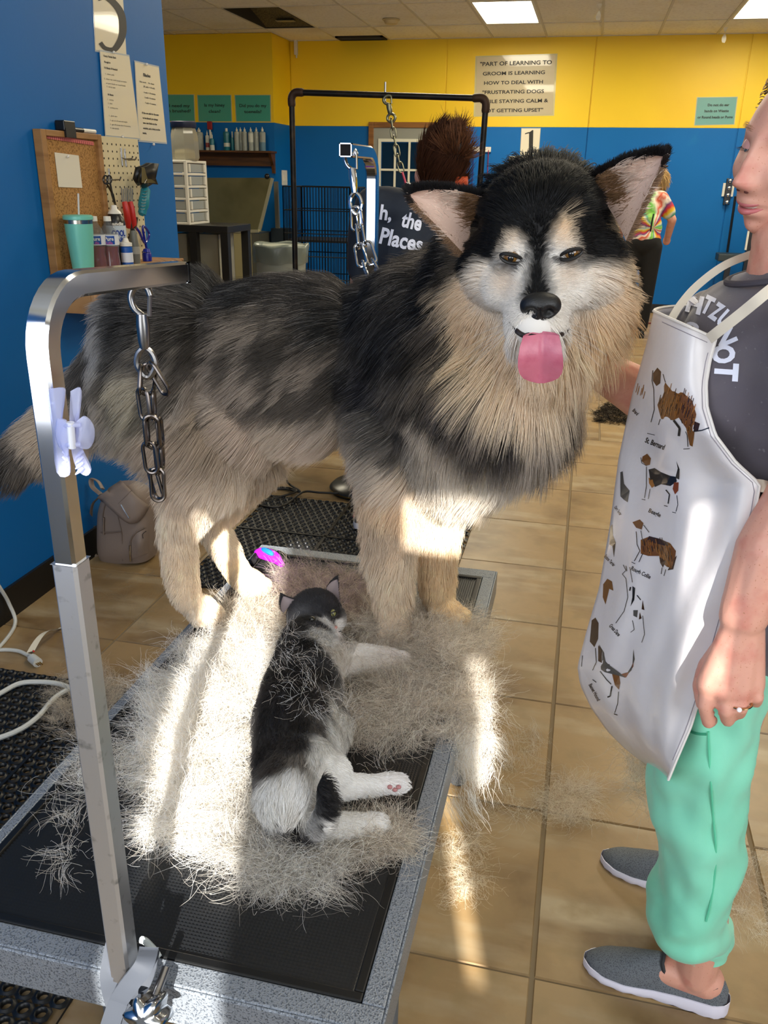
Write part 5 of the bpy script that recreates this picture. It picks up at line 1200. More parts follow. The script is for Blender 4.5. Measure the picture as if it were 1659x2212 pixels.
# hair pulled back
n_ = 9000; rg = np.random.default_rng(77); th = rg.random(n_)*2*math.pi; ph = np.arccos(rg.uniform(-.75, 1, n_)); X = np.sin(ph)*np.cos(th); Yv = np.sin(ph)*np.sin(th); Z = np.cos(ph)
k_ = (X < .30+.45*np.clip(Z-.45, 0, 1)) & ~((X > -.25) & (Z < .1)); X, Yv, Z = X[k_], Yv[k_], Z[k_]
lfn, lsn, lun, hOn = (np.array(v) for v in (lf, ls, lu, hO))
P = hOn+lfn*(X*.101)[:, None]+lsn*(Yv*.079)[:, None]+lun*(Z*.124)[:, None]; Nn = unit(lfn*X[:, None]+lsn*Yv[:, None]+lun*Z[:, None])
pts, nr = grow(P, Nn, np.tile(-lfn-.35*lun, (len(P), 1)), np.full(len(P), .075), .30, .0, .1, 6, .12, .4, 20, 2, 20, .05)
hc_ = np.array(hexc('7a4a30'))*(.6+.8*rg.random(len(P)))[:, None]; tag(hair_obj('hair', pts, .0006, hc_, fur_mat('head_hair', rough=.35, spec=.5), lady), kind='stuff')
# tee shirt
tee = mat('charcoal_tee', '#55505a', .85, sheen=.3, noise=[((14, 14, 14), 4, '#5f5a62', .45, .75), ((160, 160, 160), 2, '#77727a', .68, .80)], bump=((500, 500, 500), 2, .25, .001))
sm = MB()
sm.ball((.285, 1.285, 1.14), (.150, .185, .185)); sm.ball((.29, 1.28, .98), (.150, .185, .17)); sm.ball((.205, 1.20, 1.175), (.092, .085, .085)); sm.ball((.205, 1.37, 1.175), (.092, .085, .085)); sm.ball((.30, 1.28, .86), (.15, .18, .12))
capsule(sm, [(.285, 1.28, 1.285), (.31, 1.12, 1.27), (.335, 1.05, 1.15)], [.082, .072, .074]); capsule(sm, [(.285, 1.28, 1.285), (.285, 1.44, 1.265), (.27, 1.475, 1.16)], [.082, .072, .072])
sm.ball((.245, 1.29, 1.25), (.105, .15, .09)); sm.ball((.218, 1.37, 1.238), (.088, .09, .075))
sme = remesh(sm, .007, 6, .5)
co, no = vcos(sme), vnor(sme)
w = vnoise(co*np.array([1, 1, 1.6]), 13, 3)[:, 0]*.0035-np.abs(vnoise(co*np.array([.7, .7, 1.2])+.3*co[:, ::-1], 9, 6)[:, 1])*.007
co2 = co+no*w[:, None]; sme.vertices.foreach_set('co', co2.astype(np.float32).ravel()); sme.update()
for p in sme.polygons: p.use_smooth = True
sme.materials.append(tee); shirt = link(bpy.data.objects.new('tee_shirt', sme), lady)
nb_ = Vector((.266, 1.274, 1.342)); nx1 = Vector((.074, .0, .018)); ny1 = Vector((0, .074, 0))
MB().tube([nb_+nx1*math.cos(2*math.pi*k/32)+ny1*math.sin(2*math.pi*k/32) for k in range(32)], .0046, 8, closed=True, flat=(1, 1)).build('collar', mat('charcoal_rib', '#46424b', .85), shirt)
bvh_s = BVHTree.FromPolygons([v.co.copy() for v in sme.vertices], [tuple(p.vertices) for p in sme.polygons])
pr = MB()
for (ch, u, v, w_, h_, rot) in (('H', 1502, 658, 34, 40, -14), ('T', 1530, 660, 22, 40, -26), ('Z', 1549, 674, 21, 40, -34), ('U', 1567, 690, 22, 40, -42), ('N', 1568, 728, 36, 44, -66), ('O', 1563, 766, 40, 52, -82), ('T', 1569, 804, 38, 52, -94)):
    px_print(pr, bvh_s, ch, u, v, w_, h_, math.radians(rot), .05, shear=.0)
pr.build('shirt_lettering', mat('white_print', '#dfe3f5', .6), shirt, smooth=False)
pr = MB(); px_print(pr, bvh_s, 'o', 1497, 706, 30, 20, -.3, .08); px_print(pr, bvh_s, 'o', 1480, 712, 24, 18, .2, .05)
if pr.v: pr.build('shirt_emblem', mat('white_print'), shirt, smooth=False)
# trousers
mint = mat('mint_cotton', '#86dcbe', .8, sheen=.25, noise=[((7, 7, 4), 4, '#74d0b0', .45, .75)], bump=((700, 700, 700), 2, .2, .0008))
tr = MB(); YL = 1.205
def pr_ring(v, l, r, Y, ry):
    a, b_ = aty(l, v, Y), aty(r, v, Y); c = (a+b_)/2; return (c, (b_-a)/2, Vector((0, ry, (b_-a).z*.0+.0)))
rings = [pr_ring(*q) for q in ((1300, 1480, 1690, 1.23, .12), (1420, 1455, 1670, 1.21, .105), (1500, 1440, 1655, YL, .10), (1600, 1418, 1640, YL, .092), (1700, 1396, 1622, YL, .088), (1800, 1412, 1614, YL, .084), (1880, 1424, 1604, YL, .080), (1925, 1404, 1580, YL, .078), (1962, 1396, 1564, YL, .076), (2000, 1412, 1568, YL, .070))]
c0 = Vector((na.x, na.y+.01, .135))
rings += [(c0+Vector((0, 0, .035)), Vector((.062, 0, .0)), Vector((0, .062, 0))), (c0+Vector((0, 0, .012)), Vector((.056, 0, .006)), Vector((0, .052, 0))), (c0, Vector((.050, 0, .006)), Vector((0, .047, 0))), (c0+Vector((0, 0, -.012)), Vector((.047, 0, .006)), Vector((0, .045, 0)))]
rr = resample(rings, 7)
loft(tr, rr, 64, .013, 4.0, wf=(11, 11, 9))
o_far = Vector((fa.x-na.x, fa.y-na.y, 0)); M_ = len(rr)
loft(tr, [(c+Vector((.02+(o_far.x-.02)*(i/M_), .19+(o_far.y-.19)*(i/M_), 0)), a*.9, b_) for i, (c, a, b_) in enumerate(rr)], 48, .012, 9.0, wf=(11, 11, 9))
tr.ball((.285, 1.285, .86), (.135, .18, .12))
trob = tr.build('scrub_trousers', mint, lady, sharp=0)
bvh_t = bvh_of(tr.v, tr.f)
def surf_px(bvh, u, v, push=.001):
    d = ray(u, v).normalized(); h = bvh.ray_cast(CAM, d); return (h[0]-d*push) if h[0] is not None else None
q = [surf_px(bvh_t, u, v) for (u, v) in ((1530, 1580), (1532, 1640), (1536, 1700), (1540, 1760), (1546, 1830), (1544, 1890), (1535, 1950), (1525, 1990))]; q = [p for p in q if p]
if len(q) > 2: MB().tube(spline(q, 5), .0018, 6).build('side_seam', mat('mint_seam', '#5fc8a2', .8), trob)
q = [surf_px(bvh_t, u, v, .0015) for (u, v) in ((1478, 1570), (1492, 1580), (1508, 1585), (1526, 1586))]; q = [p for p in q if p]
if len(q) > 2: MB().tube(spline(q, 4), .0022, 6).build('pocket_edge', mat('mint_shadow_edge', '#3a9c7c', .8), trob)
# shoes
knit = mat('grey_knit', '#676c72', .75, noise=[((480, 480, 480), 1, '#4a4f56', .52, .62)], bump=((480, 480, 480), 1, .6, .0015)); foam = mat('white_foam_sole', '#e4e2f2', .5)
for (t_, h_) in ((near_toe, near_heel), (far_toe, far_heel)):
    sh = MB().ball(h_.lerp(t_, .3)+Vector((0, 0, .03)), (.03, .02, .01)).build('shoe', knit, lady)
    rows = shoe(sh, 'upper', t_, h_, knit, foam, ht=.98, wd=.92)
    col = [rows[i][4] for i in range(3, 15)]+[rows[15][k] for k in range(5, 12)]+[rows[i][12] for i in range(14, 2, -1)]
    MB().tube(spline([p+Vector((0, 0, .004)) for p in col]+[col[0]], 2), .0042, 6).build('shoe_collar', mat('dark_collar', '#2c2f33', .8), sh)
# ring
rc = aty(1600, 1520, 1.027); mring = mat('gold_band', '#c8a878', .2, 1)
rg_o = MB().tube([rc+Vector((.0135*math.cos(a), .0135*math.sin(a), .002*math.cos(a))) for a in [2*math.pi*k/24 for k in range(24)]], .0016, 6, closed=True).build('ring', mring, lady)
MB().lathe([(.0005, -.003), (.0035, .0), (.0028, .0018), (.0005, .0022)], rc+Vector((-.004, -.0155, .0)), Matrix.Rotation(math.radians(80), 3, 'X'), n=10).build('stone', mat('clear_stone', '#f4f4f8', .02, 0, spec=1), rg_o)
# ------------------------------------------------------------------ apron
vinyl = mat('white_vinyl', '#d8d4d6', .30, coat=.5, coatrough=.12, noise=[((9, 9, 9), 4, '#cdc7ca', .5, .8)], bump=((18, 18, 18), 4, .26, .010))
Lb = [(672, 1412), (740, 1397), (850, 1366), (990, 1336), (1130, 1318), (1270, 1294), (1370, 1265), (1440, 1247), (1480, 1253), (1530, 1277), (1580, 1312), (1620, 1352), (1655, 1400), (1682, 1443)]
Rb = [(732, 1546), (780, 1533), (830, 1525), (880, 1527), (940, 1545), (1000, 1590), (1046, 1641), (1100, 1632), (1200, 1604), (1330, 1564), (1450, 1530), (1570, 1492), (1640, 1462), (1684, 1444)]
lv = [q[0] for q in Lb]; lu_ = [q[1] for q in Lb]; rv = [q[0] for q in Rb]; ru = [q[1] for q in Rb]
def ap_Y(s, t, u, v):
    base = 1.090+.19*(1-s)**1.9
    top = max(0, 1-t/.22); base += top*(.075*(s)-.03*(1-s))
    wv = min(1, max(0, (np.interp(v, rv, ru)-np.interp(v, lv, lu_))/260.))**1.5
    base += wv*(.010*math.sin(9*s+5*t)*(1-t)*t*3+.004*math.sin(23*s+7*t+1.3)*t+.006*math.sin(15*(s-.4*t))*math.exp(-((t-.42)/.16)**2))
    base -= (1-wv)*.02*(t > .6)
    return base
AR, AC = 72, 44
def ap_pt(s, t):
    vl = 672+(1682-672)*t; vr = 732+(1684-732)*t
    l = (np.interp(vl, lv, lu_), vl); r = (np.interp(vr, rv, ru), vr); u, v = l[0]*(1-s)+r[0]*s, l[1]*(1-s)+r[1]*s
    return aty(u, v, ap_Y(s, t, u, v))
rows = []
for i in range(AR+1):
    t = i/AR; row = [ap_pt(j/AC, t) for j in range(AC+1)]
    e0, e1 = row[0], row[1]; ext = []
    for k in range(1, 9):
        q = k/8; ext.append(e0+Vector((.012*q+.10*q*q, .02*q+.15*q-.01*q*q, -.006*q)))
    rows.append(ext[::-1]+row)
ap = MB().grid(rows); apo = ap.build('apron', vinyl, lady, sharp=0)
sol = apo.modifiers.new('thick', 'SOLIDIFY'); sol.thickness = .0014; sol.offset = 1
bvh_a = bvh_of(ap.v, ap.f)
trim = mat('white_binding', '#dcd8d4', .6)
def edge_tube(pts, name='hem', r=.0022): MB().tube(pts, r, 6).build(name, trim, apo)
edge_tube([rows[i][-1] for i in range(AR+1)]); edge_tube(rows[-1][8:]); edge_tube(rows[0])
def ap_line(pxs, name, m, r):
    q = [surf_px(bvh_a, u, v, .0006) for u, v in pxs]; q = [p for p in q if p]
    if len(q) > 1: MB().tube(q, r, 5).build(name, m, apo)
stitch = mat('grey_stitch', '#8b8590', .7)
ap_line([(np.interp(v, rv, ru)-9, v+2) for v in range(760, 1660, 20)], 'stitching', stitch, .0005); ap_line([(1418+k*12.2, 690+5.5*k) for k in range(1, 10)], 'stitching', stitch, .0005)
strap_m = mat('cotton_strap', '#cdc4b4', .8)
def strap_px(pts, w, name):
    ribbon(name, spline([aty(*p) for p in pts], 6), w, (.55, -.25, -.8), strap_m, apo, rib=.004, th=.0008)
strap_px([(1531, 732, 1.135), (1553, 715, 1.125), (1600, 678, 1.115), (1655, 633, 1.11), (1720, 580, 1.16), (1760, 530, 1.30)], .0135, 'neck_strap')
strap_px([(1450, 690, 1.255), (1470, 658, 1.27), (1505, 618, 1.285), (1560, 576, 1.30), (1615, 552, 1.33), (1680, 530, 1.36)], .011, 'neck_strap')
strap_px([(1634, 1048, 1.09), (1665, 1052, 1.10), (1720, 1060, 1.16)], .016, 'waist_tie')
# dog drawings printed on the vinyl (generic breed sketches) and their captions
ink = {k: mat('print_'+k, c, .2, coat=.5) for k, c in dict(brown='#6e4318', dark='#38200f', black='#17161a', grey='#4b4947', tan='#9a642a', white='#d8d4d2', red='#7a3a14').items()}
def poly_print(mb, poly, off):
    """fill a picture-space polygon with small quads lying on the apron"""
    from mathutils.geometry import tessellate_polygon, delaunay_2d_cdt
    P2 = [Vector(p) for p in poly]; x0, x1 = min(p.x for p in P2), max(p.x for p in P2); y0, y1 = min(p.y for p in P2), max(p.y for p in P2); st = 9.0
    pts = list(P2); n0 = len(P2); px, py = np.meshgrid(np.arange(x0+st/2, x1, st), np.arange(y0+st/2, y1, st)); ins = in_poly(px.ravel(), py.ravel(), poly, 6) > .95
    pts += [Vector((a, b_)) for a, b_ in zip(px.ravel()[ins], py.ravel()[ins])]
    vo, eo_, fo, *_ = delaunay_2d_cdt(pts, [], [list(range(n0))], 1, 1e-4)
    out = []
    for p in vo:
        h = surf_px(bvh_a, p.x, p.y, off)
        if h is None: return
        out.append(h)
    mb.add(out, [tuple(f) for f in fo])
def ink_line(mb, pts, w, off):
    for a, b_ in zip(pts[:-1], pts[1:]):
        a, b_ = Vector(a), Vector(b_); d = (b_-a); 
        if d.length < .1: continue
        d.normalize(); n_ = Vector((-d.y, d.x))*w/2; q = [surf_px(bvh_a, p.x, p.y, off) for p in (a-n_, b_-n_, b_+n_, a+n_)]
        if None not in q: mb.add(q, [(0, 1, 2, 3)])
def dog_print(layers, strokes):
    mb = MB(); mats_ = []
    for (k, poly) in layers:
        if k not in mats_: mats_.append(k)
        mb.cur = mats_.index(k); poly_print(mb, poly, .0008+.00012*len(mb.f)/200)
    for (k, pts, w) in strokes:
        if k not in mats_: mats_.append(k)
        mb.cur = mats_.index(k); ink_line(mb, pts, w, .0016)
    if mb.v: mb.build('dog_drawing', [ink[k] for k in mats_], apo, smooth=False)
def hatch(poly, k, n, rng, w=1.3, l=14, slope=(-.25, 1)):
    q = sample_poly(poly, n, rng); e_ = q+np.array([slope[0]*l, slope[1]*l]); q = q[in_poly(e_[:, 0], e_[:, 1], poly, 3) > .6]; return [(k, [(a, b_), (a+slope[0]*l, b_+slope[1]*l)], w) for a, b_ in q]
rr_ = np.random.default_rng(3)
stb = [(1420, 875), (1437, 826), (1452, 845), (1475, 848), (1495, 865), (1504, 895), (1500, 935), (1496, 965), (1490, 962), (1482, 925), (1466, 902), (1455, 908), (1428, 905), (1424, 890)]
dog_print([('dark', [(1411, 806), (1420, 794), (1428, 803), (1426, 828), (1418, 834), (1410, 822)]), ('brown', stb), ('dark', [(1500, 910), (1512, 915), (1508, 930), (1498, 932)])],
          [('black', [(1410, 800), (1408, 822), (1412, 840), (1413, 885), (1406, 912)], 1.6), ('black', [(1432, 808), (1437, 826)], 1.4), ('black', [(1426, 905), (1422, 918)], 1.4), ('black', [(1455, 908), (1468, 925), (1466, 942)], 5), ('black', [(1470, 905), (1484, 940), (1486, 965)], 1.5), ('black', [(1398, 936), (1414, 940)], 1.2), ('black', [(1476, 970), (1490, 969)], 1.4), ('black', [(1498, 932), (1515, 930), (1532, 924)], 2.5)]+hatch(stb, 'dark', 70, rr_)+hatch(stb, 'tan', 50, rr_))
dog_print([('dark', [(1372, 822), (1392, 822), (1396, 842), (1390, 876), (1378, 872), (1366, 866)])], hatch([(1372, 826), (1392, 826), (1394, 846), (1388, 870), (1370, 864)], 'tan', 14, rr_, 1.4, 16))
dog_print([('brown', [(1355, 900), (1360, 898), (1362, 920), (1370, 935), (1368, 960), (1364, 992), (1361, 990), (1362, 955), (1352, 948), (1346, 975), (1343, 970), (1350, 935)])], [])
bg = [(1401, 1014), (1414, 1011), (1428, 1020), (1448, 1028), (1460, 1030), (1462, 1040), (1448, 1050), (1438, 1048), (1428, 1046), (1415, 1052), (1405, 1040)]
dog_print([('brown', [(1388, 986), (1398, 980), (1406, 990), (1404, 1004), (1396, 1006), (1386, 996)]), ('black', bg), ('tan', [(1401, 1032), (1412, 1034), (1414, 1050), (1408, 1054), (1402, 1044)]), ('red', [(1456, 1042), (1466, 1042), (1465, 1060), (1458, 1068), (1453, 1056)]), ('black', [(1459, 1032), (1464, 1012), (1461, 996), (1468, 1014), (1467, 1036)])],
          [('black', [(1384, 988), (1386, 1000), (1396, 1006)], 1.2), ('black', [(1396, 1008), (1396, 1050), (1392, 1076)], 1.2), ('black', [(1404, 1056), (1400, 1078)], 1.2), ('black', [(1438, 1058), (1446, 1068), (1443, 1088)], 2.5), ('black', [(1462, 1070), (1464, 1090), (1460, 1105)], 1.3), ('black', [(1434, 1092), (1442, 1094)], 1.3), ('black', [(1452, 1106), (1460, 1108)], 1.3), ('black', [(1386, 1078), (1394, 1080)], 1.3)])
dog_print([('grey', [(1340, 1020), (1345, 1018), (1348, 1045), (1360, 1060), (1356, 1085), (1348, 1080), (1340, 1072)])], [])
col_ = [(1384, 1166), (1400, 1160), (1426, 1164), (1448, 1174), (1460, 1190), (1458, 1208), (1450, 1228), (1440, 1224), (1428, 1214), (1424, 1201), (1400, 1201), (1384, 1196)]
dog_print([('brown', [(1366, 1128), (1382, 1122), (1390, 1130), (1386, 1144), (1374, 1140)]), ('brown', col_), ('dark', [(1402, 1158), (1426, 1164), (1450, 1176), (1440, 1180), (1410, 1172), (1396, 1170)]), ('dark', [(1456, 1206), (1462, 1200), (1454, 1230), (1442, 1232)]), ('dark', [(1424, 1202), (1438, 1212), (1432, 1226), (1426, 1216)])],
          [('black', [(1374, 1148), (1376, 1176), (1382, 1190), (1370, 1212)], 1.5), ('black', [(1388, 1196), (1380, 1214)], 1.5), ('grey', [(1390, 1134), (1402, 1150)], 1.5), ('grey', [(1384, 1146), (1388, 1168)], 1.3), ('black', [(1364, 1214), (1372, 1218)], 1.2), ('black', [(1430, 1226), (1428, 1240)], 1.3), ('black', [(1438, 1230), (1434, 1244)], 1.3)]+hatch(col_, 'dark', 40, rr_, 1.2, 12, (.2, 1))+hatch(col_, 'tan', 40, rr_, 1.2, 12, (.2, 1)))
dog_print([('black', [(1318, 1138), (1323, 1132), (1324, 1156), (1330, 1172), (1326, 1204), (1323, 1180), (1316, 1176)])], [])
dog_print([('brown', [(1303, 1262), (1312, 1250), (1322, 1256), (1325, 1276), (1316, 1272), (1308, 1306), (1302, 1290)]), ('tan', [(1284, 1246), (1292, 1238), (1300, 1244), (1302, 1290), (1294, 1274), (1284, 1262)])], [])
dane = [(1366, 1266), (1372, 1270), (1370, 1296), (1362, 1310), (1366, 1290)]
dog_print([('black', dane), ('dark', [(1388, 1296), (1392, 1318), (1386, 1316)]), ('dark', [(1382, 1322), (1386, 1336), (1380, 1338)]), ('grey', [(1368, 1318), (1378, 1318), (1376, 1334), (1368, 1330)])],
          [('grey', [(1346, 1220), (1352, 1232), (1344, 1240), (1352, 1250), (1356, 1290), (1348, 1320), (1330, 1346)], 1.4), ('grey', [(1360, 1225), (1366, 1258)], 1.3), ('grey', [(1366, 1340), (1370, 1360), (1362, 1366)], 1.3), ('grey', [(1388, 1330), (1392, 1370), (1386, 1388)], 1.3), ('grey', [(1352, 1222), (1354, 1234)], 1.5), ('black', [(1362, 1268), (1360, 1276)], 3), ('black', [(1376, 1286), (1384, 1296)], 2)])
bh = [(1294, 1392), (1304, 1408), (1318, 1438), (1342, 1456), (1356, 1452), (1366, 1436), (1368, 1402), (1371, 1424), (1364, 1448), (1350, 1464), (1338, 1460), (1322, 1456), (1306, 1452), (1298, 1446)]
dog_print([('dark', [(1278, 1340), (1286, 1334), (1293, 1346), (1292, 1380), (1284, 1398), (1274, 1386)]), ('grey', bh), ('dark', [(1292, 1394), (1300, 1404), (1300, 1432), (1292, 1428)]), ('brown', [(1322, 1456), (1338, 1460), (1340, 1476), (1337, 1490), (1328, 1480)]), ('red', [(1342, 1456), (1358, 1452), (1367, 1432), (1369, 1404), (1368, 1440), (1352, 1464)])],
          [('black', [(1286, 1400), (1288, 1430), (1280, 1448)], 1.6), ('black', [(1296, 1450), (1310, 1468), (1320, 1478)], 2), ('black', [(1322, 1482), (1318, 1504), (1312, 1506)], 3), ('black', [(1336, 1494), (1334, 1520), (1328, 1540)], 1.5), ('black', [(1326, 1542), (1334, 1545)], 1.6), ('black', [(1280, 1468), (1288, 1474)], 1.6)])
dog_print([('brown', [(1256, 1398), (1262, 1394), (1262, 1412), (1256, 1416)])], [('grey', [(1258, 1416), (1256, 1440)], 1.5)])
for (s, u, v, w_, h_, rot) in (('St. Bernard', 1416, 958, 44, 12, -22), ('Beagle', 1415, 1109, 28, 12, -24), ('Rough Collie', 1385, 1238, 46, 12, -26), ('Great Dane', 1329, 1361, 30, 9, -48), ('Boston Terrier', 1318, 1211, 30, 8, -46), ('Basset Hound', 1285, 1495, 40, 8, -62), ('Briard', 1374, 890, 14, 8, -45), ('Cairn Terrier', 1336, 1103, 22, 7, -55)):
    cap = MB(); px_print(cap, bvh_a, s, u, v, w_, h_, math.radians(rot), .02, .0008)
    if cap.v: cap.build('breed_caption', ink['black'], apo, smooth=False)
# ================================================================== things on the left wall
def px_m(p): return (Vector(p)-CAM).dot(FW)/F_PX          # metres covered by one picture unit there
BX = XL+.034
B = lambda u, v, x=BX: atx(u, v, x)
pine = mat('pine_frame', '#9a6f3e', .55, noise=[((6, 6, 40), 4, '#7e5527', .45, .7)]); raw = mat('raw_pine', '#b98b58', .6, noise=[((5, 40, 6), 4, '#9c6d3c', .45, .7)])
cork_m = mat('cork', '#a97c44', .9, noise=[((140, 140, 140), 3, '#7d5628', .48, .62), ((300, 300, 300), 1, '#c29a5e', .6, .7)], bump=((160, 160, 160), 3, .4, .002))
peg_m = mat('pegboard_cream', '#cfc29d', .6, noise=[((4, 4, 9), 3, '#b8924f', .64, .82)])
y0, y1, ym = B(88, 280).y, B(311, 440).y+.012, B(213, 300).y; z1 = B(140, 283).z; z0 = B(150, 640).z+.0
board = thing('notice_board', 'pine framed board on the blue wall, cork left half and cream pegboard right half', 'notice board', (BX, (y0+y1)/2, z0))
MB().bb(XL+.006, XL+.020, y0+.02, ym, z0, z1-.02).build('cork_panel', cork_m, board, smooth=False)
MB().bb(XL+.010, XL+.024, ym+.02, y1, z0, z1-.004).build('pegboard', peg_m, board, smooth=False)
for nm, a in (('frame_side', (y0, y0+.028, z0, z1)), ('frame_side', (ym-.004, ym+.022, z0, z1)), ('frame_top', (y0+.028, ym-.004, z1-.020, z1)), ('frame_bottom', (y0+.028, ym-.004, z0, z0+.03))):
    MB().bb(XL+.002, BX, a[0], a[1], a[2], a[3]).build(nm, pine, board, smooth=False, bevel=.002)
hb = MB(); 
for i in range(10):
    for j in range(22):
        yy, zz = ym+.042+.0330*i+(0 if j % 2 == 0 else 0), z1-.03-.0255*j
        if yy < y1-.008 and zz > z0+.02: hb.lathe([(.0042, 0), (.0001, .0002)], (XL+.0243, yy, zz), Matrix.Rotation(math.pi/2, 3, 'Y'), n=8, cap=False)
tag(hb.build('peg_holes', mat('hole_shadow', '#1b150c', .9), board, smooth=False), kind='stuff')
for (u, v) in ((262, 340), (270, 342), (236, 385)):
    p = B(u, v, XL+.024); MB().tube([p+Vector((0, 0, .02)), p, p+Vector((.015, 0, -.006)), p+Vector((.045, 0, -.004)), p+Vector((.05, 0, .006))], .0028, 6).cyl(p+Vector((.002, 0, -.03)), p+Vector((.002, 0, .035)), .0028, n=6).build('peg_hook', steel, board)
# shelf below
shelf_z = B(190, 588, XL+.10).z
zs0 = atx(230, 672, XL+.155).z
sh = thing('wall_shelf', 'raw pine ledge shelf under the notice board holding bottles and tools', 'shelf', (XL+.08, (y0+y1)/2, shelf_z))
MB().bb(XL+.001, XL+.165, y0-.0, y1+.05, shelf_z-.018, shelf_z).build('shelf_board', raw, sh, smooth=False, bevel=.002)
MB().bb(XL+.150, XL+.166, y0-.0, y1+.05, zs0, shelf_z-.018).build('shelf_front', raw, sh, smooth=False, bevel=.002)
for yy in (y0+.0, y1+.034): MB().bb(XL+.001, XL+.150, yy, yy+.016, zs0, shelf_z-.018).build('shelf_end', raw, sh, smooth=False)
# paper things on the board and wall
paper = mat('laminated_paper', '#d6ccb2', .45, coat=.35); ink_b = mat('black_ink', '#191613', .6)
EYv, EZv = Vector((0, 1, 0)), Vector((0, 0, 1))
def wall_quad(name, pxs, x, m, parent=None, th=.0012):
    p = [atx(u, v, x) for u, v in pxs]; return MB().prism([q-Vector((th, 0, 0)) for q in p], (th, 0, 0)).build(name, m, parent, smooth=False)
o = wall_quad('sticky_note', [(118, 329), (170, 336), (178, 406), (127, 404)], XL+.0225, mat('note_paper', '#d9d3c3', .8)); tag(o, 'blank cream note paper pinned to the cork board', 'note')
MB().ball(atx(147, 338, XL+.028), .0045).build('push_pin', mat('clear_pin', '#d8d4cc', .2), o)
t_ = thing('tape_strip', 'pink measuring tape strip across the top of the cork board', 'tape measure', atx(150, 300, XL+.0225)); wall_quad('tape', [(101, 290), (202, 306), (203, 314), (102, 299)], XL+.0225, mat('pink_tape', '#d5736f', .6), t_)
mbm = MB()
for k in range(22): p = atx(104+4.5*k, 299.0+.70*k-3, XL+.0228); mbm.bb(p.x-.0003, p.x+.0003, p.y-.0008, p.y+.0008, p.z-.008, p.z+.004)
tag(mbm.build('tape_marks', mat('tape_ink', '#7c3434', .7), t_, smooth=False), kind='stuff')
o = thing('black_clip', 'black block clipped on the top edge of the cork board', 'clip', atx(141, 282, XL+.02)); p0, p1 = atx(129, 282, XL+.02), atx(151, 262, XL+.02)
MB().bb(XL+.004, XL+.04, p0.y, p1.y, z1+.001, p1.z).build('clip_block', mat('black_plastic'), o, smooth=False, bevel=.003); MB().bb(XL+.034, XL+.042, p0.y+.004, p1.y-.004, z1-.02, z1+.01).build('clip_tongue', mat('black_plastic'), o, smooth=False)
p0, p1 = atx(155, 281, XL+.02), atx(205, 289, XL+.02); p0.z = p1.z = z1+.0085; o = thing('marker_pen', 'black and white marker pen lying on top of the board frame', 'pen', p0)
MB().cyl(p0, p0.lerp(p1, .45), .0085).build('pen_cap', mat('black_plastic'), o); MB().cyl(p0.lerp(p1, .45), p1, .0075).build('pen_body', mat('white_plastic', '#dcdad2', .4), o)
# notices on the wall
def notice(label, pxs, x, lines, group, name='notice', base=paper, clear_edge=True, ink_m=None):
    """pxs: tl, tr, br, bl in the picture; lines: (text, s 0..1 centre across, t 0..1 down, width share, height share, bold)"""
    tl, tr, br, bl = [atx(u, v, x) for u, v in pxs]; r = thing(name, label, 'notice', (tl+br)/2, group)
    MB().prism([q-Vector((.0008, 0, 0)) for q in (tl, tr, br, bl)], (.0008, 0, 0)).build('sheet', base, r, smooth=False)
    if clear_edge:
        c = (tl+tr+br+bl)/4; MB().prism([c+(q-c)*1.04-Vector((.0012, 0, 0)) for q in (tl, tr, br, bl)], (.0003, 0, 0)).build('laminate', glass('clear_film', '#dfe6ea', .08, .5), r, smooth=False)
    if lines:
        mb = MB(); W_ = (tr-tl).length; H_ = (bl-tl).length
        for (s, cx, cy, w, h_, bo) in lines:
            ex = ((tr-tl)*(1-cy)+(br-bl)*cy); ey = -((bl-tl)*(1-cx)+(br-tr)*cx); o_ = tl+(tr-tl)*cx*(1-cy)+(br-bl)*cx*cy+(bl-tl)*cy+Vector((.0008, 0, 0)); o_ = tl*(1-cx)*(1-cy)+tr*cx*(1-cy)+br*cx*cy+bl*(1-cx)*cy+Vector((.0009, 0, 0))
            put_text(mb, s, o_, ex.normalized(), ey.normalized(), H_*h_, W_*w, bo)
        mb.build('lettering', ink_m or ink_b, r, smooth=False)['kind'] = 'stuff'
    return r, (tl, tr, br, bl)
five, q5 = notice('big number 5 station sheet on the blue wall at the top', [(199, -60), (262, -60), (273, 122), (207, 108)], XL+.002, [], 'station number sheets', name='station_number')
mb = MB(); C5 = lambda u, v: atx(u, v, XL+.0035)
strk = [([(214, -44), (250, -40)], 9), ([(217, -44), (215, -2)], 7), ([(212, -2), (228, -6), (246, 6), (262, 30), (266, 62), (262, 84), (250, 104), (240, 108), (226, 103), (217, 92)], 9)]
for pts, w in strk:
    sp = spline([Vector((a, b_, 0)) for a, b_ in pts], 6) if len(pts) > 2 else [Vector((a, b_, 0)) for a, b_ in pts]; rows = []
    for i, p in enumerate(sp):
        t = sp[min(i+1, len(sp)-1)]-sp[max(i-1, 0)]; t.normalize(); n_ = Vector((-t.y, t.x, 0)); k = i/(len(sp)-1); ww = 1.7*w*(.55+.45*math.sin(math.pi*min(1, k*1.15)))
        rows.append([C5(p.x+n_.x*ww/2, p.y+n_.y*ww/2), C5(p.x-n_.x*ww/2, p.y-n_.y*ww/2)])
    mb.grid(rows)
mb.build('numeral', ink_b, five, smooth=False)
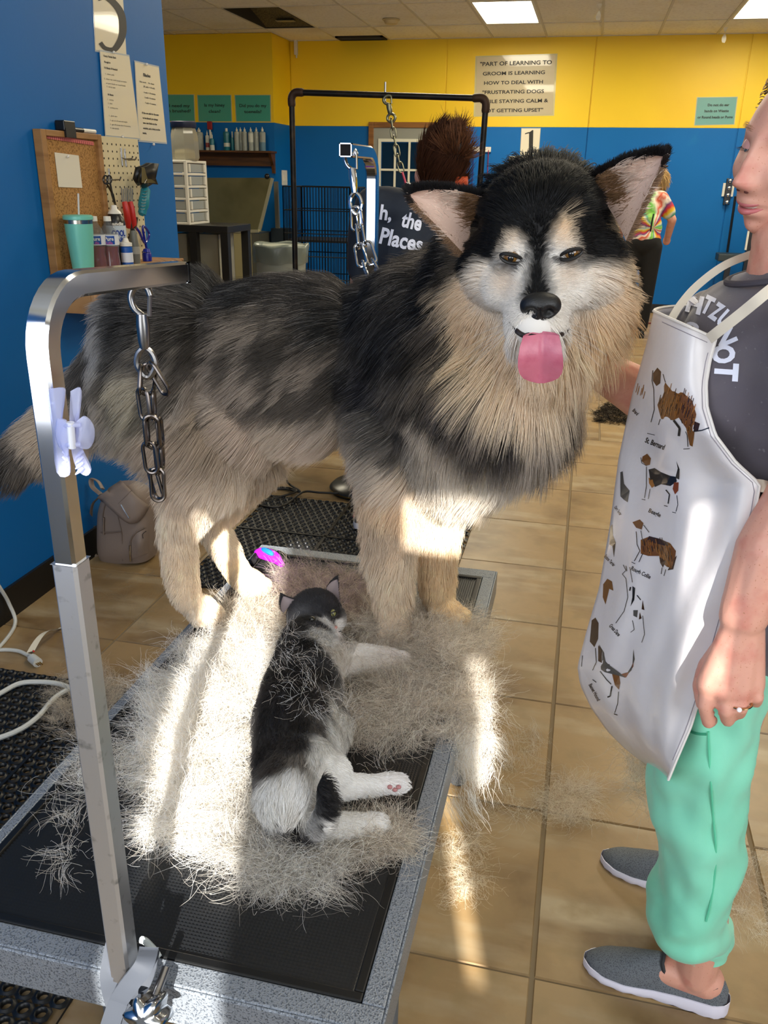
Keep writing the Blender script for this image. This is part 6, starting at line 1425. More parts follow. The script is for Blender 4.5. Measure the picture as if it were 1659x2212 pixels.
L1 = [('Fuzzy Rehab Bath', .30, .045, .42, .032, .03), ('Rough-in', .2, .115, .2, .032, .03), ('10 Blade: If Needed', .30, .185, .45, .032, .03), ('1.  shave pads', .24, .255, .30, .026, 0), ('2.  shave rear canal except on westie', .42, .315, .78, .026, 0), ('or pom heads or round heads', .42, .365, .68, .026, 0), ('3.  scoop eyes', .25, .405, .3, .026, 0),
      ('30 Blade:', .22, .50, .20, .03, .03), ('1.  tummy', .2, .56, .2, .026, 0), ('2.  butt', .18, .605, .15, .026, 0), ('3.  sanitary area', .26, .655, .34, .026, 0), ('1.  pluck ears', .24, .755, .28, .026, 0), ('2.  get out all mats and tangles', .40, .81, .62, .026, 0), ('3.  get all excess hair if necessary', .44, .86, .74, .026, 0), ('4.  do toenails', .26, .905, .3, .026, 0)]
n1, _q = notice('white instruction sheet with numbered grooming steps under the number 5', [(217, 111), (279, 122), (302, 299), (229, 292)], XL+.006, L1, 'instruction sheets on the left wall')
L2 = [('Blades', .44, .14, .30, .055, .04), ('Skip tooth     Fin. blade', .42, .235, .62, .026, .02), ('3F with = 10 with', .5, .29, .48, .03, .02), ('4 with = 10 reverse', .5, .365, .5, .03, .02), ('5 with = 4 reverse', .5, .43, .46, .03, .02), ('7 with = 5 reverse', .5, .50, .46, .03, .02), ('If the cut calls for the ears', .47, .635, .72, .034, .04), ('to be shaved you always', .45, .70, .66, .034, .04), ('use a ten blade on the', .42, .765, .6, .034, .04), ('outside, and a forty on the', .47, .835, .74, .034, .04), ('inside.', .2, .90, .17, .034, .04)]
n2, _q = notice('white sheet headed Blades beside the wall corner', [(292, 134), (343, 146), (360, 308), (301, 303)], XL+.003, L2, 'instruction sheets on the left wall')
for (u, v) in ((246, 113), (317, 139), (265, 295), (332, 312)): MB().ball(atx(u, v, XL+.009), .0055).build('push_pin', mat('clear_pin'), n1 if u in (246, 265) else n2)
# ------------------------------------------------------------------ objects on the shelf
def lathe_thing(name, label, cat, u, dx, parts, group=None, vtop=None, tilt=None):
    """parts: (part name, material, [(radius px, v px)...]) measured in the picture on the shelf; bottom snapped to the shelf"""
    p = atx(u, 560, XL+dx); s = px_m(p); p.z = shelf_z; r = thing(name, label, cat, p, group)
    for (pn, m, prof) in parts:
        pr_ = [(max(.0004, a*s), max(.0006, atx(u, v, XL+dx).z-shelf_z)) for a, v in prof]; MB().lathe(pr_[::-1] if pr_[0][1] > pr_[-1][1] else pr_, p, n=24).build(pn, m, r, sharp=50)
    return r, p, s
teal_t = mat('mint_steel', '#73c6b4', .35, .1); silver = mat('silver_band', '#b9b4a6', .2, 1)
r, p, s = lathe_thing('tumbler', 'mint green insulated tumbler with straw on the wall shelf', 'tumbler', 178, .085, [('cup', teal_t, [(29, 482), (28.5, 500), (24, 560), (22, 600)]), ('band', silver, [(29.6, 474), (29.6, 482)]), ('lid', teal_t, [(3, 463), (28, 463.5), (31, 466), (31, 473), (29.8, 474)])])
MB().cyl(p+Vector((0, -.006, .10)), atx(169, 418, XL+.085), .0035, n=8).build('straw', glass('clear_straw', '#e8eef0', .1, .6), r)
red_liq = mat('red_drink', '#8e1410', .12, coat=.8, trans=.25); clearb = glass('clear_bottle', '#c9ced2', .05, .88); lab_m = mat('bottle_label_white', '#d6dbe4', .4); lab_b = mat('bottle_label_blue', '#15479a', .35); wcap = mat('white_cap', '#e2dfd6', .4)
for (lab, u, dx, du) in (('front red drink bottle with blue and white label on wall shelf', 240, .10, 0), ('second red drink bottle half hidden behind the mint tumbler', 211, .078, 0)):
    r, p, s = lathe_thing('drink_bottle', lab, 'bottle', u, dx, [('liquid', red_liq, [(18, 531), (17, 545), (18.5, 560), (19.5, 578), (18.5, 600)]), ('bottle_shell', clearb, [(7.5, 478), (8, 482), (14, 492), (19, 505), (20, 512), (20, 530), (17.8, 545), (19, 560), (20.5, 578), (19.5, 601)]), ('label', lab_m, [(20.2, 506), (20.4, 528)]), ('cap', wcap, [(1, 466), (7.5, 466.5), (8, 477)])], group='red drink bottles on the wall shelf')
    a0 = math.atan2(-p.y, -p.x); mb = MB(); zA, zB = atx(u, 526, XL+dx).z, atx(u, 508, XL+dx).z; rr2 = 20.8*s
    rows = [[p+Vector((rr2*math.cos(a0+a), rr2*math.sin(a0+a), z-shelf_z)) for a in [-.55+1.1*k/10 for k in range(11)]] for z in (zA, zB)]; mb.grid(rows); mb.build('label_oval', lab_b, r, sharp=0)
    tw_, tf_ = text_mesh('Pure', .02); w_ = max(q.x for q in tw_)-min(q.x for q in tw_)
    mb = MB(); zc_ = (zA+zB)/2+.004; mb.add([p+Vector(((rr2+.0008)*math.cos(a0+q.x/w_*.85), (rr2+.0008)*math.sin(a0+q.x/w_*.85), zc_-shelf_z+q.y*.018)) for q in tw_], tf_); mb.build('label_lettering', wcap, r, smooth=False)
    tw_, tf_ = text_mesh('Life', .02); w_ = max(q.x for q in tw_)-min(q.x for q in tw_)
    mb = MB(); mb.add([p+Vector(((rr2+.0008)*math.cos(a0+q.x/w_*.6), (rr2+.0008)*math.sin(a0+q.x/w_*.6), zc_-.014-shelf_z+q.y*.013)) for q in tw_], tf_); mb.build('label_lettering', mat('magenta_print', '#b04a9a', .5), r, smooth=False)
blk = mat('black_can', '#121316', .3); lblue = mat('pale_blue_label', '#bfcbd6', .4)
r, p, s = lathe_thing('spray_can', 'black spray can with white cap and pale label behind the bottle', 'spray can', 257, .072, [('can', blk, [(13, 461), (18, 470), (20, 480), (20, 600)]), ('nozzle_cap', wcap, [(2, 442), (5.5, 443), (7, 452), (12, 456), (14.5, 461)]), ('label', lblue, [(20.4, 486), (20.4, 530)])])
a0 = math.atan2(-p.y, -p.x)
for (t, v, h_, wd_, m_) in (('andis', 482, .016, 1.2, wcap), ('COOL', 503, .030, 1.5, mat('deep_blue_print', '#1f3f96', .5)), ('CARE', 516, .020, 1.4, mat('deep_blue_print'))):
    tw_, tf_ = text_mesh(t, .05); w_ = max(q.x for q in tw_)-min(q.x for q in tw_); zc_ = atx(257, v, XL+.072).z; mb = MB()
    mb.add([p+Vector((20.9*s*math.cos(a0+.25+q.x/w_*wd_), 20.9*s*math.sin(a0+.25+q.x/w_*wd_), zc_-shelf_z+q.y*h_)) for q in tw_], tf_); mb.build('can_lettering', m_, r, smooth=False)
bb_ = mat('blue_bottle', '#1e56a8', .35)
lathe_thing('pump_bottle', 'small blue bottle with white cap and label on the wall shelf', 'bottle', 275, .125, [('bottle', bb_, [(9, 530), (12.5, 533), (12.5, 600)]), ('cap', wcap, [(2, 513), (5, 514), (7, 522), (12.8, 524), (12.8, 531)]), ('label', lab_m, [(12.8, 545), (12.8, 566)])])
lathe_thing('rotary_tool', 'slim grey rotary nail grinder standing on the wall shelf', 'nail grinder', 293, .095, [('body', mat('grey_plastic', '#6a6c66', .45), [(6, 497), (7, 500), (8, 515), (10, 535), (10.5, 550), (9.5, 600)]), ('collar', blk, [(4, 493), (6, 497)]), ('switch_band', mat('light_grey', '#9b9c96', .5), [(10.8, 532), (11, 548)])])
lathe_thing('blue_jar', 'short deep blue jar at the right end of the wall shelf', 'jar', 318, .09, [('jar', mat('cobalt_plastic', '#101c8e', .25), [(8.5, 545), (10, 548), (10, 600)]), ('jar_lid', mat('cobalt_lid', '#182a9c', .2), [(1, 536), (6, 537), (9, 544)])])
# red handled tools, scissors and blue cord hanging from pegs
red = mat('red_grip', '#c0261f', .4); stl2 = mat('tool_steel', '#55524e', .3, 1)
def hung(name, label, cat, pts): 
    r = thing(name, label, cat, atx(*pts, XL+.05)); return r
for (lab, du) in (('left red handled comb tool hanging on the pegboard', 0), ('right red handled comb tool hanging on the pegboard', 12)):
    r = hung('dematting_comb', lab, 'comb', (272+du, 430)); MB().tube([atx(269+du, 436, XL+.05), atx(272+du, 450, XL+.055), atx(276+du, 476, XL+.055), atx(278+du, 492+du, XL+.05)], [.011, .013, .013, .010], 10, flat=(.75, 1)).build('handle', red, r)
    for k in range(4): MB().cyl(atx(264+du+3.5*k, 436, XL+.05), atx(262+du+4*k, 405+3*(k % 2), XL+.05), .002, n=6).build('tine', stl2, r)
r = hung('scissors', 'grooming scissors hanging from a hook on the pegboard', 'scissors', (236, 400))
for s_ in (-1, 1):
    MB().tube([atx(232+4*s_+6*math.cos(a)*.8, 388+9*math.sin(a), XL+.05) for a in [2*math.pi*k/12 for k in range(12)]], .0032, 6, closed=True).build('finger_ring', stl2, r); MB().tube([atx(234+4*s_, 396, XL+.05), atx(243-1*s_, 420, XL+.05), atx(250-1.5*s_, 446, XL+.045)], [.0035, .0045, .0015], 6).build('blade', stl2, r)
r = hung('slicker_brush', 'black slicker brush with teal ribbed handle hanging on the pegboard', 'brush', (313, 400))
rows = []
for (u, v, d) in ((303, 362, .10), (297, 390, .09), (303, 402, .075)): rows.append([atx(u+k*12, v-3*k-(4 if k == 2 else 0), XL+d+.01*k) for k in range(4)])
mbs = MB().grid(rows); mbs.grid([[q+Vector((-.014, .004, 0)) for q in r_][::-1] for r_ in rows]); hd_ = mbs.build('brush_head', mat('black_plastic'), r, sharp=0); sl = hd_.modifiers.new('t', 'SOLIDIFY'); sl.thickness = .012
pad = MB().grid([[atx(306+k*10, v, XL+.115) for k in range(4)] for v in (362, 380, 395)]).build('pin_pad', mat('olive_pad', '#5c512a', .8), r, sharp=0)
MB().tube(spline([atx(316, 400, XL+.07), atx(314, 415, XL+.075), atx(311, 435, XL+.075), atx(308, 455, XL+.07), atx(305, 466, XL+.065)], 4), [.010]*3+[.020]*4+[.022]*4+[.017]*4+[.011, .008], 12).build('handle', mat('teal_grip', '#1d7f8e', .4), r)
for k in range(7): v = 412+6.5*k; MB().tube([atx(313-.9*k+5*math.cos(a), v+1.5*math.sin(a), XL+.094+.002*math.sin(a)) for a in [math.pi*j/6 for j in range(7)]], .002, 6).build('grip_rib', mat('teal_rib', '#135b68', .5), r)
MB().tube([atx(312, 396, XL+.115), atx(316, 388, XL+.118), atx(320, 398, XL+.11)], .0025, 6).build('wire_hook', steel, r)
tag(MB().tube(spline([atx(285, 480, XL+.05), atx(300, 500, XL+.06), atx(313, 525, XL+.05), atx(322, 505, XL+.045), atx(308, 490, XL+.05), atx(318, 545, XL+.05)], 6), .005, 8).build('tool_lead', mat('cobalt_plastic')), 'dark blue cord hanging in loops at the lower right of the pegboard', 'cord')
r = hung('pliers', 'dark pliers hanging below the red handled combs', 'pliers', (290, 490))
MB().tube([atx(281, 478, XL+.06), atx(285, 500, XL+.06), atx(276, 520, XL+.06)], [.005, .006, .005], 8).build('plier_handle', mat('dark_brown_grip', '#2a1a14', .5), r); MB().tube([atx(296, 470, XL+.06), atx(292, 492, XL+.06), atx(288, 520, XL+.06)], [.005, .006, .005], 8).build('plier_handle', mat('dark_brown_grip'), r)
# ------------------------------------------------------------------ backpack on the floor against the wall
bp = atz(262, 1214, 0); yb = bp.y; taupe = mat('taupe_leather', '#8a7a70', .55, bump=((120, 120, 120), 3, .25, .002)); taupe_d = mat('taupe_trim', '#75665c', .5)
pack = thing('backpack', 'taupe leather backpack on the floor against the blue wall behind the front post', 'backpack', bp)
K = lambda u, v, dy=0: aty(u, v, yb+dy); mb = MB(); rings = []
for (v, l, r_, dp) in ((1214, 213, 318, .07), (1190, 208, 322, .085), (1150, 207, 322, .085), (1110, 208, 316, .08), (1080, 215, 306, .07), (1062, 226, 292, .055), (1052, 240, 276, .03)):
    a, b_ = K(l, v), K(r_, v); rings.append(((a+b_)/2+Vector((0, .05, 0)), (b_-a)/2, Vector((.0, dp, 0))))
rr3 = resample(rings, 4); 
for i, (c, a, b_) in enumerate(rr3):
    if i == 0: rr3[i] = (Vector((c.x, c.y, .002)), a, b_)
rws = []
for (c, a, b_) in rr3:
    row = []
    for k in range(41):
        t = 2*math.pi*k/40; ct, st = math.cos(t), math.sin(t); row.append(c+a*(abs(ct)**.55*(1 if ct > 0 else -1))+b_*(abs(st)**.55*(1 if st > 0 else -1)))
    rws.append(row)
mb.grid(rws); mb.add(rws[0][:-1], [tuple(range(40))[::-1]]); mb.add(rws[-1][:-1], [tuple(range(40))]); mb.build('bag_body', taupe, pack, sharp=0)
bvh_p = bvh_of(mb.v, mb.f)
def on_bag(u, v, push=.004):
    d = ray(u, v).normalized(); h = bvh_p.ray_cast(CAM, d)[0]; return h-d*push if h is not None else K(u, v, -.03)
rows = []
for i in range(9):
    t = i/8; row = []
    for j in range(9):
        s = j/8; u = (213+(288-213)*s)*(1-t)+(278+(322-278)*s)*t if False else 0
        l = Vector((211, 1072)).lerp(Vector((278, 1135)), t); rgt = Vector((262, 1040)).lerp(Vector((322, 1098)), t); q = l.lerp(rgt, s); e = (t**6)*(1-(2*s-1)**2)*8-(t**6)*(2*s-1)**2*6
        row.append(on_bag(q.x, q.y+e, .010+.012*math.sin(math.pi*t*.9)))
    rows.append(row)
fl = MB().grid(rows).build('flap', taupe, pack, sharp=0); sl = fl.modifiers.new('t', 'SOLIDIFY'); sl.thickness = .006
zm = mat('zip_metal', '#cfcac4', .2, 1)
def strip(name, pxs, r, m, push=.006): return MB().tube(spline([on_bag(u, v, push) for u, v in pxs], 4), r, 6).build(name, m, pack)
strip('zip', [(256, 1088), (272, 1072), (284, 1060)], .0025, taupe_d, .026); strip('zip_pull', [(262, 1090), (270, 1104), (279, 1119)], .004, zm, .028)
strip('zip', [(228, 1085), (222, 1110), (222, 1135)], .0025, taupe_d); strip('zip_pull', [(224, 1118), (223, 1136), (224, 1155)], .004, taupe_d, .010)
strip('pocket_seam', [(218, 1150), (240, 1150), (262, 1148)], .003, taupe_d); strip('pocket_seam', [(250, 1095), (258, 1130), (264, 1160), (265, 1212)], .002, taupe_d, .002)
pk = MB(); rows = []
for i in range(7):
    t = i/6; rows.append([on_bag(284+(320-284)*s, (1157-18*s)*(1-t)+(1208-14*s)*t, .004+.022*math.sin(math.pi*min(1, max(.08, s)))*math.sin(math.pi*min(.92, max(.08, t)))) for s in [k/7 for k in range(8)]])
pk.grid(rows).build('front_pocket', taupe, pack, sharp=0); strip('zip', [(283, 1205), (282, 1170), (292, 1152), (312, 1140)], .003, taupe_d, .010); strip('zip_pull', [(281, 1178), (281, 1195), (282, 1212)], .004, zm, .014)
strip('logo_mark', [(309, 1163), (308, 1154), (316, 1147)], .0018, mat('dark_stamp', '#3b332e', .5), .026)
MB().tube(spline([K(218, 1068, .0), K(200, 1052, .02), K(198, 1035, .03), K(212, 1040, .02), K(222, 1056, .0)], 5), .011, 8, flat=(1, .35)).build('top_handle', taupe, pack)
MB().tube(spline([K(213, 1075, .02), K(200, 1090, .03), K(197, 1120, .05), K(206, 1160, .05), K(203, 1190, .03), K(210, 1205, .02)], 5), .008, 8, flat=(1, .4)).build('shoulder_strap', taupe_d, pack)
# ================================================================== alcove at the far left
YS = YN-.02
def sheet_y(name, label, cat, pxs, Y, m, lines, group=None, ink_m=None, edge=True):
    tl, tr, br, bl = [aty(u, v, Y) for u, v in pxs]; r = thing(name, label, cat, (tl+br)/2, group); MB().prism([tl, tr, br, bl], (0, .004, 0)).build('sheet', m, r, smooth=False)
    if edge: c = (tl+tr+br+bl)/4; MB().prism([c+(q-c)*1.05+Vector((0, .002, 0)) for q in (tl, tr, br, bl)], (0, .002, 0)).build('laminate', glass('clear_film2', '#e8e3b8', .1, .5), r, smooth=False)
    if lines:
        mb = MB(); W_ = (tr-tl).length; H_ = (bl-tl).length
        for (s, cx, cy, w, h_, bo) in lines:
            o_ = tl*(1-cx)*(1-cy)+tr*cx*(1-cy)+br*cx*cy+bl*(1-cx)*cy-Vector((0, .004, 0)); put_text(mb, s, o_, (tr-tl).normalized(), -(bl-tl).normalized(), H_*h_, W_*w if w else None, bo)
        mb.build('lettering', ink_m or ink_b, r, smooth=False)['kind'] = 'stuff'
    return r
teal = mat('teal_sign', '#3f9c8b', .3, coat=.4)
g = 'teal reminder signs over the alcove shelf'
sheet_y('wall_sign', 'teal sign asking about teeth brushed, partly behind the blue wall', 'sign', [(338, 205), (418, 205), (420, 261), (340, 261)], YN-.004, teal, [('Do I need my', .50, .42, .78, .17, .01), ('teeth brushed?', .50, .62, .84, .17, .01)], g)
sheet_y('wall_sign', 'teal sign reading Is my hiney clean? between two teal signs', 'sign', [(427, 206), (498, 206), (500, 262), (430, 262)], YN-.004, teal, [('Is my hiney', .5, .38, .62, .17, .01), ('clean?', .5, .62, .36, .17, .01)], g)
sheet_y('wall_sign', 'teal sign reading Did you do my toenails? nearest the yellow corner', 'sign', [(508, 206), (583, 206), (584, 262), (511, 262)], YN-.004, teal, [('Did you do my', .5, .40, .78, .17, .01), ('toenails?', .5, .63, .5, .17, .01)], g)
walnut = mat('walnut_shelf', '#5a3510', .5, noise=[((3, 3, 30), 4, '#3d2208', .45, .7)])
sy = YN-.10
s0, s1 = aty(380, 326, sy), aty(592, 326, sy); zt_ = aty(500, 325, YN-.2).z
shf = thing('shelf', 'dark wooden alcove shelf carrying clear bottles', 'shelf', ((s0.x+s1.x)/2, sy, zt_))
MB().bb(s0.x-.2, s1.x, YN-.20, YN-.002, zt_-.022, zt_).build('shelf_board', walnut, shf, smooth=False, bevel=.003)
zl = aty(500, 358, YN-.06).z; MB().bb(s0.x-.2, s1.x-.06, YN-.06, YN-.035, zl, zt_-.022).build('back_rail', walnut, shf, smooth=False)
bx = aty(585, 340, YN-.08).x; MB().prism([(bx, YN-.17, zt_-.022), (bx, YN-.01, zt_-.022), (bx, YN-.01, zt_-.24), (bx, YN-.05, zt_-.24), (bx, YN-.07, zt_-.15)], (.03, 0, 0)).build('bracket', walnut, shf, smooth=False)
def shelf_bottle(label, u, w, vt, m, cap, vcap, Y=YN-.11, group='bottles on the alcove shelf', band=None, name='bottle', tip=True):
    a = aty(u, 324, Y); s = px_m(a); z1_ = aty(u, vt, Y).z-zt_; zc_ = aty(u, vcap, Y).z-zt_; hw = w*s/2; r = thing(name, label, 'bottle', (a.x, Y, zt_), group); o_ = Vector((a.x, Y, zt_))
    MB().lathe([(hw*.95, .001), (hw, .008), (hw, z1_*.9), (hw*.85, z1_*.98), (hw*.35, z1_)], o_, n=12).build('bottle_body', m, r, sharp=50)
    MB().lathe([(hw*.38, z1_), (hw*.40, z1_+(zc_-z1_)*.5), (hw*.18 if tip else hw*.38, z1_+(zc_-z1_)*.62), (hw*.10 if tip else hw*.36, zc_)], o_, n=10).build('bottle_cap', cap, r, sharp=50)
    if band: MB().lathe([(hw*1.02, z1_*band[0]), (hw*1.02, z1_*band[1])], o_, n=12, cap=False).build('bottle_label', band[2], r)
frost = mat('frosted_plastic', '#8f9691', .4, noise=[((20, 20, 20), 2, '#a3a8a0', .5, .7)]); frost2 = mat('frosted_blue_content', '#5d7f92', .35); capw = mat('bottle_cap_white', '#cfcbb8', .5); tgel = mat('teal_gel', '#13697a', .3); wl_ = mat('white_label2', '#c3c6bc', .5)
shelf_bottle('frosted bottle at the left end of the alcove shelf', 432, 18, 285, frost, capw, 276)
shelf_bottle('slim white bottle with pointed nozzle left of the blue one', 449, 8, 292, wl_, capw, 282, tip=True, band=(.2, .5, mat('red_band', '#8e3a34', .5)))
shelf_bottle('white and blue tapered bottle with tall nozzle', 459, 10, 299, tgel, capw, 285, Y=YN-.14, band=(.0, .45, wl_))
shelf_bottle('teal gel bottle with white square cap', 491, 14, 284, tgel, capw, 277, tip=False, band=(.2, .4, wl_))
shelf_bottle('narrow teal bottle with white top next to the gel bottle', 503, 7, 297, tgel, capw, 284, tip=False)
for (u, lab, dy) in ((513, 'first clear bottle from the left of the right row on the shelf', 0), (521, 'second clear bottle in the right row on the shelf', .045), (530, 'third clear bottle in the right row on the shelf', 0), (543, 'fourth clear bottle in the right row with a pale label', 0), (555, 'fifth clear bottle in the right row', .02)): shelf_bottle(lab, u, 11.5, 284, frost, capw, 275, Y=YN-.13+dy, band=(.45, .9, wl_) if u == 543 else None)
shelf_bottle('clear bottle half full of blue liquid at the right end of the shelf', 568, 13, 284, frost2, capw, 274, band=(.45, .95, frost))
a = aty(456, 324, YN-.07); r = thing('scrub_brush', 'red headed scrub brush standing among the shelf bottles', 'brush', (a.x, YN-.07, zt_)); zz = aty(456, 262, YN-.07).z; zm_ = aty(456, 280, YN-.07).z
MB().bb(a.x-.028, a.x+.028, YN-.085, YN-.055, zm_, zz).build('brush_head', mat('red_plastic2', '#8f1a1f', .5), r, smooth=False, bevel=.005); MB().cyl((a.x, YN-.07, zt_), (a.x, YN-.07, zm_), .011).build('brush_handle', mat('white_cap'), r)
# bath tub with splash panel
YT = YN-.55; tub_m = mat('stainless_tub', '#8d8760', .35, .75, noise=[((2, 2, 2), 3, '#6b6644', .45, .7)])
tub = thing('bath_tub', 'stainless steel dog bath with tall splash panel under the alcove shelf', 'bath tub', (aty(510, 480, YT).x, YT, 0))
Tt = lambda u, v, dy=0: aty(u, v, YT+dy)
MB().prism([Tt(430, 384), Tt(585, 384), Tt(557, 498), Tt(430, 498)], (0, .02, 0)).build('splash_panel', tub_m, tub, smooth=False)
MB().prism([Tt(585, 384), Tt(590, 386), Tt(562, 500), Tt(556, 498)], (0, .03, 0)).build('panel_edge', mat('bright_edge', '#c9c4a2', .3, .6), tub, smooth=False)
MB().prism([Tt(430, 496), Tt(560, 496), Tt(560, 502), Tt(430, 502)], (0, -.03, 0)).build('tub_rim', mat('bright_edge'), tub, smooth=False)
a, b_ = Tt(480, 502), Tt(558, 640); MB().bb(Tt(490, 502).x, Tt(543, 502).x, YT-.01, YT+.5, .02, a.z).build('tub_base', mat('cream_panel', '#a39a72', .5, .3), tub, smooth=False)
MB().bb(Tt(543, 502).x, Tt(560, 502).x, YT-.01, YT+.5, .02, a.z).build('tub_side', mat('steel_side', '#6f7065', .4, .7), tub, smooth=False)
MB().bb(Tt(538, 520).x-.005, Tt(538, 520).x+.01, YT-.03, YT-.01, Tt(538, 525).z, Tt(538, 508).z).build('latch', mat('dark_latch', '#4a4a44', .4, .8), tub, smooth=False)
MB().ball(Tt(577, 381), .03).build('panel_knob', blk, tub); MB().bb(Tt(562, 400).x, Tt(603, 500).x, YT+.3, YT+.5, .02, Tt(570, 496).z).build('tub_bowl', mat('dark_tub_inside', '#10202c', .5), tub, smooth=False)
MB().prism([Tt(591, 392, .35), Tt(599, 392, .35), Tt(603, 495, .35), Tt(595, 495, .35)], (0, .04, 0)).build('end_post', mat('grey_post', '#77766c', .4, .5), tub, smooth=False)
# low black table with two drawer towers and clear bins
YD = 6.6; Dd = lambda u, v, dy=0: aty(u, v, YD+dy); ztop_ = Dd(440, 487).z; blkw = mat('black_wood', '#141416', .45)
lt = thing('low_table', 'black low table carrying the white drawer towers', 'table', (Dd(430, 487).x, YD, 0))
xa, xb_ = Dd(340, 487).x, Dd(491, 487).x; MB().bb(xa, xb_, YD, YD+.5, ztop_-.055, ztop_).build('table_top', blkw, lt, smooth=False, bevel=.004)
for xx, yy in ((Dd(408, 500).x, YD+.0), (xb_-.065, YD), (xa, YD), (xb_-.065, YD+.435)): MB().bb(xx, xx+.062, yy, yy+.06, 0, ztop_-.055).build('leg', blkw, lt, smooth=False)
wpl = mat('white_drawer_plastic', '#d8d6cd', .4); draw = glass('drawer_front', '#aeb2ae', .2, .25)
cont = [mat('drawer_stuff_%d' % k, c, .8, noise=[((30, 30, 30), 2, c2, .45, .6)]) for k, (c, c2) in enumerate((('#4a4644', '#7d7a72'), ('#8e2f3a', '#3a4a8a'), ('#4c6a5c', '#7c7c7c'), ('#7a5c5c', '#9c9690'), ('#6d7076', '#8a8a88')))]
x0_ = Dd(410, 480).x; xl_ = Dd(358, 480).x; yf_ = atx(453, 480, x0_).y; z1_ = Dd(410, 346).z; Hh_ = z1_-ztop_
r = thing('drawer_tower', 'white plastic tower of five clear drawers on the black table', 'drawers', ((x0_+xl_)/2, YD+.2, ztop_)); mb = MB(); t = .024
for xx, yy in ((x0_-t, YD), (xl_, YD), (x0_-t, yf_-t), (xl_, yf_-t)): mb.bb(xx, xx+t, yy, yy+t, ztop_, z1_)
for k in range(6):
    zz_ = ztop_+(Hh_-.02)*k/5; mb.bb(xl_+.002, x0_-.002, YD+.002, yf_-.002, zz_, zz_+.02)
mb.build('frame', wpl, r, smooth=False, bevel=.004)
for k in range(5):
    za, zb_ = ztop_+(Hh_-.02)*k/5+.024, ztop_+(Hh_-.02)*(k+1)/5-.006; d = MB(); d.bb(xl_+t, x0_-t, YD+.006, YD+.010, za, zb_).bb(x0_-.010, x0_-.006, YD+t, yf_-t, za, zb_); d = d.build('drawer', draw, r, smooth=False)
    MB().bb(x0_-.004, x0_+.010, YD+t+.01, YD+t+.03, za, zb_).bb(x0_-.004, x0_+.010, yf_-t-.05, yf_-t-.01, za, zb_).build('handle', wpl, d, smooth=False)
    MB().bb(xl_+t+.01, x0_-.03, YD+.03, yf_-.04, za+.002, za+(zb_-za)*(.5+.1*((k*7) % 3))).build('contents', cont[4-k], d, smooth=False)
for (lab, ul, ur, vt) in (('clear storage bin under the black table right side', 424, 474, 503), ('clear storage bin under the black table by the blue wall', 378, 407, 503)):
    x0_, x1_ = Dd(ul, 520, .12).x, Dd(ur, 520, .12).x; zt2 = ztop_-.075; r = thing('storage_bin', lab, 'storage bin', ((x0_+x1_)/2, YD+.2, 0), 'clear bins under the black table'); mb = MB()
    for a in ((x0_, x0_+.006, YD+.1, YD+.42), (x1_-.006, x1_, YD+.1, YD+.42), (x0_, x1_, YD+.1, YD+.106), (x0_, x1_, YD+.414, YD+.42)): mb.bb(*a, .0, zt2)
    mb.bb(x0_, x1_, YD+.1, YD+.42, 0, .006); mb.build('bin_wall', glass('bin_clear', '#b9b8aa', .25, .35), r, smooth=False); MB().bb(x0_+.02, x1_-.02, YD+.12, YD+.4, .008, zt2*.55).build('bin_contents', mat('bin_stuff', '#8d866a', .8, noise=[((12, 12, 12), 3, '#c9c6bc', .5, .6)]), r, smooth=False)
a = Dd(399, 345, .1); jr = thing('plastic_jar', 'large clear plastic jar with blue lid on the drawer towers', 'jar', (a.x, YD+.16, Dd(400, 346, .0).z)); s = px_m(a); zb2 = Dd(400, 346, 0).z; hh = Dd(400, 268, 0).z-zb2; o_ = Vector((Dd(394, 345, .1).x, YD+.16, zb2+.002))
MB().lathe([(27*s, 0), (30*s, .02), (29*s, hh*.65), (26*s, hh*.85), (24*s, hh*.92)], o_, Matrix.Rotation(.4, 3, 'Z'), n=8).build('jar_wall', glass('jar_clear', '#c2bfae', .1, .55), jr, sharp=30)
MB().lathe([(26*s, hh*.92), (27*s, hh*.94), (27*s, hh*1.08), (25*s, hh*1.10)], o_, n=24).build('jar_lid', mat('navy_lid', '#1c2340', .4), jr)
MB().lathe([(22*s, .012), (23*s, .05), (18*s, .075), (8*s, .085)], o_, n=10).build('jar_contents', mat('cream_treats', '#b9ad8c', .8), jr)
# bin with a liner
a = aty(607, 555, 5.2); tb_ = thing('waste_bin', 'pale bin with a clear liner folded over its rim', 'waste bin', (a.x, 5.2, 0)); s = px_m(a); rz = aty(607, 530, 5.2).z; o_ = Vector((a.x, 5.2, 0))
MB().lathe([(42*s, 0.002), (54*s, rz*.97), (55*s, rz)], o_, n=28).build('bin_wall', mat('pale_bin', '#8f948a', .5), tb_)
prof = [(57*s, rz-.10), (59*s, rz-.05), (60*s, rz-.006), (58*s, rz+.012), (54*s, rz+.0), (50*s, rz-.12), (40*s, rz-.3)]; mb = MB(); rows = []
for (r_, z) in prof: rows.append([o_+Vector(((r_+.006*math.sin(9*t+z*40))*math.cos(t), (r_+.006*math.sin(9*t+z*40))*math.sin(t), z+.006*math.sin(5*t))) for t in [2*math.pi*k/48 for k in range(49)]])
mb.grid(rows).build('liner', glass('liner_film', '#8d968f', .25, .5), tb_, sharp=0)
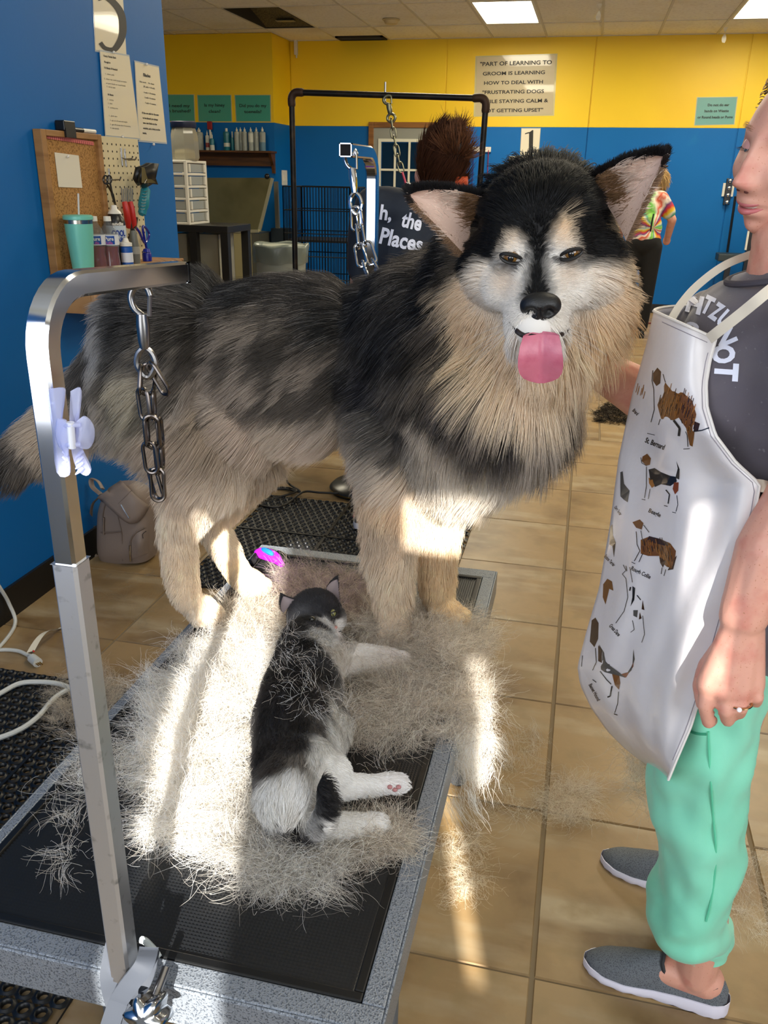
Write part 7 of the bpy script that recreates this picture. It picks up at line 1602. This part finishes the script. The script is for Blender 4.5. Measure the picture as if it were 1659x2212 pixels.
# switch, crate, back wall signs
def on_back(u, v, d=0): return aty(u, v, YBF-d)
yr = (YN+YB)/2; sx_ = -3.69; p = aty(611, 384, 10.45); sw = thing('light_switch', 'white light switch plate on the short blue return wall', 'light switch', (sx_+.004, 10.45, p.z)); MB().bb(sx_+.001, sx_+.012, 10.36, 10.54, p.z-.085, p.z+.085).build('plate', white_metal, sw, smooth=False, bevel=.002)
for dy in (-.04, .04): MB().bb(sx_+.012, sx_+.024, 10.45+dy-.015, 10.45+dy+.015, p.z-.035, p.z+.035).build('rocker', mat('white_cap'), sw, smooth=False)
YC = 8.6; Cc = lambda u, v: aty(u, v, YC); crate = thing('wire_crate', 'black folding wire crate by the blue back wall', 'crate', (Cc(690, 470).x, YC, 0)); wm = mat('black_wire', '#0c0d10', .4, .5)
x0_, x1_ = Cc(612, 450).x, Cc(755, 450).x; zt3 = Cc(690, 404).z; zbot = Cc(690, 522).z
def wire_panel(name, a, b_, z0_, z1_, nv, nh, parent, r=.004):
    mb = MB(); a, b_ = Vector(a), Vector(b_)
    for k in range(nv+1): q = a.lerp(b_, k/nv); mb.cyl((q.x, q.y, z0_), (q.x, q.y, z1_), r*(1.6 if k in (0, nv) else 1), n=5)
    for k in range(nh+1): z = z0_+(z1_-z0_)*k/nh; mb.cyl((a.x, a.y, z), (b_.x, b_.y, z), r*1.3, n=5)
    mb.build(name, wm, parent)
wire_panel('front_panel', (x0_, YC, 0), (x1_, YC, 0), .02, zt3, 22, 6, crate); wire_panel('back_panel', (x0_, YC+.6, 0), (x1_, YC+.6, 0), .02, zt3, 22, 6, crate); wire_panel('side_panel', (x0_, YC, 0), (x0_, YC+.6, 0), .02, zt3, 14, 6, crate); wire_panel('side_panel', (x1_, YC, 0), (x1_, YC+.6, 0), .02, zt3, 14, 6, crate)
MB().bb(x0_+.02, x1_-.02, YC+.02, YC+.58, .012, .05).build('tray', blkw, crate, smooth=False); MB().box(((x0_+x1_)/2, YC+.3, zbot), (x1_-x0_-.04, .56, .02)).build('shelf_tray', blkw, crate, smooth=False)
tan_p = mat('beige_poster', '#b5a785', .35, coat=.5); 
sheet_y('poster', 'beige laminated quotation poster about grooming frustrating dogs on yellow wall', 'poster', [(1031, 124), (1200, 119), (1193, 247), (1027, 249)], YBF-.006, tan_p, [('"PART OF LEARNING TO', .50, .12, .92, .095, .02), ('GROOM IS LEARNING', .48, .285, .80, .085, .02), ('HOW TO DEAL WITH', .48, .445, .76, .085, .02), ('"FRUSTRATING DOGS', .48, .605, .80, .085, .02), ('WHILE STAYING CALM &', .49, .765, .90, .085, .02), ('NOT GETTING UPSET"', .48, .925, .80, .085, .02)])
r = sheet_y('station_number', 'white sheet with big number 1 on the blue back wall', 'sign', [(1127, 278), (1167, 278), (1163, 333), (1124, 334)], YBF-.006, paper, [], 'station number sheets')
mb = MB(); Q = lambda u, v: aty(u, v, YBF-.0105)
mb.add([Q(1143, 286), Q(1150, 281), Q(1152, 281), Q(1151, 328), Q(1142, 328), Q(1143, 290)], [(0, 1, 2, 3, 4, 5)]); mb.add([Q(1134, 328), Q(1159, 327.6), Q(1159, 330), Q(1134, 330.4)], [(0, 1, 2, 3)]); mb.add([Q(1134, 288), Q(1143, 285), Q(1143, 287.5), Q(1134, 290)], [(0, 1, 2, 3)]); mb.build('numeral', ink_b, r, smooth=False)
for (lab, a) in (('left small note sheet under the number 1', [(1100, 337), (1140, 336), (1139, 372), (1100, 373)]), ('right small note sheet under the number 1', [(1145, 336), (1187, 337), (1183, 372), (1143, 373)])):
    sheet_y('note_sheet', lab, 'notice', a, YBF-.004, paper, [('Blades' if 'left' in lab else '1.  Rough-in', .48 if 'left' in lab else .3, .2, .3, .09, .02)]+[('with = reverse', .5, .4+.13*k, .5+.06*(k % 2), .06, 0) for k in range(4)], 'note sheets under the number 1', edge=False)
sheet_y('wall_sign', 'teal sign about ear cleaning at the right of the yellow back wall', 'sign', [(1507, 211), (1592, 210), (1585, 268), (1501, 270)], YBF-.006, mat('grey_teal_sign', '#5f9690', .3, coat=.5), [('Do not do ear', .55, .28, .55, .13, .02), ('bands on Westie', .52, .50, .62, .13, .02), ('or Round heads or Poms', .5, .73, .9, .13, .02)])
# leash hook rail with leashes
p0, p1 = on_back(1008, 322), on_back(1061, 322); r = thing('hook_rail', 'white hook rail on the blue wall with hanging leashes', 'hook rail', p0); MB().bb(p0.x, p1.x, YBF-.03, YBF-.001, p0.z-.03, p0.z+.025).build('rail', white_metal, r, smooth=False, bevel=.003)
for k, (u, c, lab) in enumerate(((1010, '#2b3a80', 'short blue leash on the hook rail by the hair bun'), (1023, '#33348c', 'dark blue leash hanging in the middle of the hook rail'), (1055, '#a3214a', 'crimson leash hanging at the right of the hook rail'))):
    a = on_back(u, 326, .035); lm = mat('leash_%d' % k, c, .7); t = thing('leash', lab, 'leash', a, 'leashes on the hook rail'); MB().tube([a+Vector((0, 0, .01)), a+Vector((.006, -.006, -.25)), a+Vector((-.004, -.004, -.62))], .012, 6, flat=(1, .4)).build('leash_band', lm, t); MB().tube([a+Vector((.014*math.cos(q), 0, -.64+.022*math.sin(q))) for q in [2*math.pi*j/10 for j in range(10)]], .004, 6, closed=True).build('leash_ring', steel, t)
# phone-like hanger and broom by the right
p = on_back(1573, 410, .02); r = thing('tool_hanger', 'black wall hanger with round chrome grips on the back wall', 'tool holder', p); MB().bb(p.x-.035, p.x+.035, YBF-.045, YBF-.02, p.z-.16, p.z+.12).build('hanger_bar', blk, r, smooth=False, bevel=.006); MB().bb(p.x-.06, p.x+.06, YBF-.02, YBF-.001, p.z-.07, p.z+.07).build('hanger_plate', white_metal, r, smooth=False)
for k in range(4): MB().ball((p.x+.004, YBF-.05, p.z+.095-.075*k), .026).build('grip_roller', chrome, r)
yb_ = YBF-.25; b0, b1 = aty(1582, 470, yb_), aty(1571, 545, yb_); r = thing('dust_pan', 'long handled dark dust pan standing near the right back wall', 'dust pan', (b1.x, yb_, 0))
MB().cyl(b1, b0+(b0-b1)*.6, .014, n=8).build('pan_handle', blk, r)
q0, q1 = aty(1548, 552, yb_), aty(1605, 552, yb_); MB().bb(q0.x, q1.x, yb_-.15, yb_+.1, q0.z-.05, q0.z+.03).build('pan_scoop', mat('dark_teal_plastic', '#26333a', .5), r, smooth=False, bevel=.01); MB().bb((q0.x+q1.x)/2-.03, (q0.x+q1.x)/2+.03, yb_, yb_+.05, 0.0, q0.z-.04).build('pan_post', blk, r, smooth=False)
yk = YBF-.3; k0 = aty(1622, 520, yk); r = thing('metal_stand', 'dark stand with pale stripes behind the groomer shoulder', 'stand', (k0.x, yk, 0)); MB().bb(k0.x-.03, k0.x+.05, yk, yk+.08, 0, k0.z+.12).build('stand_post', blk, r, smooth=False); MB().bb(k0.x-.05, k0.x-.03, yk-.005, yk+.02, k0.z-.1, k0.z+.1).build('stand_stripe', white_metal, r, smooth=False)
# red cord on the far floor
tag(MB().tube(spline([atz(1290, 700, .01), atz(1350, 702, .01), atz(1410, 698, .01), atz(1460, 704, .01)], 6), .008, 6).build('red_cord', mat('red_cord', '#7c2a22', .6)), 'thin red cord on the far floor by the black shoes', 'cord')
tag(MB().tube(spline([atz(1180, 838, .01), atz(1235, 834, .01), atz(1290, 833, .01)], 4), .006, 6).build('green_cord', mat('green_cord', '#4f9a3c', .6)), 'thin green lead lying on the tiles behind the dog chin', 'lead')
# ================================================================== second grooming station with a pipe frame
YP = 4.2; Pp = lambda u, v, dy=0: aty(u, v, YP+dy); pipe = mat('black_iron_pipe', '#1a1714', .45, .6, noise=[((20, 20, 20), 3, '#33281d', .5, .7)]); rust = mat('rusty_fitting', '#3a2618', .6, .5)
z2 = .80; st_x = (Pp(640, 600).x, Pp(1040, 600).x)
tb2 = thing('grooming_table', 'second grooming table with round pedestal base, mostly hidden behind the dog', 'table', (Pp(790, 1045).x, YP, 0))
MB().bb(st_x[0]-.03, st_x[1]+.05, YP-.28, YP+.28, z2-.04, z2).build('table_top', blkw, tb2, smooth=False, bevel=.006)
dc = atz(790, 1046, .03); MB().lathe([(.175, .001), (.18, .02), (.165, .035), (.06, .05), (.05, .08)], (dc.x, dc.y, 0), n=40).build('pedestal_base', mat('black_gloss', '#16181a', .3), tb2); MB().lathe([(.1795, .012), (.1815, .016), (.1805, .02)], (dc.x, dc.y, 0), n=40, cap=False).build('base_trim', mat('brass'), tb2); MB().cyl((dc.x, dc.y, .06), (dc.x, dc.y, z2-.04), .04, n=16).build('column', mat('black_gloss'), tb2)
pf = thing('pipe_frame', 'black iron pipe frame rising behind the dog with a chain in the middle', 'pipe frame', (Pp(840, 300).x, YP, z2))
pl, prr = Pp(632, 200), Pp(1048, 212); pl = Vector((Pp(632, 300).x, YP, pl.z)); prr = Vector((Pp(1050, 212).x, YP, prr.z))
r0 = .0135
MB().cyl((pl.x, YP, z2+.001), (pl.x, YP, pl.z-.05), r0).build('upright', pipe, pf); MB().cyl((prr.x-.02, YP, z2+.001), (prr.x, YP, prr.z-.05), r0).build('upright', pipe, pf)
MB().cyl((pl.x+.05, YP, pl.z), (prr.x-.05, YP, prr.z), r0).build('crossbar', pipe, pf)
for (c, s_) in ((pl, 1), (prr, -1)): MB().tube(spline([c+Vector((0, 0, -.06)), c+Vector((0, 0, -.02)), c+Vector((s_*.02, 0, 0)), c+Vector((s_*.06, 0, 0))], 5), [.0155]+[.0185]*13+[.0185]*1+[.0155], 12).build('elbow', rust, pf)
cpt = pl.lerp(prr, (837-632)/(1048-632)); MB().cyl(cpt+Vector((0, 0, .055)), cpt-Vector((0, 0, .03)), .005, n=8).build('eye_bolt', steel, pf)
brass_c = mat('dull_chain', '#7d7a62', .35, .9); ch3 = thing('grooming_chain', 'long chain with a snap hook hanging from the black pipe frame', 'chain', cpt, 'grooming chains')
P3 = lambda u, v: aty(u, v, YP-.01); snap_hook(ch3, brass_c, P3(836, 207), P3(847, 264), .0075, (1, 0, 0))
pts3 = [(845, 258), (848, 278), (851, 296), (855, 316), (859, 335), (863, 353), (868, 370)]
for k in range(len(pts3)-1): a, b_ = P3(*pts3[k]), P3(*pts3[k+1]); chain_link((a+b_)/2, b_-a, (1, 0, 0) if k % 2 else (.3, -1, 0), (b_-a).length*1.35, .024, .0034).build('chain_link', brass_c, ch3)
MB().tube([P3(869, 372), P3(874, 388), P3(880, 410)], .011, 8, flat=(1, .5)).build('pink_loop', mat('pink_lead', '#c23a5e', .5), ch3)
# ================================================================== two more groomers seen from behind
navy = mat('navy_tee', '#1a2230', .85, noise=[((10, 10, 10), 3, '#242d3a', .45, .7)], bump=((300, 300, 300), 2, .2, .001)); jeans = mat('black_jeans', '#101116', .8)
def person_back(label, head, lean, yaw, hgt, shoulders, Y0, hips, feet, tee_m, leg_m, skin_m, arms):
    r = thing('person', label, 'person', (hips.x, hips.y, 0)); mb = MB()
    nk = shoulders[0].lerp(shoulders[1], .5); hv2, hf2, ax2 = head_mesh(head, yaw, Vector((0, 0, 1))+lean, 1.0, 40, 30)
    capsule(mb, [tuple(head-Vector((0, 0, .06))), tuple(nk)], [.05, .06])
    mb.ball(nk.lerp(hips, .4), (.13, .09, .18)); mb.ball(hips, (.14, .10, .13))
    for arm in arms: capsule(mb, [tuple(q) for q in arm], [.052, .042, .032][:len(arm)]); mb.ball(arm[-1], (.04, .035, .045))
    for f_, s in zip(feet, (-1, 1)): capsule(mb, [tuple(hips+Vector((.075*s, 0, -.04))), tuple((hips+Vector((.085*s, 0, 0))).lerp(f_, .52)+Vector((0, -.01, 0))), tuple(f_+Vector((0, 0, .09)))], [.085, .056, .04])
    bm2 = remesh(mb, .010, 3, .5); a_ = MB(); add_mesh(a_, bm2); a_.add(hv2, hf2); a_.build('body', skin_m, r, sharp=0)
    tm_ = MB(); capsule(tm_, [tuple(shoulders[0]), tuple(nk-Vector((0, 0, .0))), tuple(shoulders[1])], [.078, .085, .078]); tm_.ball(nk.lerp(hips, .33), (.175, .125, .17)); tm_.ball(nk.lerp(hips, .68), (.175, .135, .17)); tm_.ball(nk.lerp(hips, .95), (.165, .135, .09))
    for arm in arms: q = arm[0].lerp(arm[1], .62); capsule(tm_, [tuple(arm[0]), tuple(q)], [.076, .066])
    tme = remesh(tm_, .011, 6, .5); co_, no_ = vcos(tme), vnor(tme); co_ += no_*(vnoise(co_, 11, 4)[:, :1]*.006); tme.vertices.foreach_set('co', co_.astype(np.float32).ravel()); tme.update()
    for p in tme.polygons: p.use_smooth = True
    tme.materials.append(tee_m); sh_ = link(bpy.data.objects.new('tee_shirt', tme), r)
    lm_ = MB(); lm_.ball(hips+Vector((0, 0, -.02)), (.17, .135, .13))
    for f_, s in zip(feet, (-1, 1)): capsule(lm_, [tuple(hips+Vector((.08*s, 0, -.06))), tuple((hips+Vector((.088*s, 0, 0))).lerp(f_, .52)+Vector((0, -.01, 0))), tuple(f_+Vector((0, .01, .10)))], [.105, .078, .062])
    lme = remesh(lm_, .011, 5, .5)
    for p in lme.polygons: p.use_smooth = True
    lme.materials.append(leg_m); link(bpy.data.objects.new('trousers', lme), r)
    return r, tme, ax2, nk
# nearer one: navy tee with white lettering, dark hair in a bun
YM = 3.38; Mm = lambda u, v, dy=0: aty(u, v, YM+dy)
fl1, fr1 = atz(775, 1150, 0), atz(905, 1150, 0); hipm = Vector((Mm(860, 700).x, YM+.02, .86))
wm1, tme1, axm, nk1 = person_back('woman seen from behind in navy tee, dark hair up in a bun', Mm(952, 375, .06), Vector((.10, .25, 0)), Vector((.25, 1, -.35)), 1.6, (Mm(808, 446, .02), Mm(1000, 476, .05)), YM, hipm, (Vector((fl1.x, 3.38, .014)), Vector((fl1.x+.24, 3.42, .014))), navy, jeans, skin, ((Mm(795, 480, .02), Mm(775, 640, .10), Mm(830, 700, .30)), (Mm(1010, 510, .05), Mm(1040, 650, .15), Mm(960, 710, .32))))
bvh_m = BVHTree.FromPolygons([v.co.copy() for v in tme1.vertices], [tuple(p.vertices) for p in tme1.polygons])
prm = MB()
for (ch, u, v, w_, h_, rt) in (('O', 803, 452, 22, 34, 0), ('h,', 834, 462, 26, 38, -8), ('the', 890, 478, 44, 36, -14), ('Places', 868, 519, 92, 36, -13)): px_print(prm, bvh_m, ch, u, v, w_, h_, math.radians(rt), .03, .003)
if prm.v: prm.build('shirt_lettering', mat('white_print'), wm1, smooth=False)
hdm = Mm(952, 375, .06); n_ = 5200; rg = np.random.default_rng(5); Dn = unit(rg.normal(size=(n_, 3))); k_ = (Dn[:, 1] < .55); Dn = Dn[k_]; fM, sM, uM = [np.array(v) for v in axm]
hb_ = np.array(hdm)+np.array([.0, -.01, .03]); P = hb_+Dn*np.array([.080, .098, .128]); tipb = np.array(tuple(Mm(985, 300, -.02))); fl_ = unit(tipb-P)
pts, _ = grow(P, Dn, fl_, rg.uniform(.06, .15, len(P)), .10, .0, 0, 6, .10, .35, 20, 3, 15, .06); hcol = np.array(hexc('4a2c1c'))*(.6+.9*rg.random(len(P)))[:, None]
b2 = unit(rg.normal(size=(1600, 3))); Pb = tipb+b2*np.array([.045, .05, .045])*rg.random((1600, 1))**.3-np.array([.0, 0, .03]); ptb, _ = grow(Pb, b2, np.tile(np.array([.12, -.1, 1.]), (1600, 1)), rg.uniform(.05, .11, 1600), .25, .05, 0, 6, .45, .3, 20, 4, 22, .25); cb_ = np.array(hexc('553521'))*(.6+1.2*rg.random(1600))[:, None]
tag(hair_obj('hair', np.concatenate([pts, ptb]), .0012, np.concatenate([hcol, cb_]), fur_mat('head_hair'), wm1), kind='stuff')
MB().ball(hb_, (.076, .092, .122)).ball(tipb+np.array([0, 0, -.03]), (.045, .05, .05)).build('hair_mass', mat('dark_hair_mass', '#22140e', .6), wm1)
e_ = Mm(905, 385, .07); MB().ball(e_, (.014, .026, .034)).ball(e_+Vector((-.006, -.006, .008)), (.01, .018, .022)).build('ear', skin, wm1)
MB().tube(spline([Mm(880, 398, -.02), Mm(912, 412, -.055), Mm(945, 420, -.06), Mm(975, 415, -.04), Mm(990, 400, .02)], 5), .014, 8, flat=(1, .6)).build('neck_band', mat('black_plastic'), wm1)
MB().tube([Mm(985, 393, -.02), Mm(1010, 392, -.02)], .018, 8).build('orange_clip', mat('orange_plastic', '#c2502c', .5), wm1)
for f_ in (Vector((fl1.x, 3.38, .0145)), Vector((fl1.x+.24, 3.42, .0145))):
    so_ = MB().ball(f_+Vector((0, .03, .03)), (.03, .03, .015)).build('shoe', mat('grey_trainer', '#4a4b55', .7), wm1); shoe(so_, 'upper', f_+Vector((.02, .15, 0)), f_+Vector((-.005, -.085, 0)), mat('grey_trainer'), mat('white_trainer_sole', '#d6d3da', .5)); MB().tube([f_+Vector((-.04, -.02, .03)), f_+Vector((-.035, .05, .055)), f_+Vector((-.01, .07, .075))], .006, 6).build('pink_stripe', mat('pink_lead'), so_)
# farther one: tie-dye tee, black trousers, bending forward
YR = 8.95; Rr = lambda u, v, dy=0: aty(u, v, YR+dy)
tie = bpy.data.materials.new('tie_dye'); tie.use_nodes = True; nt = tie.node_tree; bsd = nt.nodes['Principled BSDF']; bsd.inputs['Roughness'].default_value = .85
tc = nt.nodes.new('ShaderNodeTexCoord'); mp = nt.nodes.new('ShaderNodeMapping'); c_t = Rr(1412, 492, -.1); mp.inputs['Location'].default_value = (-c_t.x, 0, -c_t.z); nt.links.new(tc.outputs['Object'], mp.inputs[0])
sp_ = nt.nodes.new('ShaderNodeSeparateXYZ'); nt.links.new(mp.outputs[0], sp_.inputs[0]); at2 = nt.nodes.new('ShaderNodeMath'); at2.operation = 'ARCTAN2'; nt.links.new(sp_.outputs[2], at2.inputs[0]); nt.links.new(sp_.outputs[0], at2.inputs[1])
nz = nt.nodes.new('ShaderNodeTexNoise'); nz.inputs['Scale'].default_value = 9; nt.links.new(tc.outputs['Object'], nz.inputs['Vector'])
ad = nt.nodes.new('ShaderNodeMath'); ad.operation = 'MULTIPLY_ADD'; ad.inputs[1].default_value = .9; nt.links.new(nz.outputs[0], ad.inputs[0]); nt.links.new(at2.outputs[0], ad.inputs[2])
sc_ = nt.nodes.new('ShaderNodeMath'); sc_.operation = 'MULTIPLY'; sc_.inputs[1].default_value = .55; nt.links.new(ad.outputs[0], sc_.inputs[0]); frc = nt.nodes.new('ShaderNodeMath'); frc.operation = 'FRACT'; nt.links.new(sc_.outputs[0], frc.inputs[0])
rp = nt.nodes.new('ShaderNodeValToRGB'); nt.links.new(frc.outputs[0], rp.inputs[0]); el = rp.color_ramp.elements
stops = [(0, 'c9461f'), (.12, 'd9d2c0'), (.22, '63b53c'), (.36, '8fc45a'), (.46, '3f9a8a'), (.56, 'cfcdbf'), (.64, 'd8c22e'), (.74, 'c22a2a'), (.84, '5a2f6a'), (.92, 'd9cfc0'), (1, 'c9461f')]
el[0].position = 0; el[0].color = (*hexc(stops[0][1]), 1); el[1].position = 1; el[1].color = (*hexc(stops[-1][1]), 1)
for pz, hx in stops[1:-1]: q = el.new(pz); q.color = (*hexc(hx), 1)
nt.links.new(rp.outputs[0], bsd.inputs['Base Color'])
f1, f2 = atz(1378, 726, 0), atz(1320, 722, 0); hipr = Vector((Rr(1388, 540).x, YR, .93))
wr1, tmr, axr, nkr = person_back('woman seen from behind in a rainbow tie dye tee and black trousers', Rr(1418, 388, .35), Vector((0, .9, 0)), Vector((0, .8, -.6)), 1.65, (Rr(1352, 432, .12), Rr(1428, 430, .12)), YR, hipr, (Vector((f2.x, YR+.05, 0)), Vector((f1.x+.02, YR, 0))), tie, mat('black_trousers', '#0a0a0c', .85), skin, ((Rr(1345, 435, .12), Rr(1335, 480, .25), Rr(1340, 520, .45)), (Rr(1432, 434, .12), Rr(1452, 475, .12), Rr(1440, 520, .30))))
rg = np.random.default_rng(15); Dn = unit(rg.normal(size=(1400, 3))); P = np.array(tuple(Rr(1418, 388, .35)))+Dn*np.array([.09, .10, .12]); pts, _ = grow(P, Dn, np.tile(np.array([0, .3, -1.]), (1400, 1)), rg.uniform(.05, .12, 1400), .3, .05, .1, 5, .2, .3, 15, 3, 15, .1); hair_obj('hair', pts, .003, np.array(hexc('b99a68'))*(.6+.7*rg.random(1400))[:, None], fur_mat('head_hair'), wr1)['kind'] = 'stuff'
MB().tube([Rr(1412, 462, -.16), Rr(1408, 480, -.17), Rr(1405, 500, -.165)], .008, 6).build('apron_tie', mat('black_plastic'), wr1)
for f_ in (Vector((f2.x, YR+.05, 0)), Vector((f1.x+.02, YR, 0))): so_ = MB().ball(f_+Vector((0, .03, .03)), (.03, .03, .015)).build('shoe', mat('black_trainer', '#131315', .6), wr1); shoe(so_, 'upper', f_+Vector((.0, .17, 0)), f_+Vector((0, -.09, 0)), mat('black_trainer'), mat('dark_sole', '#2a2a2c', .6))
MB().prism([Rr(1405, 606), Rr(1413, 604), Rr(1413, 622), Rr(1406, 622)], (0, .02, 0)).build('paper_tag', mat('white_paper'), wr1, smooth=False)
